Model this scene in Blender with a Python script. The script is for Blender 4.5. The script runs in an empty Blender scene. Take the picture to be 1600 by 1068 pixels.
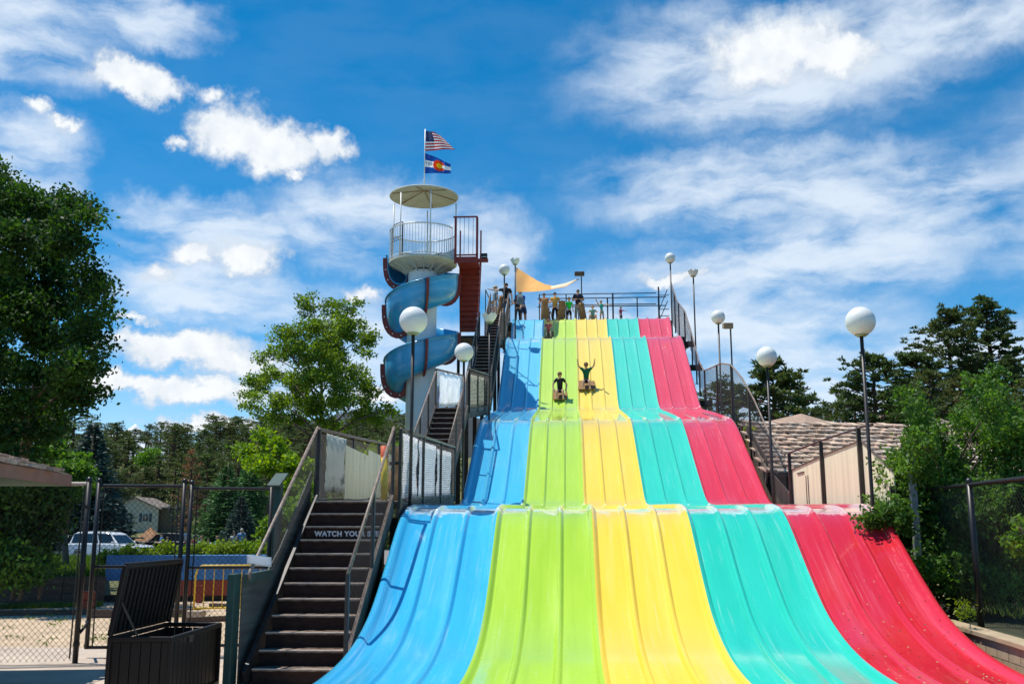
import bpy, math, random
import numpy as np
from mathutils import Vector, Matrix, Euler, noise as mnoise
R = math.radians
rng = random.Random(7)
nrs = np.random.RandomState(7)
sc = bpy.context.scene
col = sc.collection

# ------------------------------------------------------------------ camera
F, TH, YAW, EYE = 1556.0, R(10.77), R(3.3), 1.76
cam_d = bpy.data.cameras.new("camera"); cam = bpy.data.objects.new("camera", cam_d); col.objects.link(cam)
cam.location = (0, 0, EYE); cam.rotation_euler = (R(90) + TH, 0, YAW)
cam_d.sensor_width = 36; cam_d.lens = F / 1600 * 36; cam_d.clip_start = .1; cam_d.clip_end = 40000
cam_d.dof.use_dof = True; cam_d.dof.focus_distance = 36; cam_d.dof.aperture_fstop = 3.2
sc.camera = cam

# ------------------------------------------------------------------ sky, sun, exposure
SUN_TO = Vector((-.37, .09, 1.0)).normalized()
w = bpy.data.worlds.new("World"); sc.world = w; w.use_nodes = True
nt = w.node_tree; nt.nodes.clear(); N = nt.nodes; L = nt.links
def nn(t, **k):
    n = N.new(t)
    for a, b in k.items(): setattr(n, a, b)
    return n
def wmath(op, a, b=None, c=None, clamp=False):
    n = nn('ShaderNodeMath', operation=op, use_clamp=clamp)
    for i, v in enumerate((a, b, c)):
        if v is None: continue
        if isinstance(v, (int, float)): n.inputs[i].default_value = v
        else: L.new(v, n.inputs[i])
    return n.outputs[0]
def wvec(op, a, b=None, c=None):
    n = nn('ShaderNodeVectorMath', operation=op)
    for i, v in enumerate((a, b, c)):
        if v is None: continue
        if isinstance(v, tuple): n.inputs[i].default_value = v
        else: L.new(v, n.inputs[i])
    return n
def wmaprange(v, a, b, c=0., d=1.):
    n = nn('ShaderNodeMapRange', interpolation_type='SMOOTHSTEP')
    L.new(v, n.inputs[0])
    for i, x in enumerate((a, b, c, d)): n.inputs[i + 1].default_value = x
    return n.outputs[0]
sky = nn('ShaderNodeTexSky'); sky.sky_type = 'NISHITA'; sky.sun_disc = False
sky.sun_elevation = math.asin(SUN_TO.z); sky.sun_rotation = math.atan2(SUN_TO.x, SUN_TO.y) % (2 * math.pi)
sky.altitude = 2300; sky.air_density = 1.0; sky.dust_density = .35; sky.ozone_density = 3.0
hs = nn('ShaderNodeHueSaturation'); hs.inputs['Hue'].default_value = .489; hs.inputs['Saturation'].default_value = 1.40; hs.inputs['Value'].default_value = 1.42
L.new(sky.outputs[0], hs.inputs['Color'])
tc = nn('ShaderNodeTexCoord'); nrm = wvec('NORMALIZE', tc.outputs['Generated'])
sx = nn('ShaderNodeSeparateXYZ'); L.new(nrm.outputs[0], sx.inputs[0])
az = wmath('ARCTAN2', sx.outputs[0], sx.outputs[1]); el = wmath('ARCSINE', sx.outputs[2])
cv = nn('ShaderNodeCombineXYZ'); L.new(az, cv.inputs[0]); L.new(el, cv.inputs[1])
V = cv.outputs[0]
def wnoise(vec, scale, detail=5, rough=.55, dist=0):
    n = nn('ShaderNodeTexNoise'); n.inputs['Scale'].default_value = scale; n.inputs['Detail'].default_value = detail
    n.inputs['Roughness'].default_value = rough; n.inputs['Distortion'].default_value = dist
    L.new(vec, n.inputs['Vector']); return n
def px2ae(px, py):
    r = (px - 800) / F; u = (534 - py) / F
    d = Vector((r, math.cos(TH) - u * math.sin(TH), math.sin(TH) + u * math.cos(TH)))
    d = Matrix.Rotation(YAW, 3, 'Z') @ d; d.normalize()
    return math.atan2(d.x, d.y), math.asin(d.z)
warp = wnoise(V, 26, 6, .62)
wv = wvec('MULTIPLY_ADD', warp.outputs['Color'], (.066, .05, 0), (-.033, -.025, 0))
VW = wvec('ADD', V, wv.outputs[0]).outputs[0]
fine = wnoise(V, 60, 7, .6)
def blobfield(blobs, vec):
    cur = None
    for (px, py, rx, ry) in blobs:
        small = rx < 40; k = 1.75 if small else 1.0; rx *= k; ry *= k
        a, e = px2ae(px, py); s = (F / rx, F / ry, 0)
        m = wvec('MULTIPLY_ADD', vec, s, (-a * s[0], -e * s[1], 0))
        ln = wvec('LENGTH', m.outputs[0]).outputs['Value']
        if small: ln = wmath('ADD', ln, .34)
        cur = ln if cur is None else wmath('MINIMUM', cur, ln)
    return wmath('SUBTRACT', 1.0, cur)
CUM = [(190, 112, 66, 30), (238, 130, 56, 30), (322, 148, 30, 15), (368, 210, 84, 50), (430, 238, 84, 44), (515, 232, 54, 32),
       (458, 278, 22, 10), (60, 170, 20, 13), (90, 196, 16, 9), (275, 226, 20, 10), (385, 402, 60, 30), (298, 400, 52, 22), (244, 434, 22, 15),
       (290, 540, 140, 34), (225, 528, 60, 20), (360, 565, 90, 28), (300, 608, 150, 24), (180, 600, 80, 20), (211, 494, 34, 8),
       (345, 662, 130, 16), (572, 464, 30, 11), (1215, 70, 140, 48), (1180, 95, 90, 42), (1300, 85, 80, 38), (1050, 434, 56, 12),
       (590, 610, 60, 16), (-260, 300, 160, 60), (-420, 120, 130, 50), (1900, 380, 190, 60), (2150, 180, 150, 50)]
cf = blobfield(CUM, VW)
cf = wmath('ADD', cf, wmath('MULTIPLY', wmath('SUBTRACT', fine.outputs['Fac'], .5), .75))
cum = wmaprange(cf, -.14, .50)
WISP = [(1200, 100, 330, 105), (1480, 20, 260, 70), (1180, 290, 300, 70), (1400, 330, 260, 85), (1230, 420, 300, 70), (1100, 520, 330, 110),
        (720, 390, 130, 90), (30, 40, 170, 80), (560, 350, 160, 80), (330, 360, 170, 50), (300, 450, 190, 50), (240, 30, 110, 40), (40, 240, 90, 70), (1500, 560, 300, 60), (1230, 620, 260, 70),
        (520, 560, 220, 110), (-350, 350, 300, 160), (2000, 250, 400, 180), (820, 560, 500, 60)]
wf = blobfield(WISP, VW)
wm = wmaprange(wf, -.25, .55)
st = nn('ShaderNodeMapping'); L.new(wvec('ADD', V, wvec('MULTIPLY_ADD', warp.outputs['Color'], (.02, .02, 0), (-.01, -.01, 0)).outputs[0]).outputs[0], st.inputs['Vector']); st.inputs['Rotation'].default_value = (0, 0, R(-24)); st.inputs['Scale'].default_value = (1.3, 4.2, 1)
streak = wnoise(st.outputs[0], 6.5, 7, .56, .25)
# everywhere-else cirrus, so that the sky goes on outside the frame
cirr = wmaprange(streak.outputs['Fac'], .24, .66)
wisp = wmath('MULTIPLY', wmath('ADD', wmath('MULTIPLY', wm, .84), .04), cirr)
haze_h = wmaprange(el, R(14), R(0), 0, .38)
wisp = wmath('MAXIMUM', wisp, wmath('MULTIPLY', haze_h, wmaprange(streak.outputs['Fac'], .1, .6)))
det = wnoise(V, 34, 5, .55)
shade = wmaprange(det.outputs['Fac'], .3, .62, .55, 1.0)
ccol = nn('ShaderNodeMix', data_type='RGBA'); ccol.inputs[6].default_value = (5.9, 6.7, 7.7, 1); ccol.inputs[7].default_value = (9.0, 9.3, 9.6, 1)
L.new(wmath('MULTIPLY', wmaprange(cf, .05, .6), shade), ccol.inputs[0])
m1 = nn('ShaderNodeMix', data_type='RGBA'); L.new(wisp, m1.inputs[0]); L.new(hs.outputs[0], m1.inputs[6]); m1.inputs[7].default_value = (7.6, 8.5, 9.5, 1)
m2 = nn('ShaderNodeMix', data_type='RGBA'); L.new(cum, m2.inputs[0]); L.new(m1.outputs[2], m2.inputs[6]); L.new(ccol.outputs[2], m2.inputs[7])
bg = nn('ShaderNodeBackground'); bg.inputs['Strength'].default_value = .095
L.new(m2.outputs[2], bg.inputs['Color'])
wo = nn('ShaderNodeOutputWorld'); L.new(bg.outputs[0], wo.inputs['Surface'])
sd = bpy.data.lights.new("sun", 'SUN'); sd.energy = 4.6; sd.angle = R(.53); sd.color = (1, .95, .87)
so = bpy.data.objects.new("sun", sd); col.objects.link(so); so.rotation_euler = (-SUN_TO).to_track_quat('-Z', 'Y').to_euler(); so.location = (-10, 5, 60)
vs = sc.view_settings; vs.view_transform = 'Standard'; vs.look = 'None'; vs.exposure = .18; vs.gamma = 1; vs.use_curve_mapping = False
sc.render.engine = 'CYCLES'; sc.cycles.max_bounces = 6; sc.cycles.transparent_max_bounces = 8; sc.cycles.diffuse_bounces = 3; sc.cycles.glossy_bounces = 2
sc.cycles.transmission_bounces = 3; sc.cycles.use_denoising = True

# ------------------------------------------------------------------ helpers
def P(px, py, D):
    """point of the place at forward distance D metres seen at a photograph pixel"""
    r = (px - 800) / F; u = (534 - py) / F
    fh = math.cos(TH) - u * math.sin(TH); t = D / fh
    return Vector((r * t * math.cos(YAW) - D * math.sin(YAW), r * t * math.sin(YAW) + D * math.cos(YAW), EYE + (math.sin(TH) + u * math.cos(TH)) * t))
GS, GZ = 1.108, -.19      # the patio lies a little lower than the slide's datum
def gz(z): return z * GS + GZ
GROUND = [False]
def G(px, D, z=0.):
    e = math.atan2(z - EYE, D) - TH; return P(px, 534 - F * math.tan(e), D * GS)
def rootloc(o):
    if o is None: return Vector((0, 0, 0))
    while o.parent: o = o.parent
    return Vector(o.location)
def tag(o, label=None, cat=None, group=None, kind=None):
    if label: o['label'] = label
    if cat: o['category'] = cat
    if group: o['group'] = group
    if kind: o['kind'] = kind
    return o
def thing(name, label, cat, loc=(0, 0, 0), group=None):
    o = bpy.data.objects.new(name, None); o.empty_display_size = .2; col.objects.link(o); o.location = loc
    return tag(o, label, cat, group)
def link(name, me, parent=None, loc=None, rot=None, scale=None):
    o = bpy.data.objects.new(name, me); col.objects.link(o)
    if parent: o.parent = parent
    if loc is not None: o.location = Vector(loc) - rootloc(parent)
    if rot is not None: o.rotation_euler = rot
    if scale is not None: o.scale = scale
    return o
def copy_tree(o, parent=None):
    c = o.copy(); col.objects.link(c); c.parent = parent
    for ch in list(o.children): copy_tree(ch, c)
    return c
class MB:
    def __init__(s): s.v = []; s.f = []; s.m = []
    def add(s, vs, fs, m=0):
        b = len(s.v); s.v += [tuple(v) for v in vs]; s.f += [tuple(b + i for i in f) for f in fs]; s.m += [m] * len(fs); return s
    def box(s, x0, x1, y0, y1, z0, z1, m=0):
        v = [(x0, y0, z0), (x1, y0, z0), (x1, y1, z0), (x0, y1, z0), (x0, y0, z1), (x1, y0, z1), (x1, y1, z1), (x0, y1, z1)]
        return s.add(v, [(3, 2, 1, 0), (4, 5, 6, 7), (0, 1, 5, 4), (1, 2, 6, 5), (2, 3, 7, 6), (3, 0, 4, 7)], m)
    def obox(s, c, size, M=None, m=0):
        a, b, d = size[0] / 2, size[1] / 2, size[2] / 2
        v = [Vector(p) for p in [(-a, -b, -d), (a, -b, -d), (a, b, -d), (-a, b, -d), (-a, -b, d), (a, -b, d), (a, b, d), (-a, b, d)]]
        if M is not None: v = [M @ p for p in v]
        v = [p + Vector(c) for p in v]
        return s.add(v, [(3, 2, 1, 0), (4, 5, 6, 7), (0, 1, 5, 4), (1, 2, 6, 5), (2, 3, 7, 6), (3, 0, 4, 7)], m)
    def beam(s, p, q, wd, ht, m=0):
        """rectangular bar from p to q, wd across, ht upright"""
        p = Vector(p); q = Vector(q); d = q - p
        if d.length < 1e-6: return s
        u = d.normalized(); up = Vector((0, 0, 1)) if abs(u.z) < .97 else Vector((0, 1, 0))
        a = u.cross(up).normalized(); b = a.cross(u).normalized()
        v = [e + a * (sx_ * wd / 2) + b * (sz * ht / 2) for e in (p, q) for (sx_, sz) in ((-1, -1), (1, -1), (1, 1), (-1, 1))]
        return s.add(v, [(0, 1, 2, 3)[::-1], (4, 5, 6, 7), (0, 4, 5, 1)[::-1], (1, 5, 6, 2)[::-1], (2, 6, 7, 3)[::-1], (3, 7, 4, 0)[::-1]], m)
    def tube(s, pts, r, n=6, cap=True, m=0):
        pts = [Vector(p) for p in pts]; k = len(pts)
        rs = r if isinstance(r, (list, tuple)) else [r] * k
        b = len(s.v); pa = None
        for i, p in enumerate(pts):
            d = (pts[min(i + 1, k - 1)] - pts[max(i - 1, 0)])
            u = d.normalized() if d.length > 1e-9 else Vector((0, 0, 1))
            if pa is None:
                a = u.cross(Vector((0, 0, 1)) if abs(u.z) < .9 else Vector((1, 0, 0))).normalized()
            else:
                a = (pa - u * pa.dot(u))
                a = a.normalized() if a.length > 1e-6 else u.orthogonal().normalized()
            pa = a; c = u.cross(a)
            for j in range(n):
                t = 2 * math.pi * j / n; s.v.append(tuple(p + (a * math.cos(t) + c * math.sin(t)) * rs[i]))
        for i in range(k - 1):
            for j in range(n):
                a0 = b + i * n + j; a1 = b + i * n + (j + 1) % n
                s.f.append((a0, a1, a1 + n, a0 + n)); s.m.append(m)
        if cap:
            s.f.append(tuple(b + j for j in range(n))[::-1]); s.m.append(m)
            s.f.append(tuple(b + (k - 1) * n + j for j in range(n))); s.m.append(m)
        return s
    def lathe(s, prof, c=(0, 0, 0), n=24, m=0, a0=0, a1=2 * math.pi):
        full = abs(a1 - a0 - 2 * math.pi) < 1e-6; nn_ = n if full else n + 1; b = len(s.v)
        for (r, z) in prof:
            for j in range(nn_):
                t = a0 + (a1 - a0) * j / n; s.v.append((c[0] + r * math.cos(t), c[1] + r * math.sin(t), c[2] + z))
        for i in range(len(prof) - 1):
            for j in range(n):
                j2 = (j + 1) % nn_
                s.f.append((b + i * nn_ + j, b + i * nn_ + j2, b + (i + 1) * nn_ + j2, b + (i + 1) * nn_ + j)); s.m.append(m)
        return s
    def grid(s, rows, m=0):
        b = len(s.v); k = len(rows[0])
        for r in rows: s.v += [tuple(p) for p in r]
        for i in range(len(rows) - 1):
            for j in range(k - 1):
                s.f.append((b + i * k + j, b + i * k + j + 1, b + (i + 1) * k + j + 1, b + (i + 1) * k + j)); s.m.append(m if not callable(m) else m(i, j))
        return s
    def poly(s, pts, y0, y1, m=0):
        """prism of an (x,z) outline between two y"""
        n = len(pts); b = len(s.v)
        s.v += [(p[0], y0, p[1]) for p in pts] + [(p[0], y1, p[1]) for p in pts]
        s.f.append(tuple(range(b, b + n))); s.f.append(tuple(range(b + n, b + 2 * n))[::-1]); s.m += [m, m]
        for i in range(n):
            j = (i + 1) % n; s.f.append((b + i, b + i + n, b + j + n, b + j)); s.m.append(m)
        return s
    def ell(s, c, r, n=10, k=7, M=None, m=0):
        b = len(s.v); c = Vector(c)
        for i in range(k + 1):
            a = math.pi * i / k
            for j in range(n):
                t = 2 * math.pi * j / n
                p = Vector((math.sin(a) * math.cos(t) * r[0], math.sin(a) * math.sin(t) * r[1], math.cos(a) * r[2]))
                s.v.append(tuple(c + (M @ p if M is not None else p)))
        for i in range(k):
            for j in range(n):
                s.f.append((b + i * n + j, b + (i + 1) * n + j, b + (i + 1) * n + (j + 1) % n, b + i * n + (j + 1) % n)); s.m.append(m)
        return s
    def mesh(s, name, mats, smooth=False, off=None):
        me = bpy.data.meshes.new(name)
        v = s.v if off is None else [(p[0] - off[0], p[1] - off[1], p[2] - off[2]) for p in s.v]
        me.from_pydata(v, [], s.f)
        for mt in (mats if isinstance(mats, (list, tuple)) else [mats]): me.materials.append(mt)
        if isinstance(mats, (list, tuple)) and len(mats) > 1: me.polygons.foreach_set('material_index', s.m)
        if smooth: me.polygons.foreach_set('use_smooth', [True] * len(me.polygons))
        me.update(); return me
    def build(s, name, mats, parent=None, smooth=False, angle=None):
        if GROUND[0]: s.v = [(p[0], p[1], gz(p[2])) for p in s.v]
        if parent is not None:
            me = s.mesh(name, mats, smooth, rootloc(parent)); o = link(name, me, parent); return o
        # top-level: origin at the foot of the mesh
        xs = [p[0] for p in s.v]; ys = [p[1] for p in s.v]; zs = [p[2] for p in s.v]
        c = Vector(((min(xs) + max(xs)) / 2, (min(ys) + max(ys)) / 2, min(zs)))
        o = link(name, s.mesh(name, mats, smooth, c)); o.location = c; return o
def bevel(o, wdt=.01, seg=2):
    b = o.modifiers.new('bevel', 'BEVEL'); b.width = wdt; b.segments = seg; b.limit_method = 'ANGLE'; return o
def fast_mesh(name, v, quads, mats, mi=None, smooth=False):
    me = bpy.data.meshes.new(name); nv = len(v); nf = len(quads); k = quads.shape[1]
    me.vertices.add(nv); me.vertices.foreach_set('co', v.astype(np.float32).ravel())
    me.loops.add(nf * k); me.loops.foreach_set('vertex_index', quads.astype(np.int32).ravel())
    me.polygons.add(nf); me.polygons.foreach_set('loop_start', np.arange(0, nf * k, k, dtype=np.int32))
    for mt in (mats if isinstance(mats, (list, tuple)) else [mats]): me.materials.append(mt)
    if mi is not None: me.polygons.foreach_set('material_index', mi.astype(np.int32))
    if smooth: me.polygons.foreach_set('use_smooth', np.ones(nf, dtype=bool))
    me.update(); me.validate(); return me

# ------------------------------------------------------------------ materials
MATS = {}
def mat(name, c, rough=.6, var=.15, scale=6., metal=0., bump=0., bscale=None, c2=None, coat=0., trans=0., stretch=None, island=0., spec=.5, thr=(.35, .65), grime=None, objvar=0.):
    if name in MATS: return MATS[name]
    m = bpy.data.materials.new(name); m.use_nodes = True; t = m.node_tree; b = t.nodes['Principled BSDF']
    b.inputs['Roughness'].default_value = rough; b.inputs['Metallic'].default_value = metal; b.inputs['Coat Weight'].default_value = coat
    b.inputs['Coat Roughness'].default_value = .12; b.inputs['Specular IOR Level'].default_value = spec
    tcn = t.nodes.new('ShaderNodeTexCoord'); vec = tcn.outputs['Object']
    if stretch:
        mp = t.nodes.new('ShaderNodeMapping'); mp.inputs['Scale'].default_value = stretch; t.links.new(vec, mp.inputs[0]); vec = mp.outputs[0]
    nz = t.nodes.new('ShaderNodeTexNoise'); nz.inputs['Scale'].default_value = scale; nz.inputs['Detail'].default_value = 6; nz.inputs['Roughness'].default_value = .6
    t.links.new(vec, nz.inputs['Vector'])
    mr = t.nodes.new('ShaderNodeMapRange'); mr.inputs[1].default_value = thr[0]; mr.inputs[2].default_value = thr[1]; t.links.new(nz.outputs['Fac'], mr.inputs[0])
    mx = t.nodes.new('ShaderNodeMix'); mx.data_type = 'RGBA'
    lo = c2 if c2 else tuple(x * (1 - var) for x in c); hi = c if c2 else tuple(min(1, x * (1 + var)) for x in c)
    mx.inputs[6].default_value = (*lo, 1); mx.inputs[7].default_value = (*hi, 1); t.links.new(mr.outputs[0], mx.inputs[0])
    out = mx.outputs[2]
    if grime:
        n3 = t.nodes.new('ShaderNodeTexNoise'); n3.inputs['Scale'].default_value = grime[1]; n3.inputs['Detail'].default_value = 8; n3.inputs['Roughness'].default_value = .7
        t.links.new(tcn.outputs['Object'], n3.inputs['Vector'])
        m3 = t.nodes.new('ShaderNodeMapRange'); m3.inputs[1].default_value = grime[2]; m3.inputs[2].default_value = grime[2] + .12; t.links.new(n3.outputs['Fac'], m3.inputs[0])
        g = t.nodes.new('ShaderNodeMix'); g.data_type = 'RGBA'; t.links.new(m3.outputs[0], g.inputs[0]); t.links.new(out, g.inputs[6]); g.inputs[7].default_value = (*grime[0], 1); out = g.outputs[2]
    if island:
        ge = t.nodes.new('ShaderNodeNewGeometry'); h = t.nodes.new('ShaderNodeHueSaturation')
        m2_ = t.nodes.new('ShaderNodeMapRange'); t.links.new(ge.outputs['Random Per Island'], m2_.inputs[0]); m2_.inputs[3].default_value = 1 - island; m2_.inputs[4].default_value = 1 + island
        t.links.new(m2_.outputs[0], h.inputs['Value'])
        oi = t.nodes.new('ShaderNodeObjectInfo'); m4 = t.nodes.new('ShaderNodeMapRange'); t.links.new(oi.outputs['Random'], m4.inputs[0]); m4.inputs[3].default_value = .485; m4.inputs[4].default_value = .515
        t.links.new(m4.outputs[0], h.inputs['Hue']); t.links.new(out, h.inputs['Color']); out = h.outputs[0]
    if objvar:
        oi = t.nodes.new('ShaderNodeObjectInfo'); h = t.nodes.new('ShaderNodeHueSaturation'); m5 = t.nodes.new('ShaderNodeMapRange'); t.links.new(oi.outputs['Random'], m5.inputs[0])
        m5.inputs[3].default_value = 1 - objvar; m5.inputs[4].default_value = 1 + objvar; t.links.new(m5.outputs[0], h.inputs['Value']); t.links.new(out, h.inputs['Color']); out = h.outputs[0]
    t.links.new(out, b.inputs['Base Color'])
    if bump:
        bp = t.nodes.new('ShaderNodeBump'); bp.inputs['Strength'].default_value = bump; bp.inputs['Distance'].default_value = .02
        n2 = t.nodes.new('ShaderNodeTexNoise'); n2.inputs['Scale'].default_value = bscale or scale * 4; n2.inputs['Detail'].default_value = 5; t.links.new(vec, n2.inputs['Vector'])
        t.links.new(n2.outputs['Fac'], bp.inputs['Height']); t.links.new(bp.outputs[0], b.inputs['Normal'])
    if trans:
        tr = t.nodes.new('ShaderNodeBsdfTranslucent'); hh = t.nodes.new('ShaderNodeHueSaturation'); hh.inputs['Value'].default_value = 1.9; hh.inputs['Saturation'].default_value = 1.1
        hh.inputs['Hue'].default_value = .485 if c[1] > c[0] * 1.2 else .5
        t.links.new(out, hh.inputs['Color']); t.links.new(hh.outputs[0], tr.inputs['Color'])
        ms = t.nodes.new('ShaderNodeMixShader'); ms.inputs[0].default_value = trans; o_ = t.nodes['Material Output']
        t.links.new(b.outputs[0], ms.inputs[1]); t.links.new(tr.outputs[0], ms.inputs[2]); t.links.new(ms.outputs[0], o_.inputs['Surface'])
    MATS[name] = m; return m
M_concrete = mat('concrete', (.50, .41, .33), .85, .12, 1.3, bump=.3, bscale=40, grime=((.34, .27, .21), 3., .62))
M_sand = mat('sand', (.52, .39, .26), .95, .18, 2.2, bump=.6, bscale=18, grime=((.30, .22, .14), 1.6, .6))
M_dirt = mat('dirt_grass', (.13, .12, .045), .95, .3, .6, bump=.5, c2=(.055, .085, .02))
M_hill = mat('hill_ground', (.16, .16, .05), .95, .3, .045, c2=(.06, .085, .025))
M_asph = mat('asphalt', (.20, .19, .18), .9, .12, 3, bump=.2)
M_iron = mat('dark_painted_steel', (.030, .024, .022), .45, .3, 8, grime=((.10, .045, .02), 14., .68))
M_fence = mat('black_vinyl', (.010, .010, .011), .4, .2, 8)
M_rail = mat('worn_handrail', (.15, .10, .07), .5, .3, 9, c2=(.30, .23, .18))
M_wire = mat('galvanised_wire', (.030, .028, .028), .6, .2, 8)
M_tread = mat('worn_tread', (.28, .20, .155), .85, .2, 7, c2=(.05, .03, .025), bump=.2, spec=.2)
M_riser = mat('brown_riser', (.038, .021, .017), .75, .3, 6, stretch=(1, 1, 5), grime=((.045, .028, .02), 9., .66), spec=.15)
M_wood = mat('weathered_wood', (.16, .12, .095), .85, .3, 5, stretch=(1, 1, .2), c2=(.07, .05, .04), bump=.3)
M_nosing = mat('worn_nosing', (.58, .47, .38), .75, .15, 12, grime=((.10, .06, .05), 7., .66))
M_black = mat('black_steel', (.012, .010, .010), .6, .2, 4)
M_timber = mat('dark_timber', (.022, .016, .013), .8, .3, 4)
M_white = mat('white_enamel', (.78, .78, .74), .4, .05, 3, grime=((.38, .22, .12), 5., .70))
M_cream = mat('cream_underside', (.62, .60, .48), .55, .08, 3, grime=((.26, .14, .06), 4., .64))
M_red = mat('dark_red_paint', (.26, .028, .014), .45, .2, 5, grime=((.09, .02, .015), 5., .64))
M_white2 = mat('white_plain', (.8, .8, .78), .35, .04, 5)
M_chrome = mat('bright_metal', (.7, .7, .7), .2, .05, 5, metal=1)

SETTING = {}
def tree_material(name, c, c2, tr=.35, island=.45, rough=.6):
    return mat(name, c, rough, .2, .8, c2=c2, trans=tr, island=island, spec=.35)
M_leaf_dark = tree_material('leaf_dark', (.050, .115, .013), (.018, .05, .009), .36)
M_leaf_mid = tree_material('leaf_mid', (.15, .27, .030), (.07, .16, .020), .42)
M_leaf_bright = tree_material('leaf_bright', (.105, .22, .030), (.045, .12, .018), .40)
M_leaf_shrub = tree_material('leaf_shrub', (.26, .36, .03), (.13, .22, .02), .4)
M_pine = tree_material('pine_needles', (.10, .145, .035), (.045, .078, .022), .2, .45)
M_pine_dry = tree_material('pine_dry', (.15, .16, .04), (.07, .10, .028), .2, .4)
M_rust_tree = tree_material('pine_rust', (.30, .15, .06), (.17, .10, .045), .2, .3)
M_spruce_blue = tree_material('spruce_blue', (.065, .12, .095), (.03, .06, .045), .1, .35)
M_spruce_green = tree_material('spruce_green', (.09, .20, .04), (.035, .10, .028), .15, .4)
M_bark = mat('bark', (.13, .10, .075), .9, .3, 6, stretch=(1, 1, .3), bump=.5)
M_bark_pine = mat('bark_pine', (.11, .05, .03), .9, .3, 6, stretch=(1, 1, .3), bump=.5)
# ------------------------------------------------------------------ GROUND AND HILLS
def sheet(name, x0, x1, y0, y1, z, m, n=1):
    b = MB(); b.box(x0, x1, y0, y1, z - .3, z); o = b.build(name, m); tag(o, kind='structure'); return o
o = MB().grid([[(-6000, -3000, GZ-.02), (6000, -3000, GZ-.02)], [(-6000, 9000, GZ-.02), (6000, 9000, GZ-.02)]]).build('ground', M_dirt); tag(o, kind='structure')
sheet('patio_pavement', -16, 9, -8, 17.3, GZ, M_concrete)
# expansion joints scored in the patio
jt = MB()
for yy in (9.0, 12.0, 15.0): jt.box(-12, 6, yy, yy + .012, GZ+.0005, GZ+.003)
for xx in (-9.5, -6.3, -3.3): jt.box(xx, xx + .012, 2, 17.2, GZ+.0005, GZ+.0028)
o = jt.build('pavement_joint', mat('joint', (.12, .095, .075), .9)); tag(o, kind='structure')
sheet('sand_play_ground', -34, -3.2, 17.32, 29.9, GZ-.006, M_sand)
sheet('parking_lot', -85, 10, 60, 116, GZ+.02, M_asph)
def smooth(a, b, x):
    t = min(1, max(0, (x - a) / (b - a))); return t * t * (3 - 2 * t)
def hill(x, y):
    h = 21 * smooth(112, 270, y) * (1 - .25 * smooth(-40, 60, x)) - 8 * smooth(300, 500, y)
    r = 11.5 * smooth(9, 42, x) * smooth(42, 84, y) * (1 - .4 * smooth(110, 180, y))
    h = max(h, r) + .25 * min(h, r)
    if h > .3: h += mnoise.noise(Vector((x * .03, y * .03, 0))) * min(2.2, h * .25) + mnoise.noise(Vector((x * .12, y * .12, 3))) * .4
    return h - .55
xs = np.arange(-300, 301, 5.); ys = np.arange(36, 520, 5.)
o = MB().grid([[(x, y, hill(x, y)) for x in xs] for y in ys]).build('hills', M_hill, smooth=True); tag(o, kind='structure')

# dark wooded mountain behind, and the snowy range
def ridge(name, pts, D, m, depth, jag, seed, rows=9):
    pr = [P(px, py, D) for px, py in pts]
    out = []; n = 150
    line = []
    for i in range(n + 1):
        t = i / n * (len(pr) - 1); k = min(int(t), len(pr) - 2); f_ = t - k
        line.append(pr[k].lerp(pr[k + 1], f_))
    fw = Vector((-math.sin(YAW), math.cos(YAW), 0))
    for r_ in range(rows * 2 + 1):
        s = (r_ - rows) / rows
        row = []
        for p in line:
            h = p.z * (1 - abs(s)) ** 1.15
            q = p + fw * (s * depth)
            h += jag * (mnoise.fractal(Vector((q.x, q.y, seed)) / (depth * .22), .9, 2.1, 6)) * (.35 + .65 * (1 - abs(s))) * (1 if abs(s) < .95 else 0)
            row.append((q.x, q.y, h if abs(s) < .99 else -5))
        out.append(row)
    o = MB().grid(out).build(name, m, smooth=True); tag(o, kind='structure'); return o
M_mtn = mat('wooded_slope', (.040, .052, .055), 1, .3, .02, c2=(.016, .024, .030), bump=0)
ridge('wooded_mountain', [(120, 760), (330, 720), (410, 690), (450, 668), (520, 652), (570, 645), (640, 640), (760, 652), (900, 690), (1100, 730)], 1500, M_mtn, 420, 22, 3.3)
def snow_mat():
    m = mat('snowy_rock', (.16, .20, .27), .9, .2, .003); t = m.node_tree; b = t.nodes['Principled BSDF']
    g = t.nodes.new('ShaderNodeNewGeometry'); sp = t.nodes.new('ShaderNodeSeparateXYZ'); t.links.new(g.outputs['Position'], sp.inputs[0])
    nz = t.nodes.new('ShaderNodeTexNoise'); nz.inputs['Scale'].default_value = .008; nz.inputs['Detail'].default_value = 8; t.links.new(g.outputs['Position'], nz.inputs['Vector'])
    a = t.nodes.new('ShaderNodeMath'); a.operation = 'MULTIPLY_ADD'; t.links.new(nz.outputs['Fac'], a.inputs[0]); a.inputs[1].default_value = 1400; t.links.new(sp.outputs[2], a.inputs[2])
    r = t.nodes.new('ShaderNodeMapRange'); t.links.new(a.outputs[0], r.inputs[0]); r.inputs[1].default_value = 1330; r.inputs[2].default_value = 1450
    mx = t.nodes.new('ShaderNodeMix'); mx.data_type = 'RGBA'; t.links.new(r.outputs[0], mx.inputs[0]); src = b.inputs['Base Color'].links[0].from_socket
    t.links.new(src, mx.inputs[6]); mx.inputs[7].default_value = (.75, .78, .82, 1); t.links.new(mx.outputs[2], b.inputs['Base Color']); return m
ridge('snowy_mountains', [(-200, 720), (60, 705), (150, 684), (185, 676), (212, 664), (238, 684), (262, 676), (300, 700), (360, 690), (392, 672), (420, 684), (520, 720), (800, 740)], 9000, snow_mat(), 2600, 120, 8.1)

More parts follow.
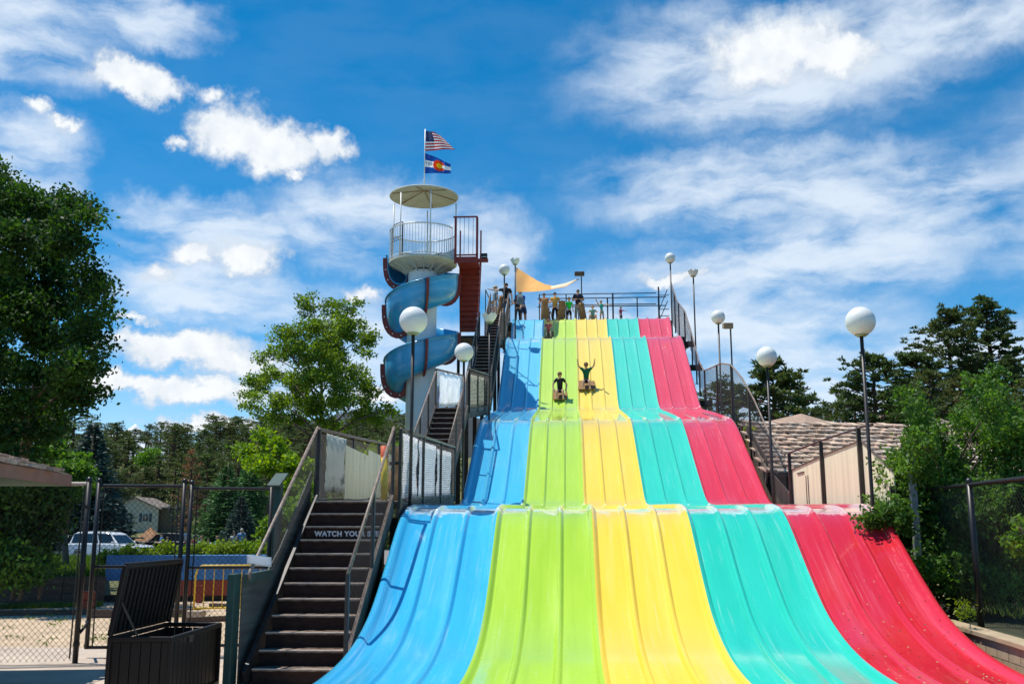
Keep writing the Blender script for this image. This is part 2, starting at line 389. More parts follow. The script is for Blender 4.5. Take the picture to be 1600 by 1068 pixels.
# ------------------------------------------------------------------ THE GIANT SLIDE
SX0, LW = -2.74, 1.545
PROF = [(9.0, .075), (10.2, .085), (11.2, .10), (11.9, .135), (12.6, .21), (13.4, .37), (14.2, .64), (15.0, 1.07), (15.8, 1.56), (16.35, 1.88), (16.8, 2.05), (17.3, 2.13), (18.2, 2.165),
        (20, 2.21), (22.5, 2.27), (24.6, 2.33), (25.3, 2.38), (25.9, 2.53), (26.8, 2.98), (28.4, 3.84), (29.8, 4.60), (30.5, 4.93), (31.1, 5.13), (31.8, 5.27),
        (33.5, 5.56), (35.6, 5.90), (37.3, 6.17), (38.0, 6.33), (38.6, 6.60), (39.6, 7.28), (41.4, 8.56), (43.0, 9.68), (43.7, 10.10), (44.25, 10.32), (44.9, 10.44), (46.0, 10.58), (46.9, 10.74), (47.4, 11.02),
        (48.2, 11.72), (48.75, 12.12), (49.15, 12.24), (49.7, 12.28)]
def interp_prof():
    ys_ = np.array([p[0] for p in PROF]); zs_ = np.array([p[1] for p in PROF])
    d = np.diff(zs_) / np.diff(ys_); m = np.zeros(len(ys_)); m[0] = d[0]; m[-1] = d[-1]; m[1:-1] = (d[:-1] + d[1:]) / 2
    return ys_, zs_, m
_Y, _Z, _Mt = interp_prof()
def sz(y):
    i = int(min(len(_Y) - 2, max(0, np.searchsorted(_Y, y) - 1))); h = _Y[i + 1] - _Y[i]; t = min(1, max(0, (y - _Y[i]) / h))
    return (2*t**3-3*t*t+1) * _Z[i] + (t**3-2*t*t+t) * h * _Mt[i] + (-2*t**3+3*t*t) * _Z[i+1] + (t**3-t*t) * h * _Mt[i+1]
def slope(y): return (sz(y + .05) - sz(y - .05)) / .1
def lane_mat(name, c, c2, pale_tone, worn=(.80, .78, .74)):
    m = bpy.data.materials.new(name); m.use_nodes = True; t = m.node_tree; b = t.nodes['Principled BSDF']
    b.inputs['Roughness'].default_value = .27; b.inputs['Coat Weight'].default_value = .35; b.inputs['Coat Roughness'].default_value = .07; b.inputs['Coat IOR'].default_value = 1.5
    b.inputs['Subsurface Weight'].default_value = 0
    g = t.nodes.new('ShaderNodeTexCoord'); at = t.nodes.new('ShaderNodeAttribute'); at.attribute_name = 'wear'
    def nz(scale, stretch, det=6, ro=.6):
        mp = t.nodes.new('ShaderNodeMapping'); mp.inputs['Scale'].default_value = stretch; t.links.new(g.outputs['Object'], mp.inputs[0])
        n = t.nodes.new('ShaderNodeTexNoise'); n.inputs['Scale'].default_value = scale; n.inputs['Detail'].default_value = det; n.inputs['Roughness'].default_value = ro
        t.links.new(mp.outputs[0], n.inputs['Vector']); return n.outputs['Fac']
    def mr(v, a, b_, c_=0., d_=1.):
        n = t.nodes.new('ShaderNodeMapRange'); t.links.new(v, n.inputs[0])
        for i, x in enumerate((a, b_, c_, d_)): n.inputs[i + 1].default_value = x
        return n.outputs[0]
    def mix(f, a, b_):
        n = t.nodes.new('ShaderNodeMix'); n.data_type = 'RGBA'; t.links.new(f, n.inputs[0])
        for i, x in ((6, a), (7, b_)):
            if isinstance(x, tuple): n.inputs[i].default_value = (*x, 1)
            else: t.links.new(x, n.inputs[i])
        return n.outputs[2]
    def mth(op, a, b_):
        n = t.nodes.new('ShaderNodeMath'); n.operation = op
        for i, x in ((0, a), (1, b_)):
            if isinstance(x, (int, float)): n.inputs[i].default_value = x
            else: t.links.new(x, n.inputs[i])
        n.use_clamp = True
        return n.outputs[0]
    base = mix(mr(nz(.9, (1.6, .22, .4)), .35, .68), c2, c)
    # pale streaks down each chute
    fd = mr(nz(2.2, (2.2, .10, .15), 5), .52, .72)
    base = mix(mth('MULTIPLY', fd, .30), base, pale_tone)
    # glare and haze of the upper drops, mixed into their colour as a paler tone
    sa = t.nodes.new('ShaderNodeAttribute'); sa.attribute_name = 'glare_tint'; base = mix(mth('MULTIPLY', sa.outputs['Fac'], .8), base, pale_tone)
    # scuffs and grime running down the fall line
    g1 = mr(nz(9, (1.0, .035, .05), 6, .65), .56, .74); dk = tuple(x * .55 for x in c2); base = mix(mth('MULTIPLY', g1, .22), base, dk)
    g2 = mr(nz(26, (1.0, .02, .03), 4, .6), .60, .72); base = mix(mth('MULTIPLY', g2, .20), base, worn)
    # worn-through gelcoat on the brow of each hump
    wn = mth('ADD', mth('MULTIPLY', at.outputs['Fac'], .62), mth('MULTIPLY', nz(3.2, (1.4, .8, 1), 8, .68), .62))
    wmask = mr(wn, .70, .80)
    base = mix(mth('MULTIPLY', wmask, .75), base, worn)
    t.links.new(base, b.inputs['Base Color'])
    sp = mr(nz(14, (1, .5, 1), 7, .7), .4, .7, .10, .30); t.links.new(sp, b.inputs['Roughness'])
    bp = t.nodes.new('ShaderNodeBump'); bp.inputs['Strength'].default_value = .12; bp.inputs['Distance'].default_value = .02
    t.links.new(nz(1.7, (1.2, .5, 1), 3), bp.inputs['Height']); t.links.new(bp.outputs[0], b.inputs['Normal']); t.links.new(bp.outputs[0], b.inputs['Coat Normal'])
    return m
LANES = [('blue', (.055, .50, .80), (.04, .42, .74), (.26, .68, .90)), ('lime green', (.46, .70, .045), (.39, .63, .03), (.62, .82, .20)), ('yellow', (.95, .68, .055), (.93, .60, .035), (.95, .78, .24)),
         ('turquoise', (.035, .62, .47), (.025, .55, .40), (.16, .72, .58)), ('crimson', (.72, .026, .048), (.64, .018, .036), (.85, .15, .22))]
slide = thing('giant_slide', 'huge wavy slide with blue, lime, yellow, turquoise and crimson lanes running down to the patio', 'slide', (1.2, 9, 0))
ysamp = sorted(set([round(9 + i * .2, 3) for i in range(204)] + [49.7] + [round(y0 + i * .06, 3) for y0, n in ((16, 30), (24.6, 25), (30, 30), (37.5, 25), (43.2, 25), (46.5, 20), (48.2, 20)) for i in range(n)]))
ysamp = [y for y in ysamp if y <= 49.7]
def xsec(first, last):
    """(x across a lane, height above the floor): three shallow chutes between rounded ridges"""
    pts = []
    cw = LW / 3
    def ridge_pts(cx, wd, ht, x_lo=-9, x_hi=9):
        for k in range(9):
            t = -1 + 2 * k / 8; x = cx + t * wd / 2
            if x_lo - 1e-6 <= x <= x_hi + 1e-6: pts.append((x, ht * (math.cos(t * math.pi / 2)) ** .6 if abs(t) < 1 else 0))
    ridge_pts(0, .15, .085, 0, 9)
    for k in range(3):
        a = k * cw; bnd = .080 if k == 0 else .056
        a2 = (k + 1) * cw; bnd2 = .080 if k == 2 else .056
        for q in (.02, .1, .5, .9, .98): pts.append((a + bnd + (a2 - bnd2 - a - bnd) * q, -.003 * math.sin(q * math.pi)))
        if k < 2: ridge_pts(a2, .105, .062)
    ridge_pts(LW, .15, .085, -9, LW)
    pts.sort()
    if first:
        pts = [(-.06, -.16), (-.06, .0), (-.052, .045), (-.03, .07), (.01, .082), (.05, .07), (.085, .035), (.11, .005)] + [p for p in pts if p[0] > .12]
    if last:
        pts = [p for p in pts if p[0] < LW - .12] + [(LW - .11, .005), (LW - .085, .035), (LW - .05, .07), (LW - .01, .082), (LW + .03, .07), (LW + .052, .045), (LW + .06, .0), (LW + .06, -.16)]
    return pts
BROWS = (17.0, 31.1, 44.1, 25.2, 38.0)
def wear_at(y, x):
    v = 0
    for b_, a_, l_ in ((17.3, 1.0, .9), (25.0, .8, .55), (31.6, .75, 1.2), (37.6, .55, .6), (44.6, .4, .5)): v = max(v, a_ * math.exp(-((y - b_) / l_) ** 2))
    if y > 17.3 and y < 25: v = max(v, .55)
    if y > 31.5 and y < 38: v = max(v, .42)
    return v
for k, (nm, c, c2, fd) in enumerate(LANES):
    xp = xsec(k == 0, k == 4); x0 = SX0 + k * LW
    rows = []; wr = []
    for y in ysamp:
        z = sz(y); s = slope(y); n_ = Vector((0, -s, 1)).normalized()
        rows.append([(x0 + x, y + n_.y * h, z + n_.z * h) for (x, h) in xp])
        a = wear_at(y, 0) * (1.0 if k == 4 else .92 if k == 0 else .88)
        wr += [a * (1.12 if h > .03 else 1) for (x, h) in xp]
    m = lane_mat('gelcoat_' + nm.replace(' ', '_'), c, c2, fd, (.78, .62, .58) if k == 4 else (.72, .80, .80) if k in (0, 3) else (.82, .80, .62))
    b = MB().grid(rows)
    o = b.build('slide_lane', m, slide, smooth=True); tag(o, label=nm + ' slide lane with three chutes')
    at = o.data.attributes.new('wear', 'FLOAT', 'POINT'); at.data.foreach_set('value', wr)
    bl = o.data.attributes.new('glare_tint', 'FLOAT', 'POINT'); bl.data.foreach_set('value', [min(1, max(0, (y - 22) / 22)) * .75 for y in ysamp for _ in xp])  # painted glare and haze, stronger further up the slide
    # moulded joints between the fibreglass sections of this lane
    for yj in (16.9, 25.1, 31.3, 38.1, 44.3):
        z = sz(yj); s = slope(yj); n_ = Vector((0, -s, 1)).normalized(); al = Vector((0, 1, s)).normalized()
        fl = MB()
        for d_, hh in ((0, .007),):
            rr = []
            for e in (-.035, -.03, .03, .035):
                c_ = Vector((0, yj, z)) + al * e; hz = hh if abs(e) < .032 else -.01
                rr.append([(x0 + x, c_.y + n_.y * (h + hz), c_.z + n_.z * (h + hz)) for (x, h) in xp if 0 <= x <= LW])
            fl.grid(rr)
        fo = fl.build('section_joint', m, o, smooth=True)
        a2 = fo.data.attributes.new('wear', 'FLOAT', 'POINT'); a2.data.foreach_set('value', [.8] * len(fo.data.vertices))
# frame below the slide
fr = MB()
for y in np.arange(14.6, 49.6, 2.5):
    z = sz(y) - .22; 
    fr.box(SX0 - .04, SX0 + 5 * LW + .04, y - .06, y + .06, z - .22, z - .02)
fr.build('cross_beam', M_timber, slide)
for side in (0, 1):
    x = SX0 + .02 if side == 0 else SX0 + 5 * LW - .02
    for y in np.arange(14.6, 49.6, 2.5):
        z = sz(y) - .44
        if z > .25:
            q = MB(); q.box(x - .075, x + .075, y - .075, y + .075, -.02, z); q.build('support_post', M_timber, slide)
    q = MB(); yl = np.arange(13.6, 49.7, .6)
    for a, b_ in zip(yl[:-1], yl[1:]): q.beam((x, a, sz(a) - .34), (x, b_, sz(b_) - .34), .07, .2)
    q.build('side_stringer', M_timber, slide)
    q = MB()
    for i, y in enumerate(np.arange(17.1, 47.0, 5.0)):
        q.beam((x, y, .1), (x, y + 5.0, sz(y + 5.) - .5), .05, .1)
        if sz(y) > 2.6: q.beam((x, y, sz(y) - .5), (x, y + 5., .3), .05, .1)
        for zz in np.arange(1.2, sz(y) - .6, 1.5): q.beam((x, y, zz), (x, y + 5., zz), .05, .14)
    q.build('diagonal_brace', M_timber, slide)
for x in (1.95, 3.51, .39, -1.17):
    for y in np.arange(19.6, 49.6, 5.0):
        q = MB(); q.box(x - .07, x + .07, y - .07, y + .07, -.02, sz(y) - .44); q.build('support_post', M_timber, slide)
# short platform ends (crossheads) sticking out on the right below the upper drops
for y in (47.6, 46.2, 44.2, 41.8, 39.2):
    q = MB(); q.box(SX0 + 5 * LW - .1, SX0 + 5 * LW + .62, y - .12, y + .12, sz(y) - .42, sz(y) - .2); q.build('beam_end', M_timber, slide)
q = MB(); q.box(SX0 - .1, SX0 + 5 * LW + .1, 17.6, 24.6, 1.55, 1.75); q.build('base_deck', M_timber, slide)

# ------------------------------------------------------------------ wire panels
def wires(b, p00, p10, p11, p01, sp=.055, r=.0017):
    """diamond mesh in the quad p00-p10 (bottom) p01-p11 (top): two families of diagonal wires"""
    p00, p10, p11, p01 = map(Vector, (p00, p10, p11, p01))
    W = ((p10 - p00).length + (p11 - p01).length) / 2; H = ((p01 - p00).length + (p11 - p10).length) / 2
    def pt(u, v): u /= W; v /= H; return p00 * (1-u)*(1-v) + p10*u*(1-v) + p11*u*v + p01*(1-u)*v
    st_ = sp * 1.414; n = int((W + H) / st_) + 1
    nr = (p10 - p00).cross(p01 - p00).normalized()
    for sgn in (1, -1):
        for i in range(1, n):
            c = i * st_
            if sgn == 1:
                u0, v0 = (c, 0) if c <= W else (W, c - W); u1, v1 = (0, c) if c <= H else (c - H, H)
            else:
                u0, v0 = (W - c, 0) if c <= W else (0, c - W); u1, v1 = (W, c) if c <= H else (W - (c - H), H)
            if abs(u0 - u1) < .01: continue
            a, q = pt(u0, v0), pt(u1, v1); d = (q - a).normalized(); e = d.cross(nr).normalized() * r
            k = nr * r; base = len(b.v)
            b.v += [tuple(a + e), tuple(a - e * .5 + k * .87), tuple(a - e * .5 - k * .87), tuple(q + e), tuple(q - e * .5 + k * .87), tuple(q - e * .5 - k * .87)]
            b.f += [(base, base+1, base+4, base+3), (base+1, base+2, base+5, base+4), (base+2, base, base+3, base+5)]; b.m += [0, 0, 0]
    return b
def railing(root, X, path, hgt, post_step=1.3, sp=.06, wr=.0022, low=.0, posts=True, mid=False, m_rail=None, m_post=None, mesh=True, bottom=True, pr=.026):
    """railing on the line X following path [(y, floor z)...]; posts, top rail, mesh are parts of root"""
    tr = MB(); tr.tube([(X, y, z + hgt) for y, z in path], .026, 8); tr.build('top_rail', m_rail or M_rail, root, smooth=True)
    if mesh:
        wm_ = MB(); 
        for (ya, za), (yb, zb) in zip(path[:-1], path[1:]):
            wires(wm_, (X, ya, za + low), (X, yb, zb + low), (X, yb, zb + hgt), (X, ya, za + hgt), sp, wr)
        wm_.build('wire_mesh', M_wire, root)
    if bottom:
        br = MB(); br.tube([(X, y, z + low + .03) for y, z in path], .014, 6); br.build('bottom_rail', M_iron, root)
    if posts:
        Ltot = path[-1][0] - path[0][0]; n = max(1, round(Ltot / post_step))
        for i in range(n + 1):
            y = path[0][0] + Ltot * i / n
            z = np.interp(y, [p[0] for p in path], [p[1] for p in path])
            q = MB(); q.box(X - pr, X + pr, y - pr, y + pr, z - .12, z + hgt - .01); q.build('rail_post', m_post or M_iron, root)

XL, XR = -3.93, -2.98
# ------------------------------------------------------------------ STAIR FLIGHTS
def flight(name, label, y0, z0, y1, z1, n, xl, xr, hr=1.12, left=True, right=True, group='flights of the slide stairs', closed=True, wr=.0022):
    root = thing(name, label, 'stairs', ((xl + xr) / 2, y0, z0), group)
    rise = (z1 - z0) / n; run = (y1 - y0) / n; wd = xr - xl - .1; cx = (xl + xr) / 2
    tb = MB().box(-wd/2, wd/2, -.025, run + .01, -.032, 0).mesh('tread', M_tread)
    nb = MB().box(-wd/2, wd/2, -.036, .012, -.013, .003).mesh('nosing', M_nosing)
    rb = MB().box(-wd/2 + .002, wd/2 - .002, .0, .02, -rise + .002, -.033).mesh('riser', M_riser)
    risers = []
    for i in range(n):
        z = z0 + rise * (i + 1); y = y0 + run * i
        t_ = link('tread', tb, root, (cx, y, z)); link('nosing', nb, t_)
        risers.append(link('riser', rb, root, (cx, y, z)))
    s_ = Vector((0, run, rise)).normalized(); a = math.atan2(rise, run)
    for x in (xl, xr):
        q = MB(); q.beam((x, y0 - .12, z0 + rise * .35), (x, y1 + .05, z1 + rise * .1 - .02), .05, .27); q.build('stringer', M_wood if x == xr else M_iron, root)
    path = [(y0 + .0, z0 + rise * .9), (y1, z1)]; msp = .085 if y0 < 14 else .06
    if right: railing(root, xr, path, hr, 1.6, sp=msp, wr=wr)
    if left: railing(root, xl, path, hr, 1.6, wr=wr)
    return root, risers
f1, f1r = flight('stair_flight', 'lowest dark brown stair flight beside the box, with painted words on one riser', 13.3, GZ, 16.5, 2.25, 12, -4.20, -2.93, 1.22, left=False, wr=.0016)
f2, _ = flight('stair_flight', 'second stair flight, rising behind the walkway banner beside the blue lane', 24.5, 2.62, 29.0, 5.3, 15, XL, XR)
f3, _ = flight('stair_flight', 'third and longest stair flight, below the red tower stairs', 37.0, 6.33, 42.3, 10.05, 20, XL + .08, XR + .05)
f4, _ = flight('stair_flight', 'topmost stair flight, reaching the crowd on the launch platform', 45.05, 10.2, 48.1, 12.28, 11, XL + .08, XR + .05)

# words painted on the riser
def text_mesh(s, size, offset=.0, depth=0.):
    cu = bpy.data.curves.new('t', 'FONT'); cu.body = s; cu.size = size; cu.offset = offset; cu.extrude = depth; cu.align_x = 'CENTER'; cu.align_y = 'CENTER'; cu.space_character = 1.12
    ob = bpy.data.objects.new('t', cu); col.objects.link(ob); dg = bpy.context.evaluated_depsgraph_get(); dg.update()
    me = bpy.data.meshes.new_from_object(ob.evaluated_get(dg)); bpy.data.objects.remove(ob); bpy.data.curves.remove(cu); return me
me = text_mesh('WATCH YOUR STEP', .108, .005, .0008); me.materials.append(mat('grey_stencil_paint', (.72, .72, .72), .7, .15, 20))
ri = f1r[9]; o = bpy.data.objects.new('painted_words', me); col.objects.link(o); o.parent = ri; o.location = (.10, -.003, -.120); o.rotation_euler = (R(90), 0, 0); o.name = 'painted_words'

# walkways between the flights
def walkway(label, path, xl, xr, left=True, right=True):
    root = thing('walkway', label, 'walkway', ((xl + xr) / 2, path[0][0], path[0][1]), 'walkways of the slide stairs')
    n = int((path[-1][0] - path[0][0]) / .16); ya, yb = path[0][0], path[-1][0]; st_ = (yb - ya) / n
    pm = MB().box(xl - (xl + xr) / 2, xr - (xl + xr) / 2, 0, st_ - .008, -.04, 0).mesh('deck_board', M_wood)
    for i in range(n):
        y = ya + st_ * i; z = np.interp(y, [p[0] for p in path], [p[1] for p in path]); link('deck_board', pm, root, ((xl + xr) / 2, y, z), (math.atan2(path[-1][1] - path[0][1], yb - ya), 0, 0))
    for x in (xl + .03, xr - .03):
        q = MB(); q.beam((x, ya, path[0][1] - .16), (x, yb, path[-1][1] - .16), .05, .22); q.build('edge_beam', M_wood, root)
    for y in np.arange(ya + .1, yb, 2.6):
        for x in (xl + .1, xr - .1):
            z = np.interp(y, [p[0] for p in path], [p[1] for p in path]) - .27
            q = MB(); q.box(x - .06, x + .06, y - .06, y + .06, 0, z); q.build('support_post', M_timber, root)
    if left: railing(root, xl, path, 1.2, 2.6)
    if right: railing(root, xr, path, 1.2, 2.6)
    return root
w1 = walkway('first walkway at the head of the lowest stairs, hung with plywood and banners', [(16.55, 2.25), (24.45, 2.60)], -4.2, XR + .16)
w2 = walkway('second walkway halfway up beside the slide, hung with white banners', [(29.05, 5.3), (36.95, 6.33)], XL, XR + .05)
w3 = walkway('small third walkway at the foot of the red tower stairs', [(42.35, 10.05), (45.0, 10.2)], XL - .95, XR + .05, left=False)
# dark boarding under the stairs, seen between stairs and slide
q = MB(); q.add([(-3.14, 13.9, GZ), (-3.14, 16.7, GZ), (-3.14, 16.7, 2.0), (-3.14, 16.3, 1.95), (-3.11, 13.9, GZ), (-3.11, 16.7, GZ), (-3.11, 16.7, 2.0), (-3.11, 16.3, 1.95)], [(0, 1, 2, 3), (7, 6, 5, 4), (0, 3, 7, 4), (3, 2, 6, 7)])
q.build('skirt_board', M_black, f1)

# left side of the lowest flight: green post, boarding, handrail
gp = MB(); gp.box(-4.44, -4.34, 13.0, 13.26, GZ, 1.22); M_green = mat('dark_green_paint', (.018, .06, .048), .5, .2, 5); bevel(gp.build('end_post', M_green, f1))
M_ply_grey = mat('grey_plywood', (.12, .125, .105), .8, .3, 3, stretch=(1, .3, 4), c2=(.07, .065, .055))
b = MB()
prof = [(13.27, GZ), (16.6, GZ), (16.6, 2.75), (14.9, 1.50), (14.3, 1.18), (13.27, 1.18)]
b.add([(-4.34, y, z) for y, z in prof] + [(-4.32, y, z) for y, z in prof], [(0, 1, 2, 3, 4, 5), (11, 10, 9, 8, 7, 6)] + [(i, i + 6, (i + 1) % 6 + 6, (i + 1) % 6) for i in range(6)]); b.build('side_boarding', M_ply_grey, f1)
q = MB(); q.beam((-4.29, 13.27, 1.15), (-4.29, 14.4, 1.17), .06, .12); q.build('cap_board', mat('green_grey_cap', (.05, .085, .07), .6, .2, 4), f1)
q = MB(); q.tube([(-4.24, 13.26, 1.14), (-4.24, 13.3, 1.24), (-4.24, 16.6, 3.50)], .026, 8); q.build('handrail', M_rail, f1, smooth=True)
q = MB(); wires(q, (-4.24, 14.3, 1.2), (-4.24, 16.6, 2.7), (-4.24, 16.6, 3.48), (-4.24, 14.3, 1.93), .06, .002); q.build('wire_mesh', M_wire, f1)
q = MB(); q.box(-4.27, -4.21, 16.57, 16.63, 2.1, 3.52); q.build('rail_post', M_iron, f1)
q = MB(); q.box(-4.66, -4.55, 15.6, 15.75, GZ, 2.5); q.obox((-4.6, 15.6, 2.56), (.2, .5, .03), Matrix.Rotation(R(25), 3, 'X')); o = q.build('utility_post', M_green); tag(o, 'dark green post with a slanted cap behind the lowest stair boarding', 'post')

# plywood sheets, banners and rolled mats on the first walkway
M_ply = mat('yellow_plywood', (.90, .75, .46), .75, .12, 1.5, stretch=(1, 3, .3), grime=((.36, .28, .17), 2.2, .63))
ply = thing('plywood_wall', 'row of pale yellow plywood sheets lining the left rail of the first walkway', 'wall', (-4.2, 18.0, 2.25))
for i, (a, b_) in enumerate(((18.3, 20.4), (20.42, 22.5), (22.52, 24.4))):
    q = MB(); za = 2.27 + (a - 16.5) * .043; X_ = -4.15; q.add([(X_, a, za), (X_, b_, za + .06), (X_, b_, za + .94), (X_, a, za + .98), (X_ + .02, a, za), (X_ + .02, b_, za + .06), (X_ + .02, b_, za + .94), (X_ + .02, a, za + .98)],
        [(0, 3, 2, 1), (4, 5, 6, 7), (3, 7, 6, 2), (0, 1, 5, 4), (0, 4, 7, 3), (1, 2, 6, 5)]); q.build('plywood_sheet', M_ply, ply)
def cloth_mat(name, c, grime=None, tr=.3):
    return mat(name, c, .85, .07, 2.5, trans=tr, bump=.3, bscale=6, grime=grime)
M_banner = cloth_mat('white_banner_cloth', (.86, .87, .88), ((.40, .43, .50), 1.4, .70), .5)
M_banner2 = cloth_mat('white_red_banner', (.86, .86, .86), ((.85, .58, .52), 1.2, .60), .5)
def banner(label, X, ya, yb, z0, z1, h, m, nx=26, amp=.03, stripes=None, group='banners hung on the walkway rails'):
    rows = []
    for i in range(9):
        v = i / 8; rows.append([(X + amp * math.sin(j * .9 + 2 * v) * (1 - .6 * v) + .012 * rng.uniform(-1, 1), ya + (yb - ya) * j / nx, z0 + (z1 - z0) * j / nx + h * v + (.015 * math.sin(j * .7) if i in (0,) else 0)) for j in range(nx + 1)])
    o = MB().grid(rows).build('banner', m, smooth=True); tag(o, label, 'banner', group)
    s = o.modifiers.new('s', 'SOLIDIFY'); s.thickness = .004; return o
banner('white banner with faded pink print, nearest panel on the right rail of the first walkway', XR + .12, 17.0, 18.7, 2.30, 2.36, 1.12, M_banner2)
banner('white banner, middle panel on the right rail of the first walkway', XR + .12, 18.8, 21.3, 2.36, 2.46, 1.1, M_banner)
banner('white banner, farthest panel on the right rail of the first walkway', XR + .12, 21.4, 24.1, 2.46, 2.58, 1.06, M_banner)
banner('crumpled pale banner at the corner of the first walkway above the lowest stairs', -4.12, 16.7, 18.2, 2.42, 2.46, .98, cloth_mat('pale_banner', (.55, .56, .50), ((.16, .15, .12), 1.6, .56)), amp=.05)
banner('white banner on the left rail of the second walkway beside the tower', XL + .05, 29.4, 35.2, 5.42, 6.2, 1.05, M_banner)
banner('white banner on the right rail of the second walkway beside the blue lane', XR + .0, 29.6, 35.4, 5.42, 6.2, 1.0, cloth_mat('cream_banner', (.80, .78, .68), ((.45, .35, .28), 1.1, .66), .5))
# rolled things stored at the walkway
t_ = thing('mat_bundle', 'brown canvas sack bundle hanging at the post of the first walkway', 'bundle', (-3.02, 17.6, 2.25))
q = MB(); rr = []
for i in range(12):
    v = i / 11; r_ = .13 + .05 * math.sin(v * 5) + (.05 if v > .9 else 0); rr.append([(-3.04 + (r_ * (1 + .15 * math.sin(3 * a + i))) * math.cos(a), 17.6 + r_ * math.sin(a), 2.28 + v * .95) for a in np.linspace(0, 2 * math.pi, 13)])
q.grid(rr); q.build('canvas', mat('brown_canvas', (.33, .19, .09), .9, .3, 5, bump=.5), t_, smooth=True)
q = MB(); q.tube([(-3.04, 17.6, 2.92), (-3.04, 17.6, 2.97)], .16, 12); q.build('tie_band', M_timber, t_)
t_ = thing('inflatable_tube', 'yellow and red rolled mat standing at the top of the lowest stairs', 'mat', (-3.14, 16.9, 2.26))
q = MB(); q.tube([(-3.14, 16.9, 2.28), (-3.15, 16.9, 3.0)], .06, 10); q.build('yellow_roll', mat('yellow_foam', (.75, .55, .03), .6), t_, smooth=True)
q = MB(); q.tube([(-3.15, 16.92, 2.75), (-3.16, 16.92, 3.2)], .066, 10); q.build('red_end', mat('red_foam', (.6, .09, .03), .6), t_, smooth=True)

# ------------------------------------------------------------------ launch platform
pl = thing('launch_platform', 'dark launch platform with pipe railings across the top of the slide', 'platform', (1.2, 50, 12.2))
n = 60
bm_ = MB().box(-4.2, 5.3, 0, .145, -.04, 0).mesh('deck_board', M_wood)
for i in range(34): link('deck_board', bm_, pl, (0, 49.75 + i * .15, 12.26))
for x in (-4.1, -1.2, 1.9, 5.2):
    for y in (50.0, 54.6):
        q = MB(); q.box(x - .09, x + .09, y - .09, y + .09, 0, 12.2); q.build('support_post', M_timber, pl)
    q = MB(); q.beam((x, 49.8, 12.08), (x, 54.8, 12.08), .1, .26); q.build('joist', M_timber, pl)
for y in (49.95, 54.7):
    q = MB(); q.beam((-4.2, y, 12.0), (5.3, y, 12.0), .1, .3); q.build('edge_beam', M_timber, pl)
def zat(py, D): return P(800, py, D).z
YF, YB = 50.9, 54.4
zf = zat(466.5, YF); zf2 = zat(479.5, YF); zb = zat(460, YB); 
for (ya, z, x0, x1) in ((YF, zf, -1.6, 5.1), (YF, zf2, -1.6, 5.1), (YB, zb, -1.6, 4.9), (YB, zb - .62, -1.6, 4.9)):
    q = MB(); q.tube([(x0, ya, z), (x1, ya, z)], .026, 8); q.build('railing_bar', M_black, pl, smooth=True)
for (x, ya, zt, r_) in ((2.06, YF, zf, .035), (3.6, YF, zf, .03), (4.7, YF, zf, .03), (-.6, YF, zf, .03), (.55, YF, zf, .03), (2.5, YB, zb, .045), (5.05, YB, zb + .35, .04), (-.1, YB, zb, .03), (-1.6, YB, zb, .03)):
    q = MB(); q.tube([(x, ya, 12.24), (x, ya, zt)], r_, 8); q.build('railing_post', M_black, pl)
for x in (5.07,):
    for z in (13.3, 13.9):
        q = MB(); q.tube([(x, 49.9, z), (x, YB, z)], .022, 6); q.build('railing_bar', M_black, pl)
for z in (12.75, 13.1, 13.85): q = MB(); q.tube([(4.7, YF, z), (5.25, YF, z)], .02, 6); q.build('railing_bar', M_black, pl)
q = MB(); wires(q, (-3.0, 47.9, 12.3), (-3.0, 50.6, 12.3), (-3.0, 50.6, 13.5), (-3.0, 47.9, 13.5), .1, .003);  q.build('wire_mesh', M_wire, pl)
q = MB(); q.tube([(-4.1, 48.2, 12.3), (-4.1, 48.2, 13.6), (-4.1, 54.4, 13.9)], .025, 6); q.tube([(-3.0, 47.9, 13.5), (-3.0, 50.6, 13.5)], .025, 6); q.build('side_rail', M_black, pl)

# ------------------------------------------------------------------ fence following the right edge of the slide
XF = 5.28
fp = [(50.0, 14.35), (47.5, 12.75), (44.4, 11.55), (42.6, 10.35), (40.2, 8.55), (38.9, 7.95), (37.4, 7.78), (34.5, 7.5), (32.4, 7.1), (30.4, 6.35), (28.6, 5.45), (26.6, 4.25), (24.9, 3.62)]
fb = thing('edge_fence', 'curving wire mesh fence along the outer edge of the upper crimson lane', 'fence', (XF, 37, 6))
q = MB(); q.tube([(XF, y, z) for y, z in fp], .026, 8); q.build('top_rail', M_rail, fb, smooth=True)
q = MB()
for (ya, za), (yb, zb_) in zip(fp[:-1], fp[1:]): wires(q, (XF, ya, sz(ya) - .05), (XF, yb, sz(yb) - .05), (XF, yb, zb_), (XF, ya, za), .085, .0028)
q.build('wire_mesh', M_wire, fb)
for y in (50.0, 48.5, 46.9, 44.6, 42.3, 40.2, 38.7, 35.5, 32.4, 29.4, 26.6):
    z = np.interp(-y, [-p[0] for p in fp], [p[1] for p in fp]); q = MB(); q.box(XF - .03, XF + .03, y - .03, y + .03, sz(y) - .6, z); q.build('fence_post', M_iron, fb)
q = MB()
for (ya, yb) in ((24.9, 27.5), (27.52, 30.2)):
    q.add([(XF + .05, ya, sz(ya) - .9), (XF + .05, yb, sz(yb) - .9), (XF + .05, yb, sz(yb) + .12), (XF + .05, ya, sz(ya) + .35), (XF + .08, ya, sz(ya) - .9), (XF + .08, yb, sz(yb) - .9), (XF + .08, yb, sz(yb) + .12), (XF + .08, ya, sz(ya) + .35)],
      [(0, 3, 2, 1), (4, 5, 6, 7), (3, 7, 6, 2), (0, 4, 7, 3), (1, 2, 6, 5)])
q.build('side_board', M_wood, fb)

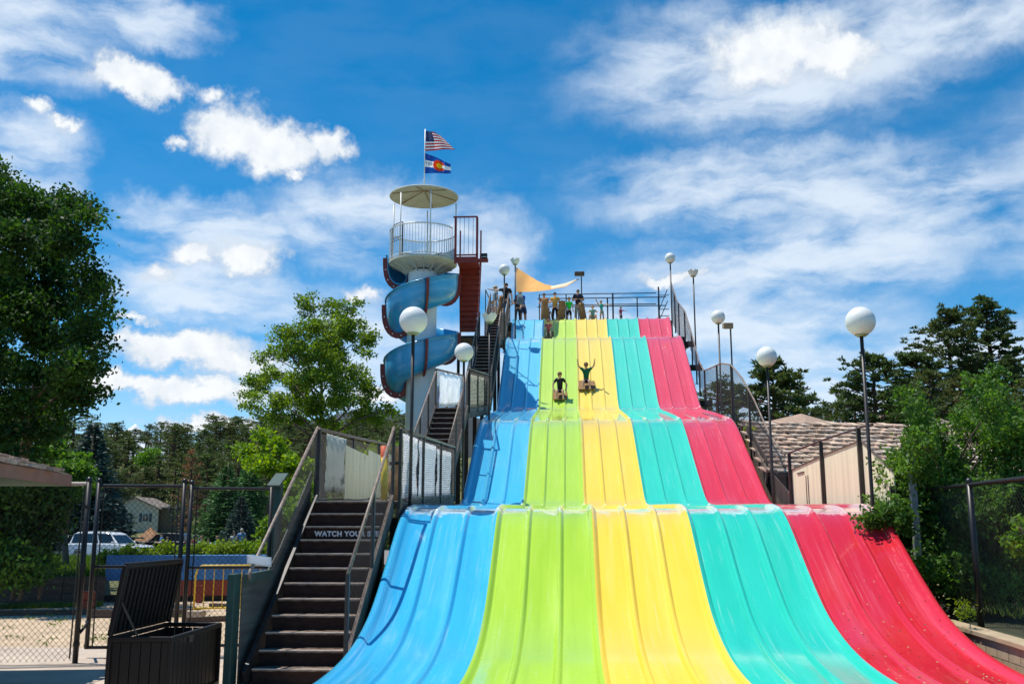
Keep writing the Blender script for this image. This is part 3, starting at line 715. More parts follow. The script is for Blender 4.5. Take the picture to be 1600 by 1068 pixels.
# plywood fence on the right beside the lowest hump
pf = thing('plywood_fence', 'pale plywood fence with dark posts beside the crimson lane, in front of the shingle roof', 'fence', (5.3, 21, 0))
ys_p = [24.5, 21.4, 18.6, 16.9]
M_ply2 = mat('cream_plywood', (.86, .78, .54), .75, .1, 1.3, stretch=(1, 3, .25), grime=((.40, .31, .20), 2.0, .66))
zt = [3.22, 3.34, 3.4, 2.75]
for i in range(3):
    a, b_ = ys_p[i], ys_p[i + 1]
    k = 2 if i < 2 else 1
    for j in range(k):
        y0 = a + (b_ - a) * j / k; y1 = a + (b_ - a) * (j + 1) / k + .012
        za = zt[i] + (zt[i + 1] - zt[i]) * j / k; zb_ = zt[i] + (zt[i + 1] - zt[i]) * (j + 1) / k
        q = MB(); X = 5.34; q.add([(X, y0, 1.2), (X, y1, 1.2), (X, y1, zb_), (X, y0, za), (X + .02, y0, 1.2), (X + .02, y1, 1.2), (X + .02, y1, zb_), (X + .02, y0, za)], [(0, 1, 2, 3), (7, 6, 5, 4), (3, 2, 6, 7), (0, 3, 7, 4), (1, 5, 6, 2)])
        q.build('plywood_sheet', M_ply2, pf)
        q = MB(); q.beam((X - .006, y0, za), (X - .006, y1, zb_), .03, .03); q.build('edge_trim', M_wood, pf)
for y in ys_p: q = MB(); q.box(5.26, 5.33, y - .035, y + .035, 0, 3.62 if y > 17 else 2.5); q.build('fence_post', M_iron, pf)
q = MB(); q.tube([(5.29, 24.5, 3.62), (5.29, 21.4, 3.64), (5.29, 18.6, 3.62), (5.29, 17.7, 3.60)], .022, 6); q.build('top_rail', M_iron, pf)
q = MB(); q.box(5.32, 5.335, 23.2, 23.9, 3.08, 3.11); q.box(5.325, 5.336, 23.05, 23.07, 2.3, 3.0); q.box(5.325, 5.336, 22.85, 22.87, 2.35, 3.0); q.build('crack_marks', M_wood, pf)
q = MB(); q.box(5.5, 5.6, 16.6, 16.7, 0, 3.0); o = q.build('steel_post', mat('grey_steel', (.25, .27, .27), .5)); tag(o, 'plain grey steel post beside the leafy tree and plywood fence', 'post')
# ------------------------------------------------------------------ SPIRAL SLIDE TOWER
TC = P(661, 400, 40.0); TX, TY = TC.x, TC.y; ZP = 12.72
tw = thing('spiral_slide_tower', 'tall white column tower with round roofed lookout and blue spiral chute', 'tower', (TX, TY, 0))
M_col = mat('column_white', (.84, .84, .80), .5, .10, 1.2, stretch=(1, 1, .15), grime=((.42, .38, .33), 1.1, .64))
q = MB().lathe([(.62, 0), (.605, 4), (.60, 8), (.595, 12.3)], (TX, TY, 0), 40); q.build('column', M_col, tw, smooth=True)
for z in (2.9, 5.9, 8.9): q = MB().lathe([(.625, z - .03), (.635, z - .02), (.635, z + .02), (.625, z + .03)], (TX, TY, 0), 40); q.build('column_seam', M_col, tw)
M_gel = mat('blue_gelcoat', (.045, .40, .74), .3, .12, 1.4, coat=.5, grime=((.05, .22, .42), 1.2, .62))
PITCH, ZT = 2.47, 13.62
def hz_(phi): return min(12.96 - .20 * (phi - R(175)) / math.pi, ZT - PITCH * (phi - R(150)) / (2 * math.pi))
def hpt(phi, r, dz): return (TX + r * math.cos(phi), TY - r * math.sin(phi), hz_(phi) + dz)
SEC = []
for k in range(23):
    t = k / 22
    if t < .16: SEC.append((.64, -.42 - .5 * t / .16))
    elif t < .62:
        a = (t - .16) / .46 * math.pi / 2; SEC.append((.64 + .16 + .60 * math.sin(a) - .16 * (1 - math.sin(a)), -.92 - .28 * math.sin(a * 2) * 1 - .0))
    else:
        a = (t - .62) / .38; SEC.append((1.40 + .06 * math.sin(a * 1.6), -.92 + a * .98))
SEC = [(.64, -.45), (.64, -.75), (.67, -.98), (.75, -1.12), (.88, -1.19), (1.02, -1.19), (1.15, -1.14), (1.27, -1.04), (1.36, -.90), (1.42, -.72), (1.455, -.5), (1.47, -.25), (1.475, 0), (1.50, .03), (1.525, 0)]
def trough(name, p0, p1, m, n_per=R(5), sec=SEC, off=0.):
    n = max(2, int((p1 - p0) / n_per)); rows = [[hpt(p0 + (p1 - p0) * i / n, r + off, z - off * .6) for r, z in sec] for i in range(n + 1)]
    o = MB().grid(rows).build(name, m, tw, smooth=True); s = o.modifiers.new('t', 'SOLIDIFY'); s.thickness = .02; return o
joints = [R(a) for a in (182, 336, 434, 541, 696, 794, 901)]
ends = [R(168)] + joints + [R(1015)]
for a, b_ in zip(ends[:-1], ends[1:]): trough('chute_section', a, b_, M_gel)
for a in joints:
    sec = []
    rows_in = [(r, z) for r, z in SEC]; 
    q = MB(); da = .035 / 1.4
    out = []
    for i, (r, z) in enumerate(SEC[:-2]):
        i0, i1 = max(0, i - 1), min(len(SEC) - 3, i + 1); d = Vector((SEC[i1][0] - SEC[i0][0], SEC[i1][1] - SEC[i0][1])).normalized(); nr_ = Vector((d.y, -d.x)); out.append((r + nr_.x * .21, z + nr_.y * .21))
    rows = []
    for ph in (a - da, a + da):
        rows.append([hpt(ph, r, z) for r, z in SEC[:-2]]); rows.append([hpt(ph, r, z) for r, z in out])
    q.grid([rows[1], rows[3]]); q.grid([rows[0], rows[1]]); q.grid([rows[3], rows[2]])
    fo = q.build('red_flange', M_red, tw)
    for i in (2, 4, 6, 8, 10):
        for sgn in (-1,):
            c_ = Vector(hpt(a + sgn * da, (SEC[i][0] + out[i][0]) / 2, (SEC[i][1] + out[i][1]) / 2)); tdir = (Vector(hpt(a + .01, 1, 0)) - Vector(hpt(a, 1, 0))).normalized() * sgn
            q = MB(); q.tube([c_ - tdir * .01, c_ + tdir * .02], .03, 8); q.build('bolt', M_white2, fo)
# straight run-out from the last turn, passing behind the walkway
rn = [Vector(hpt(R(1015), 1.05, -.1)), Vector((TX + .15, TY + 1.15, 6.9)), Vector((TX + .9, TY + .2, 5.9)), Vector((TX + .75, TY - 1.6, 5.2)), P(628, 735, 33)]
rows = []
for p_, q_ in zip(rn[:-1], rn[1:]):
    d_ = (q_ - p_).normalized(); s_ = Vector((d_.y, -d_.x, 0)).normalized()
    for t in (0, .33, .66, 1): c_ = p_.lerp(q_, t); rows.append([c_ + s_ * x + Vector((0, 0, z)) for x, z in ((-.42, 0), (-.40, -.3), (-.34, -.44), (-.2, -.52), (0, -.55), (.2, -.52), (.34, -.44), (.40, -.3), (.42, 0))])
o = MB().grid(rows).build('runout_chute', M_gel, tw, smooth=True); s = o.modifiers.new('t', 'SOLIDIFY'); s.thickness = .03
# platform
b = MB().lathe([(0, ZP), (1.38, ZP), (1.41, ZP - .02), (1.41, ZP - .10), (1.38, ZP - .12), (.9, ZP - .27), (.62, ZP - .36), (.60, ZP - .37)], (TX, TY, 0), 48); b.build('platform_floor', M_cream, tw)
for i in range(16):
    a = 2 * math.pi * (i + .5) / 16; ca, sa = math.cos(a), math.sin(a); q = MB()
    pr = [(.6, ZP - .50), (.6, ZP - .30), (1.36, ZP - .11), (1.36, ZP - .17), (1.0, ZP - .32), (.75, ZP - .50)]
    t = .018; vs_ = [(TX + r * ca - s_ * sa * t, TY + r * sa + s_ * ca * t, z) for s_ in (-1, 1) for r, z in pr]
    q.add(vs_, [tuple(range(6)), tuple(range(6, 12))[::-1]] + [(k, k + 6, (k + 1) % 6 + 6, (k + 1) % 6) for k in range(6)]); q.build('bracket', M_cream, tw)
RR = 1.385; ZRt = ZP + 1.30
def ring(r, z, rad, m, name, a0=0, a1=2 * math.pi, nn_=56):
    q = MB(); q.tube([(TX + r * math.cos(a0 + (a1 - a0) * i / nn_), TY + r * math.sin(a0 + (a1 - a0) * i / nn_), z) for i in range(nn_ + 1)], rad, 6, False); return q.build(name, m, tw, smooth=True)
gate0, gate1 = R(-22), R(22)
ring(RR, ZRt, .028, M_white2, 'guard_rail', gate1, gate0 + 2 * math.pi); ring(RR, ZP + .07, .02, M_white2, 'guard_rail', gate1, gate0 + 2 * math.pi)
bal = MB().tube([(0, 0, 0), (0, 0, 1.24)], .011, 6).mesh('baluster', M_white2)
for i in range(62):
    a = gate1 + (2 * math.pi - (gate1 - gate0)) * i / 61; link('baluster', bal, tw, (TX + RR * math.cos(a), TY + RR * math.sin(a), ZP + .06))
# inner white sheet wall at the back and a dark chute gate on the left
rows = [[(TX + 1.33 * math.cos(a), TY + 1.33 * math.sin(a), ZP + z) for a in np.linspace(R(-5), R(150), 24)] for z in (.05, .72 )]
o = MB().grid(rows).build('back_panel', mat('pale_sheet', (.55, .54, .52), .6, .1), tw); s = o.modifiers.new('s', 'SOLIDIFY'); s.thickness = .015
for a in (R(200), R(238)):
    q = MB(); q.tube([(TX + 1.3 * math.cos(a), TY + 1.3 * math.sin(a), ZP), (TX + 1.3 * math.cos(a), TY + 1.3 * math.sin(a), ZP + 1.42)], .03, 6); q.build('gate_post', M_black, tw)
q = MB()
for z in (.72, .84, 1.42): q.tube([(TX + 1.3 * math.cos(a), TY + 1.3 * math.sin(a), ZP + z) for a in np.linspace(R(200), R(238), 6)], .018, 6)
q.build('gate_bars', M_black, tw)
q = MB()
for i, dx in enumerate((.36, .46, .56)): q.box(TX + dx, TX + dx + .05, TY + 1.2, TY + 1.24, ZP + .35 + .03 * i, ZP + .78 - .03 * (2 - i))
q.build('dark_slots', M_black, tw)
for a in (R(20), R(92), R(164), R(236), R(290)):
    q = MB(); q.tube([(TX + RR * math.cos(a), TY + RR * math.sin(a), ZP), (TX + RR * math.cos(a), TY + RR * math.sin(a), 15.42)], .026, 8); q.build('roof_post', M_white2, tw, smooth=True)
ZR = zat(307, 40.0)
b = MB().lathe([(0, ZR + .34), (.35, ZR + .30), (.9, ZR + .16), (1.42, ZR + .02), (1.44, ZR), (1.44, ZR - .05), (1.41, ZR - .055), (1.38, ZR - .02), (.9, ZR + .12), (.3, ZR + .26), (0, ZR + .28)], (TX, TY, 0), 56)
rf = b.build('roof', M_cream, tw, smooth=True); e = rf.modifiers.new('e', 'EDGE_SPLIT'); e.split_angle = R(40)
for i in range(6):
    a = math.pi * 2 * i / 6 + .4; q = MB(); q.tube([(TX + .05 * math.cos(a), TY + .05 * math.sin(a), ZR + .24), (TX + 1.38 * math.cos(a), TY + 1.38 * math.sin(a), ZR - .03)], .018, 6); q.build('roof_rib', mat('rusty_rib', (.30, .20, .11), .8), rf)
q = MB(); q.tube([(TX, TY, ZR + .3), (TX, TY, ZR + .8)], .03, 8); q.build('mast_socket', M_white2, rf)
zfp = zat(202, 40.)
q = MB(); q.tube([(TX, TY, ZR + .3), (TX, TY, zfp)], .022, 8); o = q.build('flagpole', M_white2, smooth=True); tag(o, 'thin flagpole on top of the tower roof carrying two flags', 'flagpole')

# flags
def flag_pt(cs, u, v, ph, amp):
    TL, TR, BR, BL = cs[:4]
    px = (TL[0] * (1 - u) + TR[0] * u) * (1 - v) + (BL[0] * (1 - u) + BR[0] * u) * v
    py = (TL[1] * (1 - u) + TR[1] * u) * (1 - v) + (BL[1] * (1 - u) + BR[1] * u) * v
    py += .9 * math.sin(u * 7 + ph) * u + (cs[4] if len(cs) > 4 else 0) * math.sin(u * math.pi) * (1 - v)
    D = 40 + amp * math.sin(u * 9 + v * 2.2 + ph) * min(1, u * 3) 
    return P(px, py, D)
def flag(name, label, cs4, bulge, pat, mats, ph, nx=78, ny=52):
    def pt(u, v):
        p = flag_pt(cs4 + (bulge,), u, v, ph, .07); return p
    def fp_(u, v):
        TL, TR, BR, BL = cs4; return flag_pt((TL, TR, BR, BL, bulge), u, v, ph, .09)
    rows = [[fp_(i / nx, j / ny) for i in range(nx + 1)] for j in range(ny + 1)]
    b = MB().grid(rows, lambda j, i: pat((i + .5) / nx, (j + .5) / ny)); o = b.build(name, mats, smooth=True); tag(o, label, 'flag')
    return o, fp_
# cloth colours
FR = cloth_mat('flag_red', (.50, .02, .035), tr=.25); FW = cloth_mat('flag_white', (.80, .80, .80), tr=.3); FB = cloth_mat('flag_navy', (.015, .03, .14), tr=.2)
FBL = cloth_mat('flag_blue', (.012, .06, .36), tr=.25); FRR = cloth_mat('flag_scarlet', (.65, .05, .01), tr=.25); FG = cloth_mat('flag_gold', (.85, .45, .01), tr=.25)
def us(u, v):
    if u < .42 and v < 7 / 13: return 2
    return int(v * 13) % 2
us_o, uf = flag('striped_flag', 'red and white striped flag with starry navy corner, upper of the two on the pole', ((664, 204.5), (688, 211), (711, 233), (663.5, 236)), -1.5, us, [FR, FW, FB], .6)
q = MB()
for r_ in range(9):
    for c_ in range(6 if r_ % 2 == 0 else 5):
        u = (.42 / 12) * (2 * c_ + 1 + (r_ % 2)); v = (7 / 13 / 10) * (r_ + 1)
        pts = []
        for k in range(10):
            rad = .016 if k % 2 == 0 else .0065; a = math.pi * k / 5
            p = uf(u + rad * math.sin(a) * .62, v - rad * math.cos(a) * 1.3); pts.append(p + Vector((0, -.006, 0)))
        b0 = len(q.v); q.v += [tuple(p) for p in pts]; q.f.append(tuple(range(b0, b0 + 10))); q.m.append(0)
q.build('star', FW, us_o)['kind'] = 'stuff'
def colo(u, v):
    d = math.hypot((u - .56) * 1.5, v - .5)
    if d < .17: return 3
    if d < .36 and not (u > .60 and abs(v - .5) < (u - .56) * .75): return 2
    return 1 if 1 / 3 < v < 2 / 3 else 0
co_o, cfn = flag('emblem_flag', 'blue and white flag with red letter C round a gold disc, lower on the pole', ((664, 239), (704, 256), (705, 270.5), (663, 271)), -.5, colo, [FBL, FW, FRR, FG], 2.1)
for k, ch in enumerate('TON'):
    me = text_mesh(ch, 1.0, .03); 
    for v_ in me.vertices:
        u = .07 + k * .095 + v_.co.x * .085; vv = .5 - v_.co.y * .17; p = cfn(u, vv) + Vector((0, -.008, 0)); v_.co = p - rootloc(co_o)
    me.materials.append(FB); link('flag_letter', me, co_o)

# red stairs down from the lookout
rs = thing('red_stairs', 'steep dark red steel stairs down from the lookout, seen from below', 'stairs', (-4.05, 40.4, 9.95))
xa0, xa1, xb0, xb1 = -4.54, -3.66, -4.76, -3.98; ya, yb = 40.6, 42.8; za, zb2 = ZP - .05, 10.42; n = 12
q = MB(); q.box(xa0, xa1, 38.9, ya, ZP - .1, ZP - .04); q.build('landing_plate', M_red, rs)
q = MB(); q.box(xa0 + .002, xa1 - .002, 38.84, 38.899, ZP - .26, ZP - .02); q.build('fascia', M_red, rs)
for i in range(n):
    t = (i + 1) / n; y = ya + (yb - ya) * t; z = za + (zb2 - za) * t; x0 = xa0 + (xb0 - xa0) * t; x1 = xa1 + (xb1 - xa1) * t
    q = MB(); q.box(x0 + .03, x1 - .03, y - .24, y + .02, z - .04, z); q.build('tread', M_red, rs)
    q = MB(); q.box(x0 + .03, x1 - .03, y - .245, y - .235, z - .03, z + .165); q.build('riser', M_red, rs)
for (x0, x1) in ((xa0, xb0), (xa1, xb1)):
    q = MB(); q.beam((x0, ya - .1, za), (x1, yb + .1, zb2 - .1), .05, .26); q.build('stringer', M_red, rs)
    q = MB(); q.tube([(x0, ya, za + 1.05), (x1, yb, zb2 + 1.0)], .025, 6); q.build('handrail', M_red, rs)
    for t in (.25, .5, .75, 1.0):
        y = ya + (yb - ya) * t; z = za + (zb2 - za) * t; x = x0 + (x1 - x0) * t; q = MB(); q.tube([(x, y, z), (x, y, z + 1.02)], .02, 6); q.build('rail_post', M_red, rs)
    q = MB(); q.box(x0 - .045, x0 + .045, 38.8, 38.89, ZP - .3, ZP + 1.62); q.build('frame_post', M_red, rs)
    q = MB(); q.box(x0 - .03, x0 + .03, ya - .06, ya, ZP - .1, ZP + 1.6); q.build('frame_post', M_red, rs)
q = MB(); q.box(xa0 - .1, xa1 + .02, 38.8, 38.87, ZP + 1.63, ZP + 1.68); q.build('top_bar', M_red, rs)
q = MB(); q.box(xa0, xa1, 38.8, 38.86, ZP + .02, ZP + .07); q.build('low_bar', M_red, rs)
for i in range(4): x = xa0 + .17 + i * .18; q = MB(); q.tube([(x, 38.83, ZP + .05), (x + .01, 38.83, ZP + 1.64)], .009, 6); q.build('baluster', M_iron, rs)
q = MB(); q.box(xa1 + .05, xa1 + .45, 38.8, 38.95, ZP - .25, ZP - .12); q.build('lamp_arm', M_red, rs)
q = MB(); q.box(xb0, xb1, yb - .1, yb + .6, 10.12, 10.2); q.build('foot_plate', M_timber, rs)
q = MB(); q.obox((xa1 + .30, 38.85, ZP + .0), (.24, .16, .17), Matrix.Rotation(R(-15), 3, 'X')); fl = q.build('floodlight', M_iron); tag(fl, 'small floodlight on the red arm beside the lookout stairs', 'floodlight'); bevel(fl, .015)
q = MB(); q.obox((xa1 + .30, 38.765, ZP - .02), (.19, .006, .12), Matrix.Rotation(R(-15), 3, 'X')); q.build('lens', mat('lens', (.6, .6, .55), .15), fl)

# ------------------------------------------------------------------ GLOBE LAMPS
def acrylic():
    m = mat('white_acrylic', (.84, .84, .80), .3, .02, 1.5); return m
M_acr = acrylic(); M_collar = mat('lamp_collar', (.32, .36, .20), .5, .2, 6)
GD = MB(); GD.lathe([(.25 * math.sin(math.pi * i / 24), -.25 * math.cos(math.pi * i / 24)) for i in range(3, 25)], n=32); globe_me = GD.mesh('globe', M_acr, True)
CD = MB(); CD.lathe([(0, -.262), (.075, -.262), (.085, -.25), (.115, -.236), (.105, -.222), (.0, -.222)], n=24); collar_me = CD.mesh('lamp_collar', M_collar)
BW = MB()
pr = [(.06, -.20), (.10, -.19), (.17, -.10), (.22, .01), (.235, .06)]
rows = [[(r * math.cos(a), r * math.sin(a), z + (.035 * math.sin(5 * a) + .03 * math.sin(9 * a + 1) if k == len(pr) - 1 else 0)) for a in np.linspace(0, 2 * math.pi, 41)] for k, (r, z) in enumerate(pr)]
BW.grid(rows); bowl_me = BW.mesh('broken_globe', M_acr, True)
def lamp(px, py, D, base, label, kind='globe', s=1.):
    c = P(px, py, D); root = thing('globe_lamp' if kind == 'globe' else 'bowl_lamp', label, 'lamp', (c.x, c.y, base), 'lamp posts along both edges of the slide')
    g = link('globe' if kind == 'globe' else 'broken_shade', globe_me if kind == 'globe' else bowl_me, root, c, scale=(s, s, s))
    k = link('lamp_collar', collar_me, root, c + Vector((0, 0, 0 if kind == 'globe' else .04)), scale=(s, s, s))
    q = MB(); q.tube([(c.x, c.y, base), (c.x, c.y, c.z - .25 * s)], .032, 8); q.build('post', M_iron, root, smooth=True)
    q = MB(); q.box(c.x - .07, c.x + .07, c.y - .07, c.y + .07, base, base + .02); q.build('base_plate', M_iron, root); return root
lamp(646, 500.5, 17.4, 2.0, 'nearest white globe lamp left of the slide, in front of the spiral tower')
lamp(725, 550, 26., 2.3, 'white globe lamp between the spiral tower and the second stair flight')
lamp(788, 421, 43.2, 9.5, 'small white globe lamp above the woman at the head of the stairs')
lamp(1344.5, 502, 16.6, 0, 'nearest and largest white globe lamp right of the crimson lane')
lamp(1198, 557, 24.2, 0, 'white globe lamp on the right standing before the shingle roof')
lamp(1122, 495, 35, 0, 'white globe lamp beside the floodlight above the curved mesh fence')
lamp(1047, 403, 46, 9, 'smallest white globe lamp at the right corner of the launch platform')
lamp(765, 494, 32, 4, 'broken white lamp bowl over the third stair flight', 'bowl', 1.05)
lamp(805, 407, 46.5, 10.5, 'broken white lamp bowl on the post holding the orange sail', 'bowl', 1.0)
lamp(1083, 425, 42.5, 8, 'cracked white lamp bowl above the right mesh fence', 'bowl', 1.0)
def flood(px, py, D, base, label, w_, h_, tint):
    c = P(px, py, D); root = thing('floodlight_post', label, 'floodlight', (c.x, c.y, base))
    q = MB(); q.tube([(c.x + .08, c.y, base), (c.x + .08, c.y, c.z)], .03, 8); q.build('post', M_iron, root)
    q = MB(); q.obox((c.x - .02, c.y, c.z + h_ * .5), (w_, .4, h_), Matrix.Rotation(R(12), 3, 'X')); o = q.build('lamp_head', tint, root); bevel(o, .03)
    q = MB(); q.obox((c.x - .02, c.y - .03, c.z + h_ * -.06), (w_ * .8, .26, .02), Matrix.Rotation(R(12), 3, 'X')); q.build('lens', mat('lens2', (.45, .38, .28), .3), root)
flood(906, 431, 51.2, 12.2, 'dark boxy floodlight on a post behind the deck crowd', .52, .24, mat('brown_housing', (.10, .065, .05), .6))
flood(1138, 513, 36.5, 0, 'tan hooded floodlight on a post right of a globe lamp', .36, .22, mat('tan_housing', (.34, .25, .16), .5))

# ------------------------------------------------------------------ SAIL SHADE
TOPE = [(806.5, 417), (822, 427.5), (840, 438.5), (852, 444), (864, 446.5), (884, 442), (905, 434.5)]
BOTE = [(806.5, 456), (820, 456), (834, 455.5), (848, 454), (862, 452), (884, 447.5), (905, 436)]
def sv(t, E_):
    t *= len(E_) - 1; i = min(int(t), len(E_) - 2); f_ = t - i; return (E_[i][0] * (1 - f_) + E_[i + 1][0] * f_, E_[i][1] * (1 - f_) + E_[i + 1][1] * f_)
rows = []
for j in range(9):
    v = j / 8; r_ = []
    for i in range(37):
        u = i / 36; a = sv(u, TOPE); b_ = sv(u, BOTE); r_.append(P(a[0] * (1 - v) + b_[0] * v, a[1] * (1 - v) + b_[1] * v, 46.5 + 4.6 * u + v * 1.1 * math.sin(u * math.pi) + .12 * math.sin(u * 14 + v * 3)))
    rows.append(r_)
M_sail = cloth_mat('orange_sail', (.80, .43, .20), tr=.35); M_sail_in = cloth_mat('pale_sail', (.85, .72, .55), tr=.35)
o = MB().grid(rows, lambda j, i: 1 if (i >= 23 and j < 6) else 0).build('sail_shade', [M_sail, M_sail_in], smooth=True); tag(o, 'orange triangular sail shade stretched above the launch platform', 'sail shade')

GROUND[0] = True
# ------------------------------------------------------------------ LEFT CHAIN LINK FENCE AND GATE
def post(b, p, z0, z1, r=.03): b.tube([(p.x, p.y, z0), (p.x, p.y, z1)], r, 10); return b
def cap(b, p, z, r=.036): b.ell((p.x, p.y, z), (r, r, r), 8, 5); return b
FH = 2.42
pA = G(117, 14.15); pA0 = G(-360, 13.4)
cf_ = thing('chain_link_fence', 'black chain link fence panel left of the gate under the roof corner', 'fence', pA)
q = MB(); post(q, pA, 0, FH + .04, .042); cap(q, pA, FH + .05, .05); q.build('fence_post', M_fence, cf_, smooth=True)
q = MB(); q.tube([(pA0.x, pA0.y, FH), (pA.x - .55, pA.y, FH)], .026, 8); q.build('top_rail', M_fence, cf_)
q = MB(); q.tube([(pA.x - .55, pA.y, FH), (pA.x, pA.y, FH)], .028, 8); q.build('lit_rail_stretch', mat('sunlit_rail_tone', (.55, .45, .38), .5), cf_)  # pale end of the top rail: sunlight put into its colour
q = MB(); wires(q, (pA0.x, pA0.y, .03), (pA.x, pA.y, .03), (pA.x, pA.y, FH), (pA0.x, pA0.y, FH), .062, .0028); q.build('wire_mesh', M_fence, cf_)
q = MB(); q.tube([(pA.x - .09, pA.y, .06), (pA.x - .07, pA.y, FH)], .012, 6); q.build('tension_bar', M_fence, cf_)
for z in (.25, 1.3, 2.1): q = MB(); q.tube([(pA.x, pA.y, z - .025), (pA.x, pA.y, z + .025)], .05, 10); q.build('band_clamp', M_fence, cf_)
g0 = G(134, 14.75); g1 = G(272, 14.9)
gt = thing('gate', 'black chain link gate standing behind the open storage box', 'gate', g0)
for p in (g0, g1): q = MB(); post(q, p, .12, FH + .06, .036); cap(q, p, FH + .07, .045); q.build('frame_post', M_fence, gt, smooth=True)
for z in (.14, 1.26, FH): q = MB(); q.tube([(g0.x, g0.y, z), (g1.x, g1.y, z)], .024, 8); q.build('frame_rail', M_fence, gt)
q = MB(); wires(q, (g0.x, g0.y, .14), (g1.x, g1.y, .14), (g1.x, g1.y, FH), (g0.x, g0.y, FH), .062, .0028); q.build('wire_mesh', M_fence, gt)
for p in (g0, g1):
    s_ = .09 if p is g0 else -.09; q = MB(); q.tube([(p.x + s_, p.y, .14), (p.x + s_, p.y, FH)], .011, 6); q.build('tension_bar', M_fence, gt)
q = MB(); q.tube([(pA.x + .04, pA.y, .40), (pA.x + .10, pA.y + .1, .52), (g0.x - .02, g0.y - .03, .50)], .022, 8); q.tube([(pA.x + .10, pA.y + .1, .50), (pA.x + .10, pA.y + .1, .30)], .016, 6); q.build('latch', M_fence, gt)
h0 = G(284, 14.95); h1 = G(413, 15.1)
ff = thing('chain_link_fence', 'black chain link fence panel between the gate and the green post', 'fence', h0)
for p in (h0, h1): q = MB(); post(q, p, 0, FH + .04, .036); cap(q, p, FH + .05, .045); q.build('fence_post', M_fence, ff, smooth=True)
for z in (.14, 1.24, FH - .03): q = MB(); q.tube([(h0.x, h0.y, z), (h1.x, h1.y, z)], .022, 8); q.build('frame_rail', M_fence, ff)
q = MB(); wires(q, (h0.x, h0.y, .05), (h1.x, h1.y, .05), (h1.x, h1.y, FH), (h0.x, h0.y, FH), .062, .0028); q.build('wire_mesh', M_fence, ff)
q = MB(); q.tube([(h0.x + .1, h0.y, .05), (h0.x + .1, h0.y, FH)], .011, 6); q.build('tension_bar', M_fence, ff)

# ------------------------------------------------------------------ STORAGE BOX
M_resin = mat('dark_resin', (.012, .008, .007), .5, .2, 14, stretch=(1, 1, 8), spec=.3)
M_resin2 = mat('dark_resin_inside', (.012, .010, .010), .6, .2, 10)
bA = P(173, 985, 10.6 * GS); A0 = Vector((bA.x, bA.y, 0)); ux = Vector((1, 0, 0)); ang = R(0)
BWd, BL_, BH = .70, 1.80, .70
bx = thing('storage_box', 'black ribbed resin storage box standing on the patio with its lid open', 'storage box', (A0.x, A0.y, 0))
bdir = (G(346, 12.25) - G(274, 10.7)); bdir.z = 0; bdir.normalize(); wdir = Vector((bdir.y, -bdir.x, 0))
def BP(a, l, z): return A0 + wdir * a + bdir * l + Vector((0, 0, z))
def panelq(b, c0, c1, z0, z1, nout, th=.02):
    v = [c0 + Vector((0, 0, z0)), c1 + Vector((0, 0, z0)), c1 + Vector((0, 0, z1)), c0 + Vector((0, 0, z1))]; v += [p - nout * th for p in v]
    b.add(v, [(0, 1, 2, 3), (7, 6, 5, 4), (0, 4, 5, 1), (1, 5, 6, 2), (2, 6, 7, 3), (3, 7, 4, 0)])
M_frame = M_resin
for (a0, l0, a1, l1, no, npl) in ((0, 0, BWd, 0, -bdir, 6), (BWd, 0, BWd, BL_, wdir, 12), (0, 0, 0, BL_, -wdir, 12), (0, BL_, BWd, BL_, bdir, 6)):
    for i in range(npl):
        t0, t1 = i / npl + .006, (i + 1) / npl - .006; c0 = BP(a0 + (a1 - a0) * t0, l0 + (l1 - l0) * t0, 0); c1 = BP(a0 + (a1 - a0) * t1, l0 + (l1 - l0) * t1, 0)
        q = MB(); panelq(q, c0 - no * .012, c1 - no * .012, .04, BH - .05, no, .015); bevel(q.build('plank', M_resin, bx), .004)
for (a, l) in ((0, 0), (BWd, 0), (BWd, BL_), (0, BL_)):
    q = MB(); c = BP(a, l, BH / 2); q.obox((c.x, c.y, c.z), (.05, .05, BH), Matrix.Rotation(math.atan2(bdir.y, bdir.x), 3, 'Z')); bevel(q.build('corner_post', M_resin, bx), .01)
for (a0, l0, a1, l1) in ((0, 0, BWd, 0), (BWd, 0, BWd, BL_), (0, 0, 0, BL_), (0, BL_, BWd, BL_)):
    for z in (BH - .02, .025): q = MB(); q.beam(BP(a0, l0, z), BP(a1, l1, z), .052, .05); bevel(q.build('rim' if z > .3 else 'base_strip', M_resin, bx), .01)
q = MB(); c = BP(BWd / 2, BL_ / 2, .03); q.obox(c, (BL_ - .06, BWd - .06, .02), Matrix.Rotation(math.atan2(bdir.y, bdir.x), 3, 'Z')); q.build('floor_panel', M_resin2, bx)
q = MB(); c = BP(BWd + .03, .62, BH - .07); q.obox(c, (.03, .05, .07), Matrix.Rotation(math.atan2(bdir.y, bdir.x) + R(90), 3, 'Z')); q.build('latch', M_chrome, bx)
la = R(80); LH = .72
def LP(h, l, t): return BP(math.cos(la) * h - math.sin(la) * t, l, BH + math.sin(la) * h + math.cos(la) * t + .01)
lid = MB(); vs_ = [LP(h, l, t) for t in (0, .03) for (h, l) in ((0, -.03), (LH, -.03), (LH, BL_ + .03), (0, BL_ + .03))]
lid.add(vs_, [(0, 1, 2, 3), (7, 6, 5, 4), (0, 4, 5, 1), (1, 5, 6, 2), (2, 6, 7, 3), (3, 7, 4, 0)]); lo = lid.build('lid', M_resin, bx); bevel(lo, .008)
for i in range(14):
    l = .04 + i * (BL_ - .08) / 13; q = MB(); q.beam(LP(.04, l, -.018), LP(LH - .05, l, -.018), .022, .03); q.build('lid_rib', M_resin2, lo)
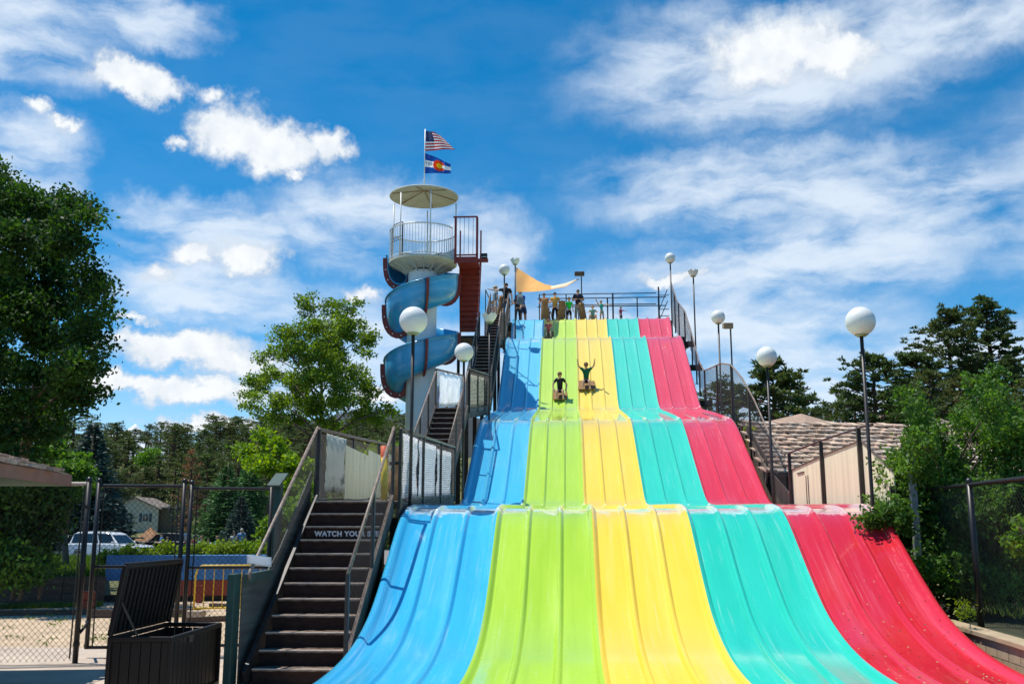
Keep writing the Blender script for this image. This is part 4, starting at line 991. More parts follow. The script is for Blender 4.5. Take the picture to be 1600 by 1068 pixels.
for (h0_, l0_, h1_, l1_) in ((0, -.03, LH, -.03), (LH, -.03, LH, BL_ + .03), (0, BL_ + .03, LH, BL_ + .03)):
    q = MB(); q.beam(LP(h0_, l0_, -.01), LP(h1_, l1_, -.01), .05, .05); bevel(q.build('lid_rim', M_resin, lo), .01)
q = MB(); q.beam(BP(.3, .08, BH - .03), LP(.34, .04, -.03), .012, .02); q.build('stay', M_iron, bx)

# ------------------------------------------------------------------ BEHIND THE FENCE
def wall_run(name, label, cat, a, b_, z0, z1, th, m):
    q = MB(); d = (b_ - a).normalized(); n_ = Vector((-d.y, d.x, 0)) * th
    v = [Vector((p.x, p.y, z)) + o_ for o_ in (Vector((0, 0, 0)), n_) for (p, z) in ((a, z0), (b_, z0), (b_, z1), (a, z1))]
    q.add(v, [(0, 1, 2, 3), (7, 6, 5, 4), (0, 4, 5, 1), (1, 5, 6, 2), (2, 6, 7, 3), (3, 7, 4, 0)]); return q
wa, wb = G(161, 26.2), G(560, 27.2)
bw_ = thing('painted_wall', 'low retaining wall painted blue above and brick red below, planted with bushes', 'wall', wa)
M_bluep = mat('blue_wall_paint', (.06, .22, .50), .7, .15, 2.5, bump=.2); M_brickp = mat('red_band_paint', (.30, .055, .03), .75, .15, 2.5)
wc = G(250, 26.4)
ztop = 1.16
q = wall_run('', '', '', wa, wb, .52, ztop, .3, M_bluep); bevel(q.build('blue_band', M_bluep, bw_), .02)
q = wall_run('', '', '', wc, wb, .13, .518, .28, M_brickp); q.build('red_band', M_brickp, bw_)
q = wall_run('', '', '', wa, wb, 0, .16, .35, M_black); q.build('footing', M_timber, bw_)
for px in (311, 405): p = G(px, 25.9); q = MB(); q.box(p.x - .07, p.x + .07, p.y - .07, p.y + .07, 0, .42); q.build('red_leg', M_brickp, bw_); 
# plank retaining wall further left
pa, pb_ = G(-260, 24.2), G(163, 25.6)
pw = thing('plank_wall', 'low weathered plank retaining wall on the left behind the chain link fence', 'wall', pa)
d = (pb_ - pa); M_plank = mat('grey_brown_plank', (.11, .08, .062), .9, .3, 4, stretch=(.3, 1, 3), bump=.3)
for r_ in range(3):
    n_ = 6
    for i in range(n_):
        a = pa + d * (i / n_) + Vector((0, .03 * r_, 0)); b_ = pa + d * ((i + 1) / n_ - .004) + Vector((0, .03 * r_, 0)); q = wall_run('', '', '', a, b_, .06 + .2 * r_, .252 + .2 * r_, .06 + rng.uniform(0, .02), M_plank); q.build('plank', M_plank, pw)
q = MB(); p = G(137, 23.6); q.box(p.x - .14, p.x + .14, p.y - .14, p.y + .14, 0, .22); q.box(p.x - .13, p.x + .13, p.y - .13, p.y + .13, .225, .42); o = q.build('block', mat('orange_red_plastic', (.55, .07, .03), .5)); tag(o, 'two stacked orange red plastic blocks left of the gate post', 'blocks'); bevel(o, .02)
q = MB(); p = G(150, 21.5); q.beam((p.x - .1, p.y, .08), (p.x + 2.3, p.y + .4, .08), .18, .16); o = q.build('timber_edging', M_plank); tag(o, 'dark timber edging lying on the sand behind the gate', 'timber')
for (tp, a, b_) in ((330, G(330, 24.3), G(372, 23.9)), (285, G(285, 20.3), G(366, 20.8)), (-100, G(-100, 21.8), G(150, 22.4))):
    q = MB(); q.beam((a.x, a.y, .05), (b_.x, b_.y, .05), .16, .1); o = q.build('timber_edging', M_plank); tag(o, 'dark timber strip lying in the sand ' + {330: 'under the yellow barrier', 285: 'in front of the yellow barrier', -100: 'below the plank wall'}[tp], 'timber')
# yellow barrier
ya_ = G(302, 21.6); yb_ = G(432, 21.9)
M_yel = mat('yellow_paint', (.75, .50, .02), .45, .12, 5)
yb = thing('crowd_barrier', 'yellow steel crowd barrier standing on sand before the blue wall', 'barrier', ya_)
d = yb_ - ya_; 
def BQ(t, z): p = ya_ + d * t; return (p.x, p.y, z)
q = MB(); q.tube([BQ(0, .05), BQ(0, .85), BQ(.02, .98), BQ(.07, 1.05), BQ(.93, 1.05), BQ(.98, .98), BQ(1, .85), BQ(1, .05)], .022, 8); q.build('frame', M_yel, yb, smooth=True)
q = MB(); q.tube([BQ(0, .18), BQ(1, .18)], .02, 8); q.build('lower_bar', M_yel, yb)
for i in range(1, 9): t = i / 9; q = MB(); q.tube([BQ(t, .18), BQ(t, 1.04)], .011, 6); q.build('upright', M_yel, yb)
for t in (.0, 1.): q = MB(); q.beam((BQ(t, 0)[0], BQ(t, 0)[1] - .28, .03), (BQ(t, 0)[0], BQ(t, 0)[1] + .28, .03), .05, .04); q.build('foot', M_yel, yb)
p = G(300, 21.2)
o = MB().box(p.x - .18, p.x + .25, p.y - .1, p.y + .2, 0, .16).build('concrete_block', mat('pale_block', (.40, .32, .24), .9)); tag(o, 'small tan concrete block on the sand by the gate post', 'block'); bevel(o, .02)
GROUND[0] = False
# white paper tied on the handrail
q = MB(); q.grid([[P(386 + 38 * u, 866 + 4 * u + 15 * v, 13.55 + .15 * u + .05 * v) for u in np.linspace(0, 1, 6)] for v in np.linspace(0, 1, 5)])
o = q.build('paper_sheet', cloth_mat('paper', (.62, .64, .68)), smooth=True); tag(o, 'crumpled white plastic sheet by the foot of the lowest stair handrail', 'sheet'); s = o.modifiers.new('s', 'SOLIDIFY'); s.thickness = .004

# ------------------------------------------------------------------ ROOF CORNER ON THE LEFT
T = P(110, 748, 15.3); zE = T.z; Nn = P(0, 728, 12.7); Nn.z = zE
ed = (Nn - T); ed.z = 0; ed.normalize(); inn = Vector((-abs(ed.y), ed.x, 0)) if False else Vector((ed.y, -ed.x, 0))
if inn.x > 0: inn = -inn
kb = thing('kiosk', 'shingle roofed kiosk corner with brown fascia reaching in on the left', 'kiosk', (T.x + inn.x * 1.2, T.y - 1, 0))
LE = 9.0
q = MB(); q.beam(T + ed * -.02 + Vector((0, 0, -.02)), T + ed * LE + Vector((0, 0, -.02)), .03, .17); q.build('fascia', mat('pink_brown_board', (.34, .17, .12), .7, .12, 4), kb)
q = MB(); q.beam(T + Vector((0, 0, -.02)), T + inn * 4.0 + Vector((0, 0, -.02)), .03, .17); q.build('fascia', MATS['pink_brown_board'], kb)
q = MB(); v = [T + inn * .02, T + ed * LE + inn * .02, T + ed * LE + inn * 4, T + inn * 4]; v = [p + Vector((0, 0, -.09)) for p in v]; v += [p + Vector((0, 0, -.02)) for p in v]
q.add(v, [(0, 1, 2, 3), (7, 6, 5, 4), (0, 4, 5, 1), (1, 5, 6, 2), (2, 6, 7, 3), (3, 7, 4, 0)]); q.build('soffit', mat('green_soffit', (.10, .17, .12), .8), kb)
sp_ = inn + Vector((0, 0, .25)); nrm_ = sp_.cross(ed).normalized(); nrm_ = nrm_ if nrm_.z > 0 else -nrm_
q = MB(); v = [T + Vector((0, 0, .07)), T + ed * LE + Vector((0, 0, .07)), T + ed * LE + sp_ * 4 + Vector((0, 0, .07)), T + sp_ * 4 + Vector((0, 0, .07))]; q.add(v + [p - Vector((0, 0, .04)) for p in v], [(0, 3, 2, 1), (4, 5, 6, 7), (0, 1, 5, 4), (0, 4, 7, 3)]); q.build('roof_deck', M_wood, kb)
def shingle_mesh(name, wd, ln, th, m):
    return MB().add([(-wd/2, 0, 0), (wd/2, 0, 0), (wd/2, ln, 0), (-wd/2, ln, 0), (-wd/2, 0, th), (wd/2, 0, th), (wd/2, ln, th * .25), (-wd/2, ln, th * .25)], [(3, 2, 1, 0), (4, 5, 6, 7), (0, 1, 5, 4), (1, 2, 6, 5), (2, 3, 7, 6), (3, 0, 4, 7)]).mesh(name, m)
M_sh = [mat('shake_%s' % n_, c, .85, .25, 5, stretch=(5, .6, 1), bump=.4, grime=((.10, .07, .05), 3, .66), objvar=.2) for n_, c in (('tan', (.56, .41, .30)), ('brown', (.42, .29, .21)), ('grey', (.50, .40, .32)))]
def shake_frame(o, e, s, n): return Matrix((e, s, n)).transposed().to_4x4()
def lay(root, O, e, s, n, rows_, cols, wd, ex, th, lim=300, start=lambda r: 0., name='shingle'):
    meshes = [shingle_mesh('shingle', wd * k * .97, ex * 1.35, th, m_) for k in (1.,) for m_ in M_sh]
    cnt = 0; rest = MB(); rr = []
    for c_ in range(cols):
        for r_ in range(rows_):
            rr.append((c_, r_))
    for (c_, r_) in rr:
        x = start(r_) + (c_ + (.5 if r_ % 2 else 0)) * wd + rng.uniform(-.02, .02); pos = O + e * x + s * (r_ * ex + rng.uniform(-.07, .07)) + n * (.012 + rng.uniform(0, .02))
        tilt = R(rng.uniform(-3.0, 3.0)); A = Matrix((e, s, n)).transposed() @ Matrix.Rotation(tilt, 3, 'Z') @ Matrix.Rotation(R(3.5 + rng.uniform(0, 2.5)) * -1, 3, 'X')
        if cnt < lim:
            o = link(name, meshes[rng.randrange(3)], root, pos, A.to_euler()); o.scale = (rng.uniform(.68, .97), 1, rng.uniform(.8, 1.5)); cnt += 1
        else:
            me = meshes[rng.randrange(3)]; b0 = len(rest.v); rest.v += [tuple(pos + A @ v_.co) for v_ in me.vertices]; mi = meshes.index(me) % 3
            for p_ in me.polygons: rest.f.append(tuple(b0 + k for k in p_.vertices)); rest.m.append(mi)
    if rest.v: o = rest.build('shingles', M_sh, root); o['kind'] = 'stuff'
sn = sp_.normalized(); lay(kb, T + Vector((0, 0, .075)) + sn * -.05 + ed * 6.6, -ed, sn, nrm_, 8, 24, .27, .30, .03, 200)
q = MB(); a = T + inn * 1.3 + ed * .6; bb = T + inn * 1.3 + ed * LE; d_ = (bb - a)
q = wall_run('', '', '', Vector((a.x, a.y, 0)), Vector((bb.x, bb.y, 0)), 0, zE - .12, .15, None); q.build('wall', mat('kiosk_green', (.08, .13, .09), .8), kb)

# ------------------------------------------------------------------ SHINGLE ROOFED BUILDING ON THE RIGHT
E0 = P(1200, 738, 26.6); ang = R(14); u_ = Vector((math.cos(ang), math.sin(ang), 0)); v_h = Vector((-math.sin(ang), math.cos(ang), 0))
RL = 4.6; rise = P(1172, 657, 31.2).z - E0.z; du = 1.35
sdir = (v_h * RL + Vector((0, 0, rise))); SL = sdir.length; s_n = sdir.normalized(); n_r = u_.cross(s_n).normalized()
br = thing('shingle_roof_building', 'old building with a wide weathered wood shingle roof behind the plywood fence', 'building', (E0.x, E0.y, 0))
Lr = 19.0
q = MB(); v = [E0, E0 + u_ * Lr, E0 + u_ * Lr + sdir, E0 + u_ * du + sdir]; q.add([p - n_r * .02 for p in v] + [p - n_r * .12 for p in v], [(0, 1, 2, 3), (7, 6, 5, 4), (0, 4, 5, 1), (3, 7, 4, 0), (1, 5, 6, 2), (2, 6, 7, 3)]); q.build('roof_deck', M_wood, br)
nrow = 12; ex = SL / nrow
lay(br, E0, u_, s_n, n_r, nrow, 50, .36, ex, .05, 300, start=lambda r: du * r / nrow + .1)
q = MB(); q.beam(E0 + Vector((-.03, 0, -.12)), E0 + u_ * du + sdir + Vector((-.03, 0, -.12)), .05, .42); q.build('rake_board', M_wood, br)
q = MB(); bk = E0 + u_ * du + sdir; q.add([bk, bk + u_ * (Lr - du), bk + u_ * (Lr - du) + v_h * 4 - Vector((0, 0, rise)), bk + v_h * 4 - Vector((0, 0, rise))], [(0, 1, 2, 3)]); o = q.build('rear_roof', M_wood, br); s = o.modifiers.new('s', 'SOLIDIFY'); s.thickness = .08
e1 = E0 + v_h * .4; q = wall_run('', '', '', Vector((e1.x + .3, e1.y, 0)), Vector((e1.x, e1.y, 0)) + u_ * Lr, 0, E0.z - .03, .2, None); q.build('wall', mat('dark_stained_wall', (.09, .06, .045), .85, .2, 3, stretch=(6, 6, .4)), br)
g2 = P(1208, 664, 44); rb2 = thing('brown_roof_building', 'small far roof peak showing above the wide shingle roof', 'building', (g2.x, g2.y, 0))
q = MB(); hw, hh, lg = 3.2, 1.1, 6
pk = P(1212, 650, 44)
q.add([(pk.x - 2.4, pk.y - 1, pk.z - .75), (pk.x + .9, pk.y - 2.5, pk.z - .75), (pk.x + .9, pk.y - 1, pk.z), (pk.x + 3.2, pk.y - 1.5, pk.z - .8), (pk.x - 2.4, pk.y + 4, pk.z - .75), (pk.x + .9, pk.y + 4, pk.z), (pk.x + 3.2, pk.y + 4, pk.z - .8)],
      [(0, 1, 2), (1, 3, 2), (0, 2, 5, 4), (2, 3, 6, 5)]); q.build('roof', M_sh[1], rb2)
q = MB(); q.box(pk.x - 1.8, pk.x + 2.8, pk.y - 1, pk.y + 3.8, 0, pk.z - .8); q.build('wall', mat('brown_siding', (.14, .09, .06), .85), rb2)

# ------------------------------------------------------------------ RIGHT: BLOCK WALL, TERRACE AND FENCE
M_block = mat('tan_block', (.42, .32, .20), .9, .12, 4, bump=.3, grime=((.27, .20, .13), 3, .62))
pts = [G(1418, 15.6), G(1478, 13.9), G(1535, 12.5), G(1600, 11.2), G(1700, 9.6), G(1800, 8.0)]
rw = thing('block_retaining_wall', 'low curving tan block wall right of the foot of the crimson lane', 'wall', pts[1])
mort = MB()
def along(s):
    tot = 0
    for a, b_ in zip(pts[:-1], pts[1:]):
        l = (b_ - a).length
        if s <= tot + l: return a.lerp(b_, (s - tot) / l), (b_ - a).normalized()
        tot += l
    return pts[-1], (pts[-1] - pts[-2]).normalized()
TL_ = sum((b_ - a).length for a, b_ in zip(pts[:-1], pts[1:]))
blm = MB().box(-.195, .195, -.1, .1, .004, .192).mesh('block', M_block)
for r_ in range(3):
    s = .2 * (r_ % 2)
    while s < TL_ - .2:
        p, d = along(s + .2); zz = GZ + .01 + r_ * .2
        o = link('block', blm, rw, (p.x, p.y + .0, zz), (0, 0, math.atan2(d.y, d.x))); s += .4
q = MB()
for i in range(12):
    p, d = along(TL_ * i / 12); p2, d2 = along(TL_ * (i + 1) / 12); q.beam((p.x, p.y, .13), (p2.x, p2.y, .13), .17, .58)
q.build('mortar', mat('mortar', (.22, .17, .11), .95), rw)
q = MB()
for i in range(12):
    p, d = along(TL_ * i / 12); p2, d2 = along(TL_ * (i + 1) / 12); q.beam((p.x, p.y, .45), (p2.x, p2.y, .45), .28, .05)
q.build('cap_course', M_block, rw)
q = MB(); back = [p + Vector((.08, .05, 0)) for p in pts]; q.add([(p.x, p.y, .42) for p in back] + [(45, 5, .42), (45, 42, .42), (6.0, 42, .42), (6.0, 19, .42)], [tuple(range(len(back) + 4))]); o = q.build('raised_ground', mat('mulch', (.06, .05, .028), .95, .3, 2, c2=(.035, .05, .015))); tag(o, kind='structure')
# kerb step curving in front of the wall
q = MB(); cc = [G(1500, 12.9), G(1545, 12.1), G(1590, 11.2), G(1660, 10.0)]
for a, b_ in zip(cc[:-1], cc[1:]): q.beam((a.x, a.y, GZ + .04), (b_.x, b_.y, GZ + .04), .2, .14)
o = q.build('kerb', M_block); tag(o, kind='structure')
c0, c1, c2 = G(1533, 13.3, .58), G(1660, 11.1, .58), G(1350, 18.4, .58)
rf_ = thing('chain_link_fence', 'tall black chain link fence above the tan block wall on the far right', 'fence', c0)
ztop_ = P(1525, 757, 13.3 * GS).z
for p in (c0, c1): q = MB(); post(q, p, .35, ztop_ + .03, .045); cap(q, p, ztop_ + .05, .055); q.build('fence_post', M_fence, rf_, smooth=True)
for (a, b_) in ((c0, c1), (c2, c0)):
    q = MB(); q.tube([(a.x, a.y, ztop_), (b_.x, b_.y, ztop_)], .032, 8); q.build('top_rail', M_fence, rf_)
    q = MB(); wires(q, (a.x, a.y, .5), (b_.x, b_.y, .5), (b_.x, b_.y, ztop_), (a.x, a.y, ztop_), .062, .0026); q.build('wire_mesh', M_fence, rf_)
# ------------------------------------------------------------------ VEGETATION
def leaf_quads(c, s, asp=.5, flat=.0, droop=0.):
    """rhombic leaves of length s at centres c, random lie"""
    n = len(c); a = nrs.normal(size=(n, 3)); a[:, 2] = a[:, 2] * (1 - flat) - droop; a /= np.linalg.norm(a, axis=1)[:, None] + 1e-9
    r = nrs.normal(size=(n, 3)); r[:, 2] *= .6; b = np.cross(a, r); b /= np.linalg.norm(b, axis=1)[:, None] + 1e-9
    s = np.asarray(s).reshape(-1, 1) * .5
    v = np.stack([c - a * s, c + b * s * asp + a * s * .1, c + a * s, c - b * s * asp + a * s * .1], axis=1).reshape(-1, 3)
    return v, np.arange(4 * n).reshape(n, 4)
def cloud_obj(name, pts, sizes, m, parent, asp=.5, flat=0., droop=0.):
    v, q = leaf_quads(np.asarray(pts), sizes, asp, flat, droop)
    off = np.array(rootloc(parent)); me = fast_mesh(name, v - off, q, m); return link(name, me, parent)
def lobe_points(lobes, n_cl, per, sig, shell=.55, spray=None):
    """clusters of leaves spread through the volume of each lobe, denser near its skin"""
    vol = np.array([l[1] ** 2.2 for l in lobes]); vol = vol / vol.sum(); cl = []; own = []
    for i, (c, r) in enumerate(lobes):
        k = max(3, int(n_cl * vol[i])); d = nrs.normal(size=(k, 3)); d /= np.linalg.norm(d, axis=1)[:, None]
        rad = r * (shell + (1 - shell) * nrs.random_sample(k) ** .5) * (1 + nrs.normal(size=k) * .10); d[:, 2] *= .85
        cl.append(np.array(c) + d * rad[:, None]); own += [i] * k
    cl = np.concatenate(cl); n = len(cl)
    pts = np.repeat(cl, per, axis=0) + nrs.normal(size=(n * per, 3)) * np.array([sig, sig, sig * .7])
    if spray:
        ax_ = cl - np.array(spray[0]); ax_[:, 2] = np.abs(ax_[:, 2]) * .5 + .3; ax_ += nrs.normal(size=ax_.shape) * .6; ax_ /= np.linalg.norm(ax_, axis=1)[:, None]
        t = nrs.random_sample((n * per, 1)) - .4; pts = np.repeat(cl, per, axis=0) + np.repeat(ax_, per, axis=0) * t * spray[1] + nrs.normal(size=(n * per, 3)) * sig * (.55 - .3 * t); pts[:, 2] -= (t[:, 0] ** 2) * spray[1] * .35
    return cl, np.array(own), pts
def broadleaf(name, label, base, lobes, n_cl, per, sig, leaf, m, cat='tree', group=None, trunk_r=.2, fork=None, bark=None, twigs=True, shell=.5, droop=0., parts=True, asp=.55, limbs=None, spray=None):
    root = thing(name, label, cat, base, group); base = Vector(base); bark = bark or M_bark
    cl, own, pts = lobe_points(lobes, n_cl, per, sig, shell, spray)
    cloud_obj('crown' if cat == 'tree' else 'foliage', pts, leaf * (.7 + .6 * nrs.random_sample(len(pts))), m, root, asp=asp, droop=droop)
    if parts:
        if limbs: lobes = limbs; own = np.full(len(cl), -1)
        cz = sum(l[0][2] for l in lobes) / len(lobes); cx = sum(l[0][0] for l in lobes) / len(lobes); cy = sum(l[0][1] for l in lobes) / len(lobes)
        fk = Vector(fork) if fork else base.lerp(Vector((cx, cy, cz)), .45)
        q = MB(); mid = base.lerp(fk, .5) + Vector((.08, .05, 0)); q.tube([base - Vector((0, 0, .15)), mid, fk], [trunk_r * 1.25, trunk_r, trunk_r * .8], 10); q.build('trunk', bark, root, smooth=True)
        top = max(l[0][2] for l in lobes); b = MB(); 
        axis_top = Vector((cx, cy, fk.z + (top - fk.z) * .8))
        b.tube([fk, fk.lerp(axis_top, .5) + Vector((.1, .1, 0)), axis_top], [trunk_r * .75, trunk_r * .4, .02], 7)
        for i, (c, r) in enumerate(lobes):
            c = Vector(c); t = min(.8, max(0., (c.z - fk.z) / max(.5, (top - fk.z)) - .25)); s_ = fk.lerp(axis_top, t) if c.z > fk.z else fk
            md = s_.lerp(c, .5) + Vector((0, 0, .12 * (c - s_).length * .5)); rr_ = trunk_r * .38 * (1 - .5 * t)
            b.tube([s_, md, c], [rr_, rr_ * .65, rr_ * .3], 6)
            if twigs:
                ids = np.where(own == i)[0][::3][:26] if not limbs else np.where(((cl - np.array(c)) ** 2).sum(1) < (r * 1.3) ** 2)[0][::3][:22]
                for k in ids: p = Vector(cl[k]); b.tube([md.lerp(c, .4 + .6 * rng.random()), p], [rr_ * .22, .006], 3, False)
        b.build('branches', bark, root, smooth=True)
    return root
def PX(lst, D0, jitter):
    out = []
    for (px, py, r) in lst:
        D = D0 + rng.uniform(-jitter, jitter); out.append((tuple(P(px, py, D)), r * D / F))
    return out
def burst(lobes, k, f=.55, off=.75, keep=False):
    out = list(lobes) if keep else []
    for c, r in lobes:
        for i in range(k):
            d = Vector((rng.gauss(0, 1), rng.gauss(0, 1), rng.gauss(0, 1))).normalized() * r * off * rng.uniform(.6, 1.25); out.append(((c[0] + d.x, c[1] + d.y, c[2] + d.z * .9), r * f * rng.uniform(.55, 1.2)))
    return out
# big dark cottonwood on the left
lob = PX([(8, 300, 52), (-40, 330, 80), (48, 320, 42), (88, 318, 34), (125, 315, 28), (60, 365, 55), (120, 345, 34), (0, 390, 70), (60, 420, 58), (112, 395, 40), (140, 432, 36), (165, 455, 22), (150, 478, 34), (100, 470, 46),
          (40, 490, 62), (0, 520, 80), (130, 520, 38), (85, 540, 50), (120, 560, 42), (150, 570, 22), (60, 590, 56), (110, 605, 40), (140, 618, 24), (20, 620, 70), (40, 660, 50), (20, 690, 40), (-60, 480, 110), (-70, 600, 110), (10, 720, 50), (40, 720, 40)], 28, 2.5)
broadleaf('cottonwood_tree', 'huge dark green leafy tree filling the left edge above the kiosk roof', G(30, 26), burst(lob, 6, .42, .72), 4600, 22, .20, .14, M_leaf_dark, trunk_r=.26, fork=P(30, 740, 28.6), shell=.25, limbs=[l for l in lob[::3] if l[0][2] < 7])
# leafy tree left of the tower
lob = PX([(490, 478, 20), (520, 482, 18), (548, 478, 20), (475, 505, 28), (510, 515, 34), (548, 510, 30), (570, 520, 18), (445, 530, 22), (455, 555, 30), (495, 560, 40), (540, 555, 36), (572, 545, 20), (420, 553, 18), (425, 590, 20),
          (460, 600, 34), (510, 600, 38), (555, 590, 30), (580, 600, 20), (400, 608, 22), (412, 630, 28), (450, 637, 30), (500, 640, 32), (548, 636, 32), (585, 625, 24), (605, 640, 16), (590, 650, 16), (430, 655, 18), (530, 665, 18), (395, 634, 14)], 40, 1.8)
broadleaf('ash_tree', 'bright green leafy tree with slender forked trunks just left of the spiral tower', G(500, 36), burst(lob, 6, .46, .85), 2300, 15, .13, .125, M_leaf_mid, trunk_r=.15, fork=P(502, 690, 40), shell=.20, limbs=lob[::2])
# right foreground tree
lob = PX([(1425, 632, 20), (1438, 655, 24), (1452, 690, 30), (1475, 718, 32), (1530, 615, 17), (1545, 640, 26), (1528, 675, 32), (1550, 600, 10), (1560, 690, 34), (1590, 660, 26), (1600, 700, 40), (1500, 740, 36), (1420, 700, 26), (1400, 735, 28), (1390, 765, 30), (1440, 750, 38),
          (1370, 790, 22), (1415, 800, 34), (1460, 800, 44), (1520, 790, 46), (1570, 760, 44), (1610, 800, 50), (1362, 722, 14), (1445, 850, 40), (1480, 880, 40), (1530, 860, 46), (1580, 850, 40), (1462, 895, 22), (1500, 905, 24), (1545, 905, 26), (1585, 905, 26), (1358, 770, 12), (1350, 758, 7)], 16.6, .75)
lob = [((max(c[0], 5.55 + r * .5), c[1], c[2]), r) for c, r in lob] + PX([(1384, 812, 5), (1366, 815, 2.5), (1396, 806, 10), (1408, 800, 15), (1415, 815, 13)], 15.9, .1)
lob += PX([(1400, 795, 24), (1425, 815, 30), (1415, 760, 26), (1440, 840, 26), (1450, 780, 40), (1500, 850, 44), (1560, 800, 44), (1430, 830, 30), (1480, 910, 34), (1550, 900, 40), (1600, 880, 40), (1590, 790, 36), (1545, 890, 26), (1440, 860, 16), (1500, 790, 40)], 17.2, .4)
lob = [((max(c[0], 5.45 + r * .55) if c[1] < 15.4 or c[2] < 1.55 else c[0], c[1], c[2]), r) for c, r in lob]
broadleaf('locust_tree', 'bright green feathery young tree hanging over the crimson lane on the right', G(1490, 15.2, .5), burst(lob, 4, .5, .95, True), 2500, 28, .075, .075, M_leaf_bright, trunk_r=.09, fork=P(1490, 880, 16.8), shell=.30, droop=.3, limbs=[l for l in lob if l[1] > .22], spray=(P(1490, 900, 16.8), .62))
lob = PX([(1595, 830, 22), (1585, 850, 16), (1590, 812, 10)], 12.2, .2); broadleaf('sapling', 'leafy sprig poking in at the right edge before the black fence', G(1640, 12.2, .56), lob, 34, 12, .05, .085, M_leaf_bright, cat='plant', trunk_r=.012, fork=P(1625, 860, 12.2), asp=.4)
lob = PX([(1505, 945, 9), (1500, 960, 7), (1512, 958, 8)], 14, .2); broadleaf('weed_plant', 'small pale weed growing on top of the tan block wall', G(1505, 14, .56), lob, 26, 8, .05, .07, M_leaf_shrub, cat='plant', trunk_r=.008, fork=P(1505, 958, 14), asp=.3)
lob = [((6.2 + rng.uniform(-.3, 3.5), 18 + rng.uniform(-1, 3), .9 + rng.uniform(0, 1.1)), .6) for _ in range(14)]; broadleaf('shrub', 'dark dense undergrowth shrub behind the feathery tree on the right', (7.5, 19, .56), lob, 420, 16, .12, .12, M_leaf_dark, cat='shrub', trunk_r=.04)
lob = PX([(1172, 672, 6), (1178, 690, 8), (1174, 705, 7), (1180, 720, 6)], 30, .3); broadleaf('vine_shrub', 'small green shrub showing through the gap between crimson lane and roof', G(1178, 30), lob, 40, 10, .08, .13, M_leaf_shrub, cat='shrub', trunk_r=.02)
# dark shrubs behind the left fence
for i, (l, lab) in enumerate((([(20, 780, 46), (60, 775, 40), (35, 830, 44), (-30, 800, 60), (10, 865, 36)], 'dark shrub mass directly under the kiosk roof'),
               ([(62, 770, 34), (72, 800, 22), (52, 820, 26), (40, 858, 24)], 'leafy dark shrub just left of the tall gate post'),
               ([(30, 890, 20), (52, 884, 18), (20, 872, 22), (0, 890, 22)], 'low green shrub on top of the plank wall'))):
    broadleaf('shrub', lab, G(l[0][0], 23 - i * .3, .4), PX(l, 25.5 - i * .3, .6), 420, 18, .2, .14, M_leaf_dark if i < 2 else M_leaf_bright, cat='shrub', trunk_r=.05, group='dark shrubs behind the left fence')
# shrubs planted along the painted wall
for i, px in enumerate(range(172, 520, 29)):
    h = 853 + rng.uniform(-4, 4) + (10 if px < 200 else 6 if px < 235 else 0); D = 30.4 + rng.uniform(-.2, .6); lob = [(tuple(P(px + dx, h + dy, D)), r * D / F) for dx, dy, r in ((0, 4, 11), (-12, 9, 11), (13, 8, 11), (4, 14, 13))]
    side = ['at the left end of the painted wall', 'second from the left end of the painted wall', 'above the left edge of the open box lid', 'above the middle of the open box lid', 'above the right edge of the open box lid', 'between the gate and the fence panel posts',
            'above the left end of the yellow barrier', 'above the middle of the yellow barrier', 'left of the green stair post', 'hidden mostly by the green stair post', 'behind the stair boarding', 'behind the upper stair boarding'][i]
    broadleaf('bush', 'yellow green bush ' + side, G(px, 27.6, .9), lob, 90, 12, .07, .09, M_leaf_shrub, cat='bush', trunk_r=.02, group='bushes planted along the painted wall', twigs=False)
o = MB(); a, b_, c, d = G(160, 26.5, 1.1), G(560, 27.5, 1.1), G(560, 30, 1.05), G(160, 29, 1.05); o.add([a, b_, c, d], [(0, 1, 2, 3)]); o = o.build('planting_bed', MATS['mulch']); tag(o, kind='structure')
# grass
def grass(name, quad, n, h, m):
    a, b_, c, d = [np.array(v_) for v_ in quad]; u = nrs.random_sample((n, 1)); v = nrs.random_sample((n, 1))
    p = a * (1-u)*(1-v) + b_*u*(1-v) + c*u*v + d*(1-u)*v
    t = nrs.normal(size=(n, 3)) * .35; t[:, 2] = 1; t *= (h * (.5 + nrs.random_sample((n, 1)))); s = nrs.normal(size=(n, 3)); s[:, 2] = 0; s /= np.linalg.norm(s, axis=1)[:, None]; s *= h * .09
    vv = np.stack([p - s, p + s, p + t], axis=1).reshape(-1, 3); me = fast_mesh(name, vv, np.arange(3 * n).reshape(n, 3), m); o = link(name, me); tag(o, 'short grass', None, None, 'stuff'); return o
M_grass = mat('grass_blades', (.13, .20, .02), .8, .3, .4, c2=(.05, .10, .012), trans=.3, island=.4)
gl = MB(); gl.add([G(-200, 26, .62), G(165, 26.2, .62), G(165, 54, .4), G(-200, 54, .4)], [(0, 1, 2, 3)]); o = gl.build('lawn', mat('lawn_soil', (.10, .13, .025), .95, .3, .8)); tag(o, kind='structure')
o = grass('grass', (G(-200, 26, .62), G(165, 26.2, .62), G(165, 54, .4), G(-200, 54, .4)), 22000, .22, M_grass); o['label'] = 'sunny grass strip between the plank wall and the car park'
o = grass('grass', (G(-100, 23.2, 0), G(160, 24.6, 0), G(160, 25.3, 0), G(-100, 24.1, 0)), 5000, .10, M_grass); o['label'] = 'grass strip at the foot of the plank wall'
o = grass('grass', ((6.2, 13, .56), (12, 11, .56), (12, 26, .56), (6.2, 26, .56)), 5000, .16, M_grass); o['label'] = 'weedy grass on the terrace behind the tan block wall'
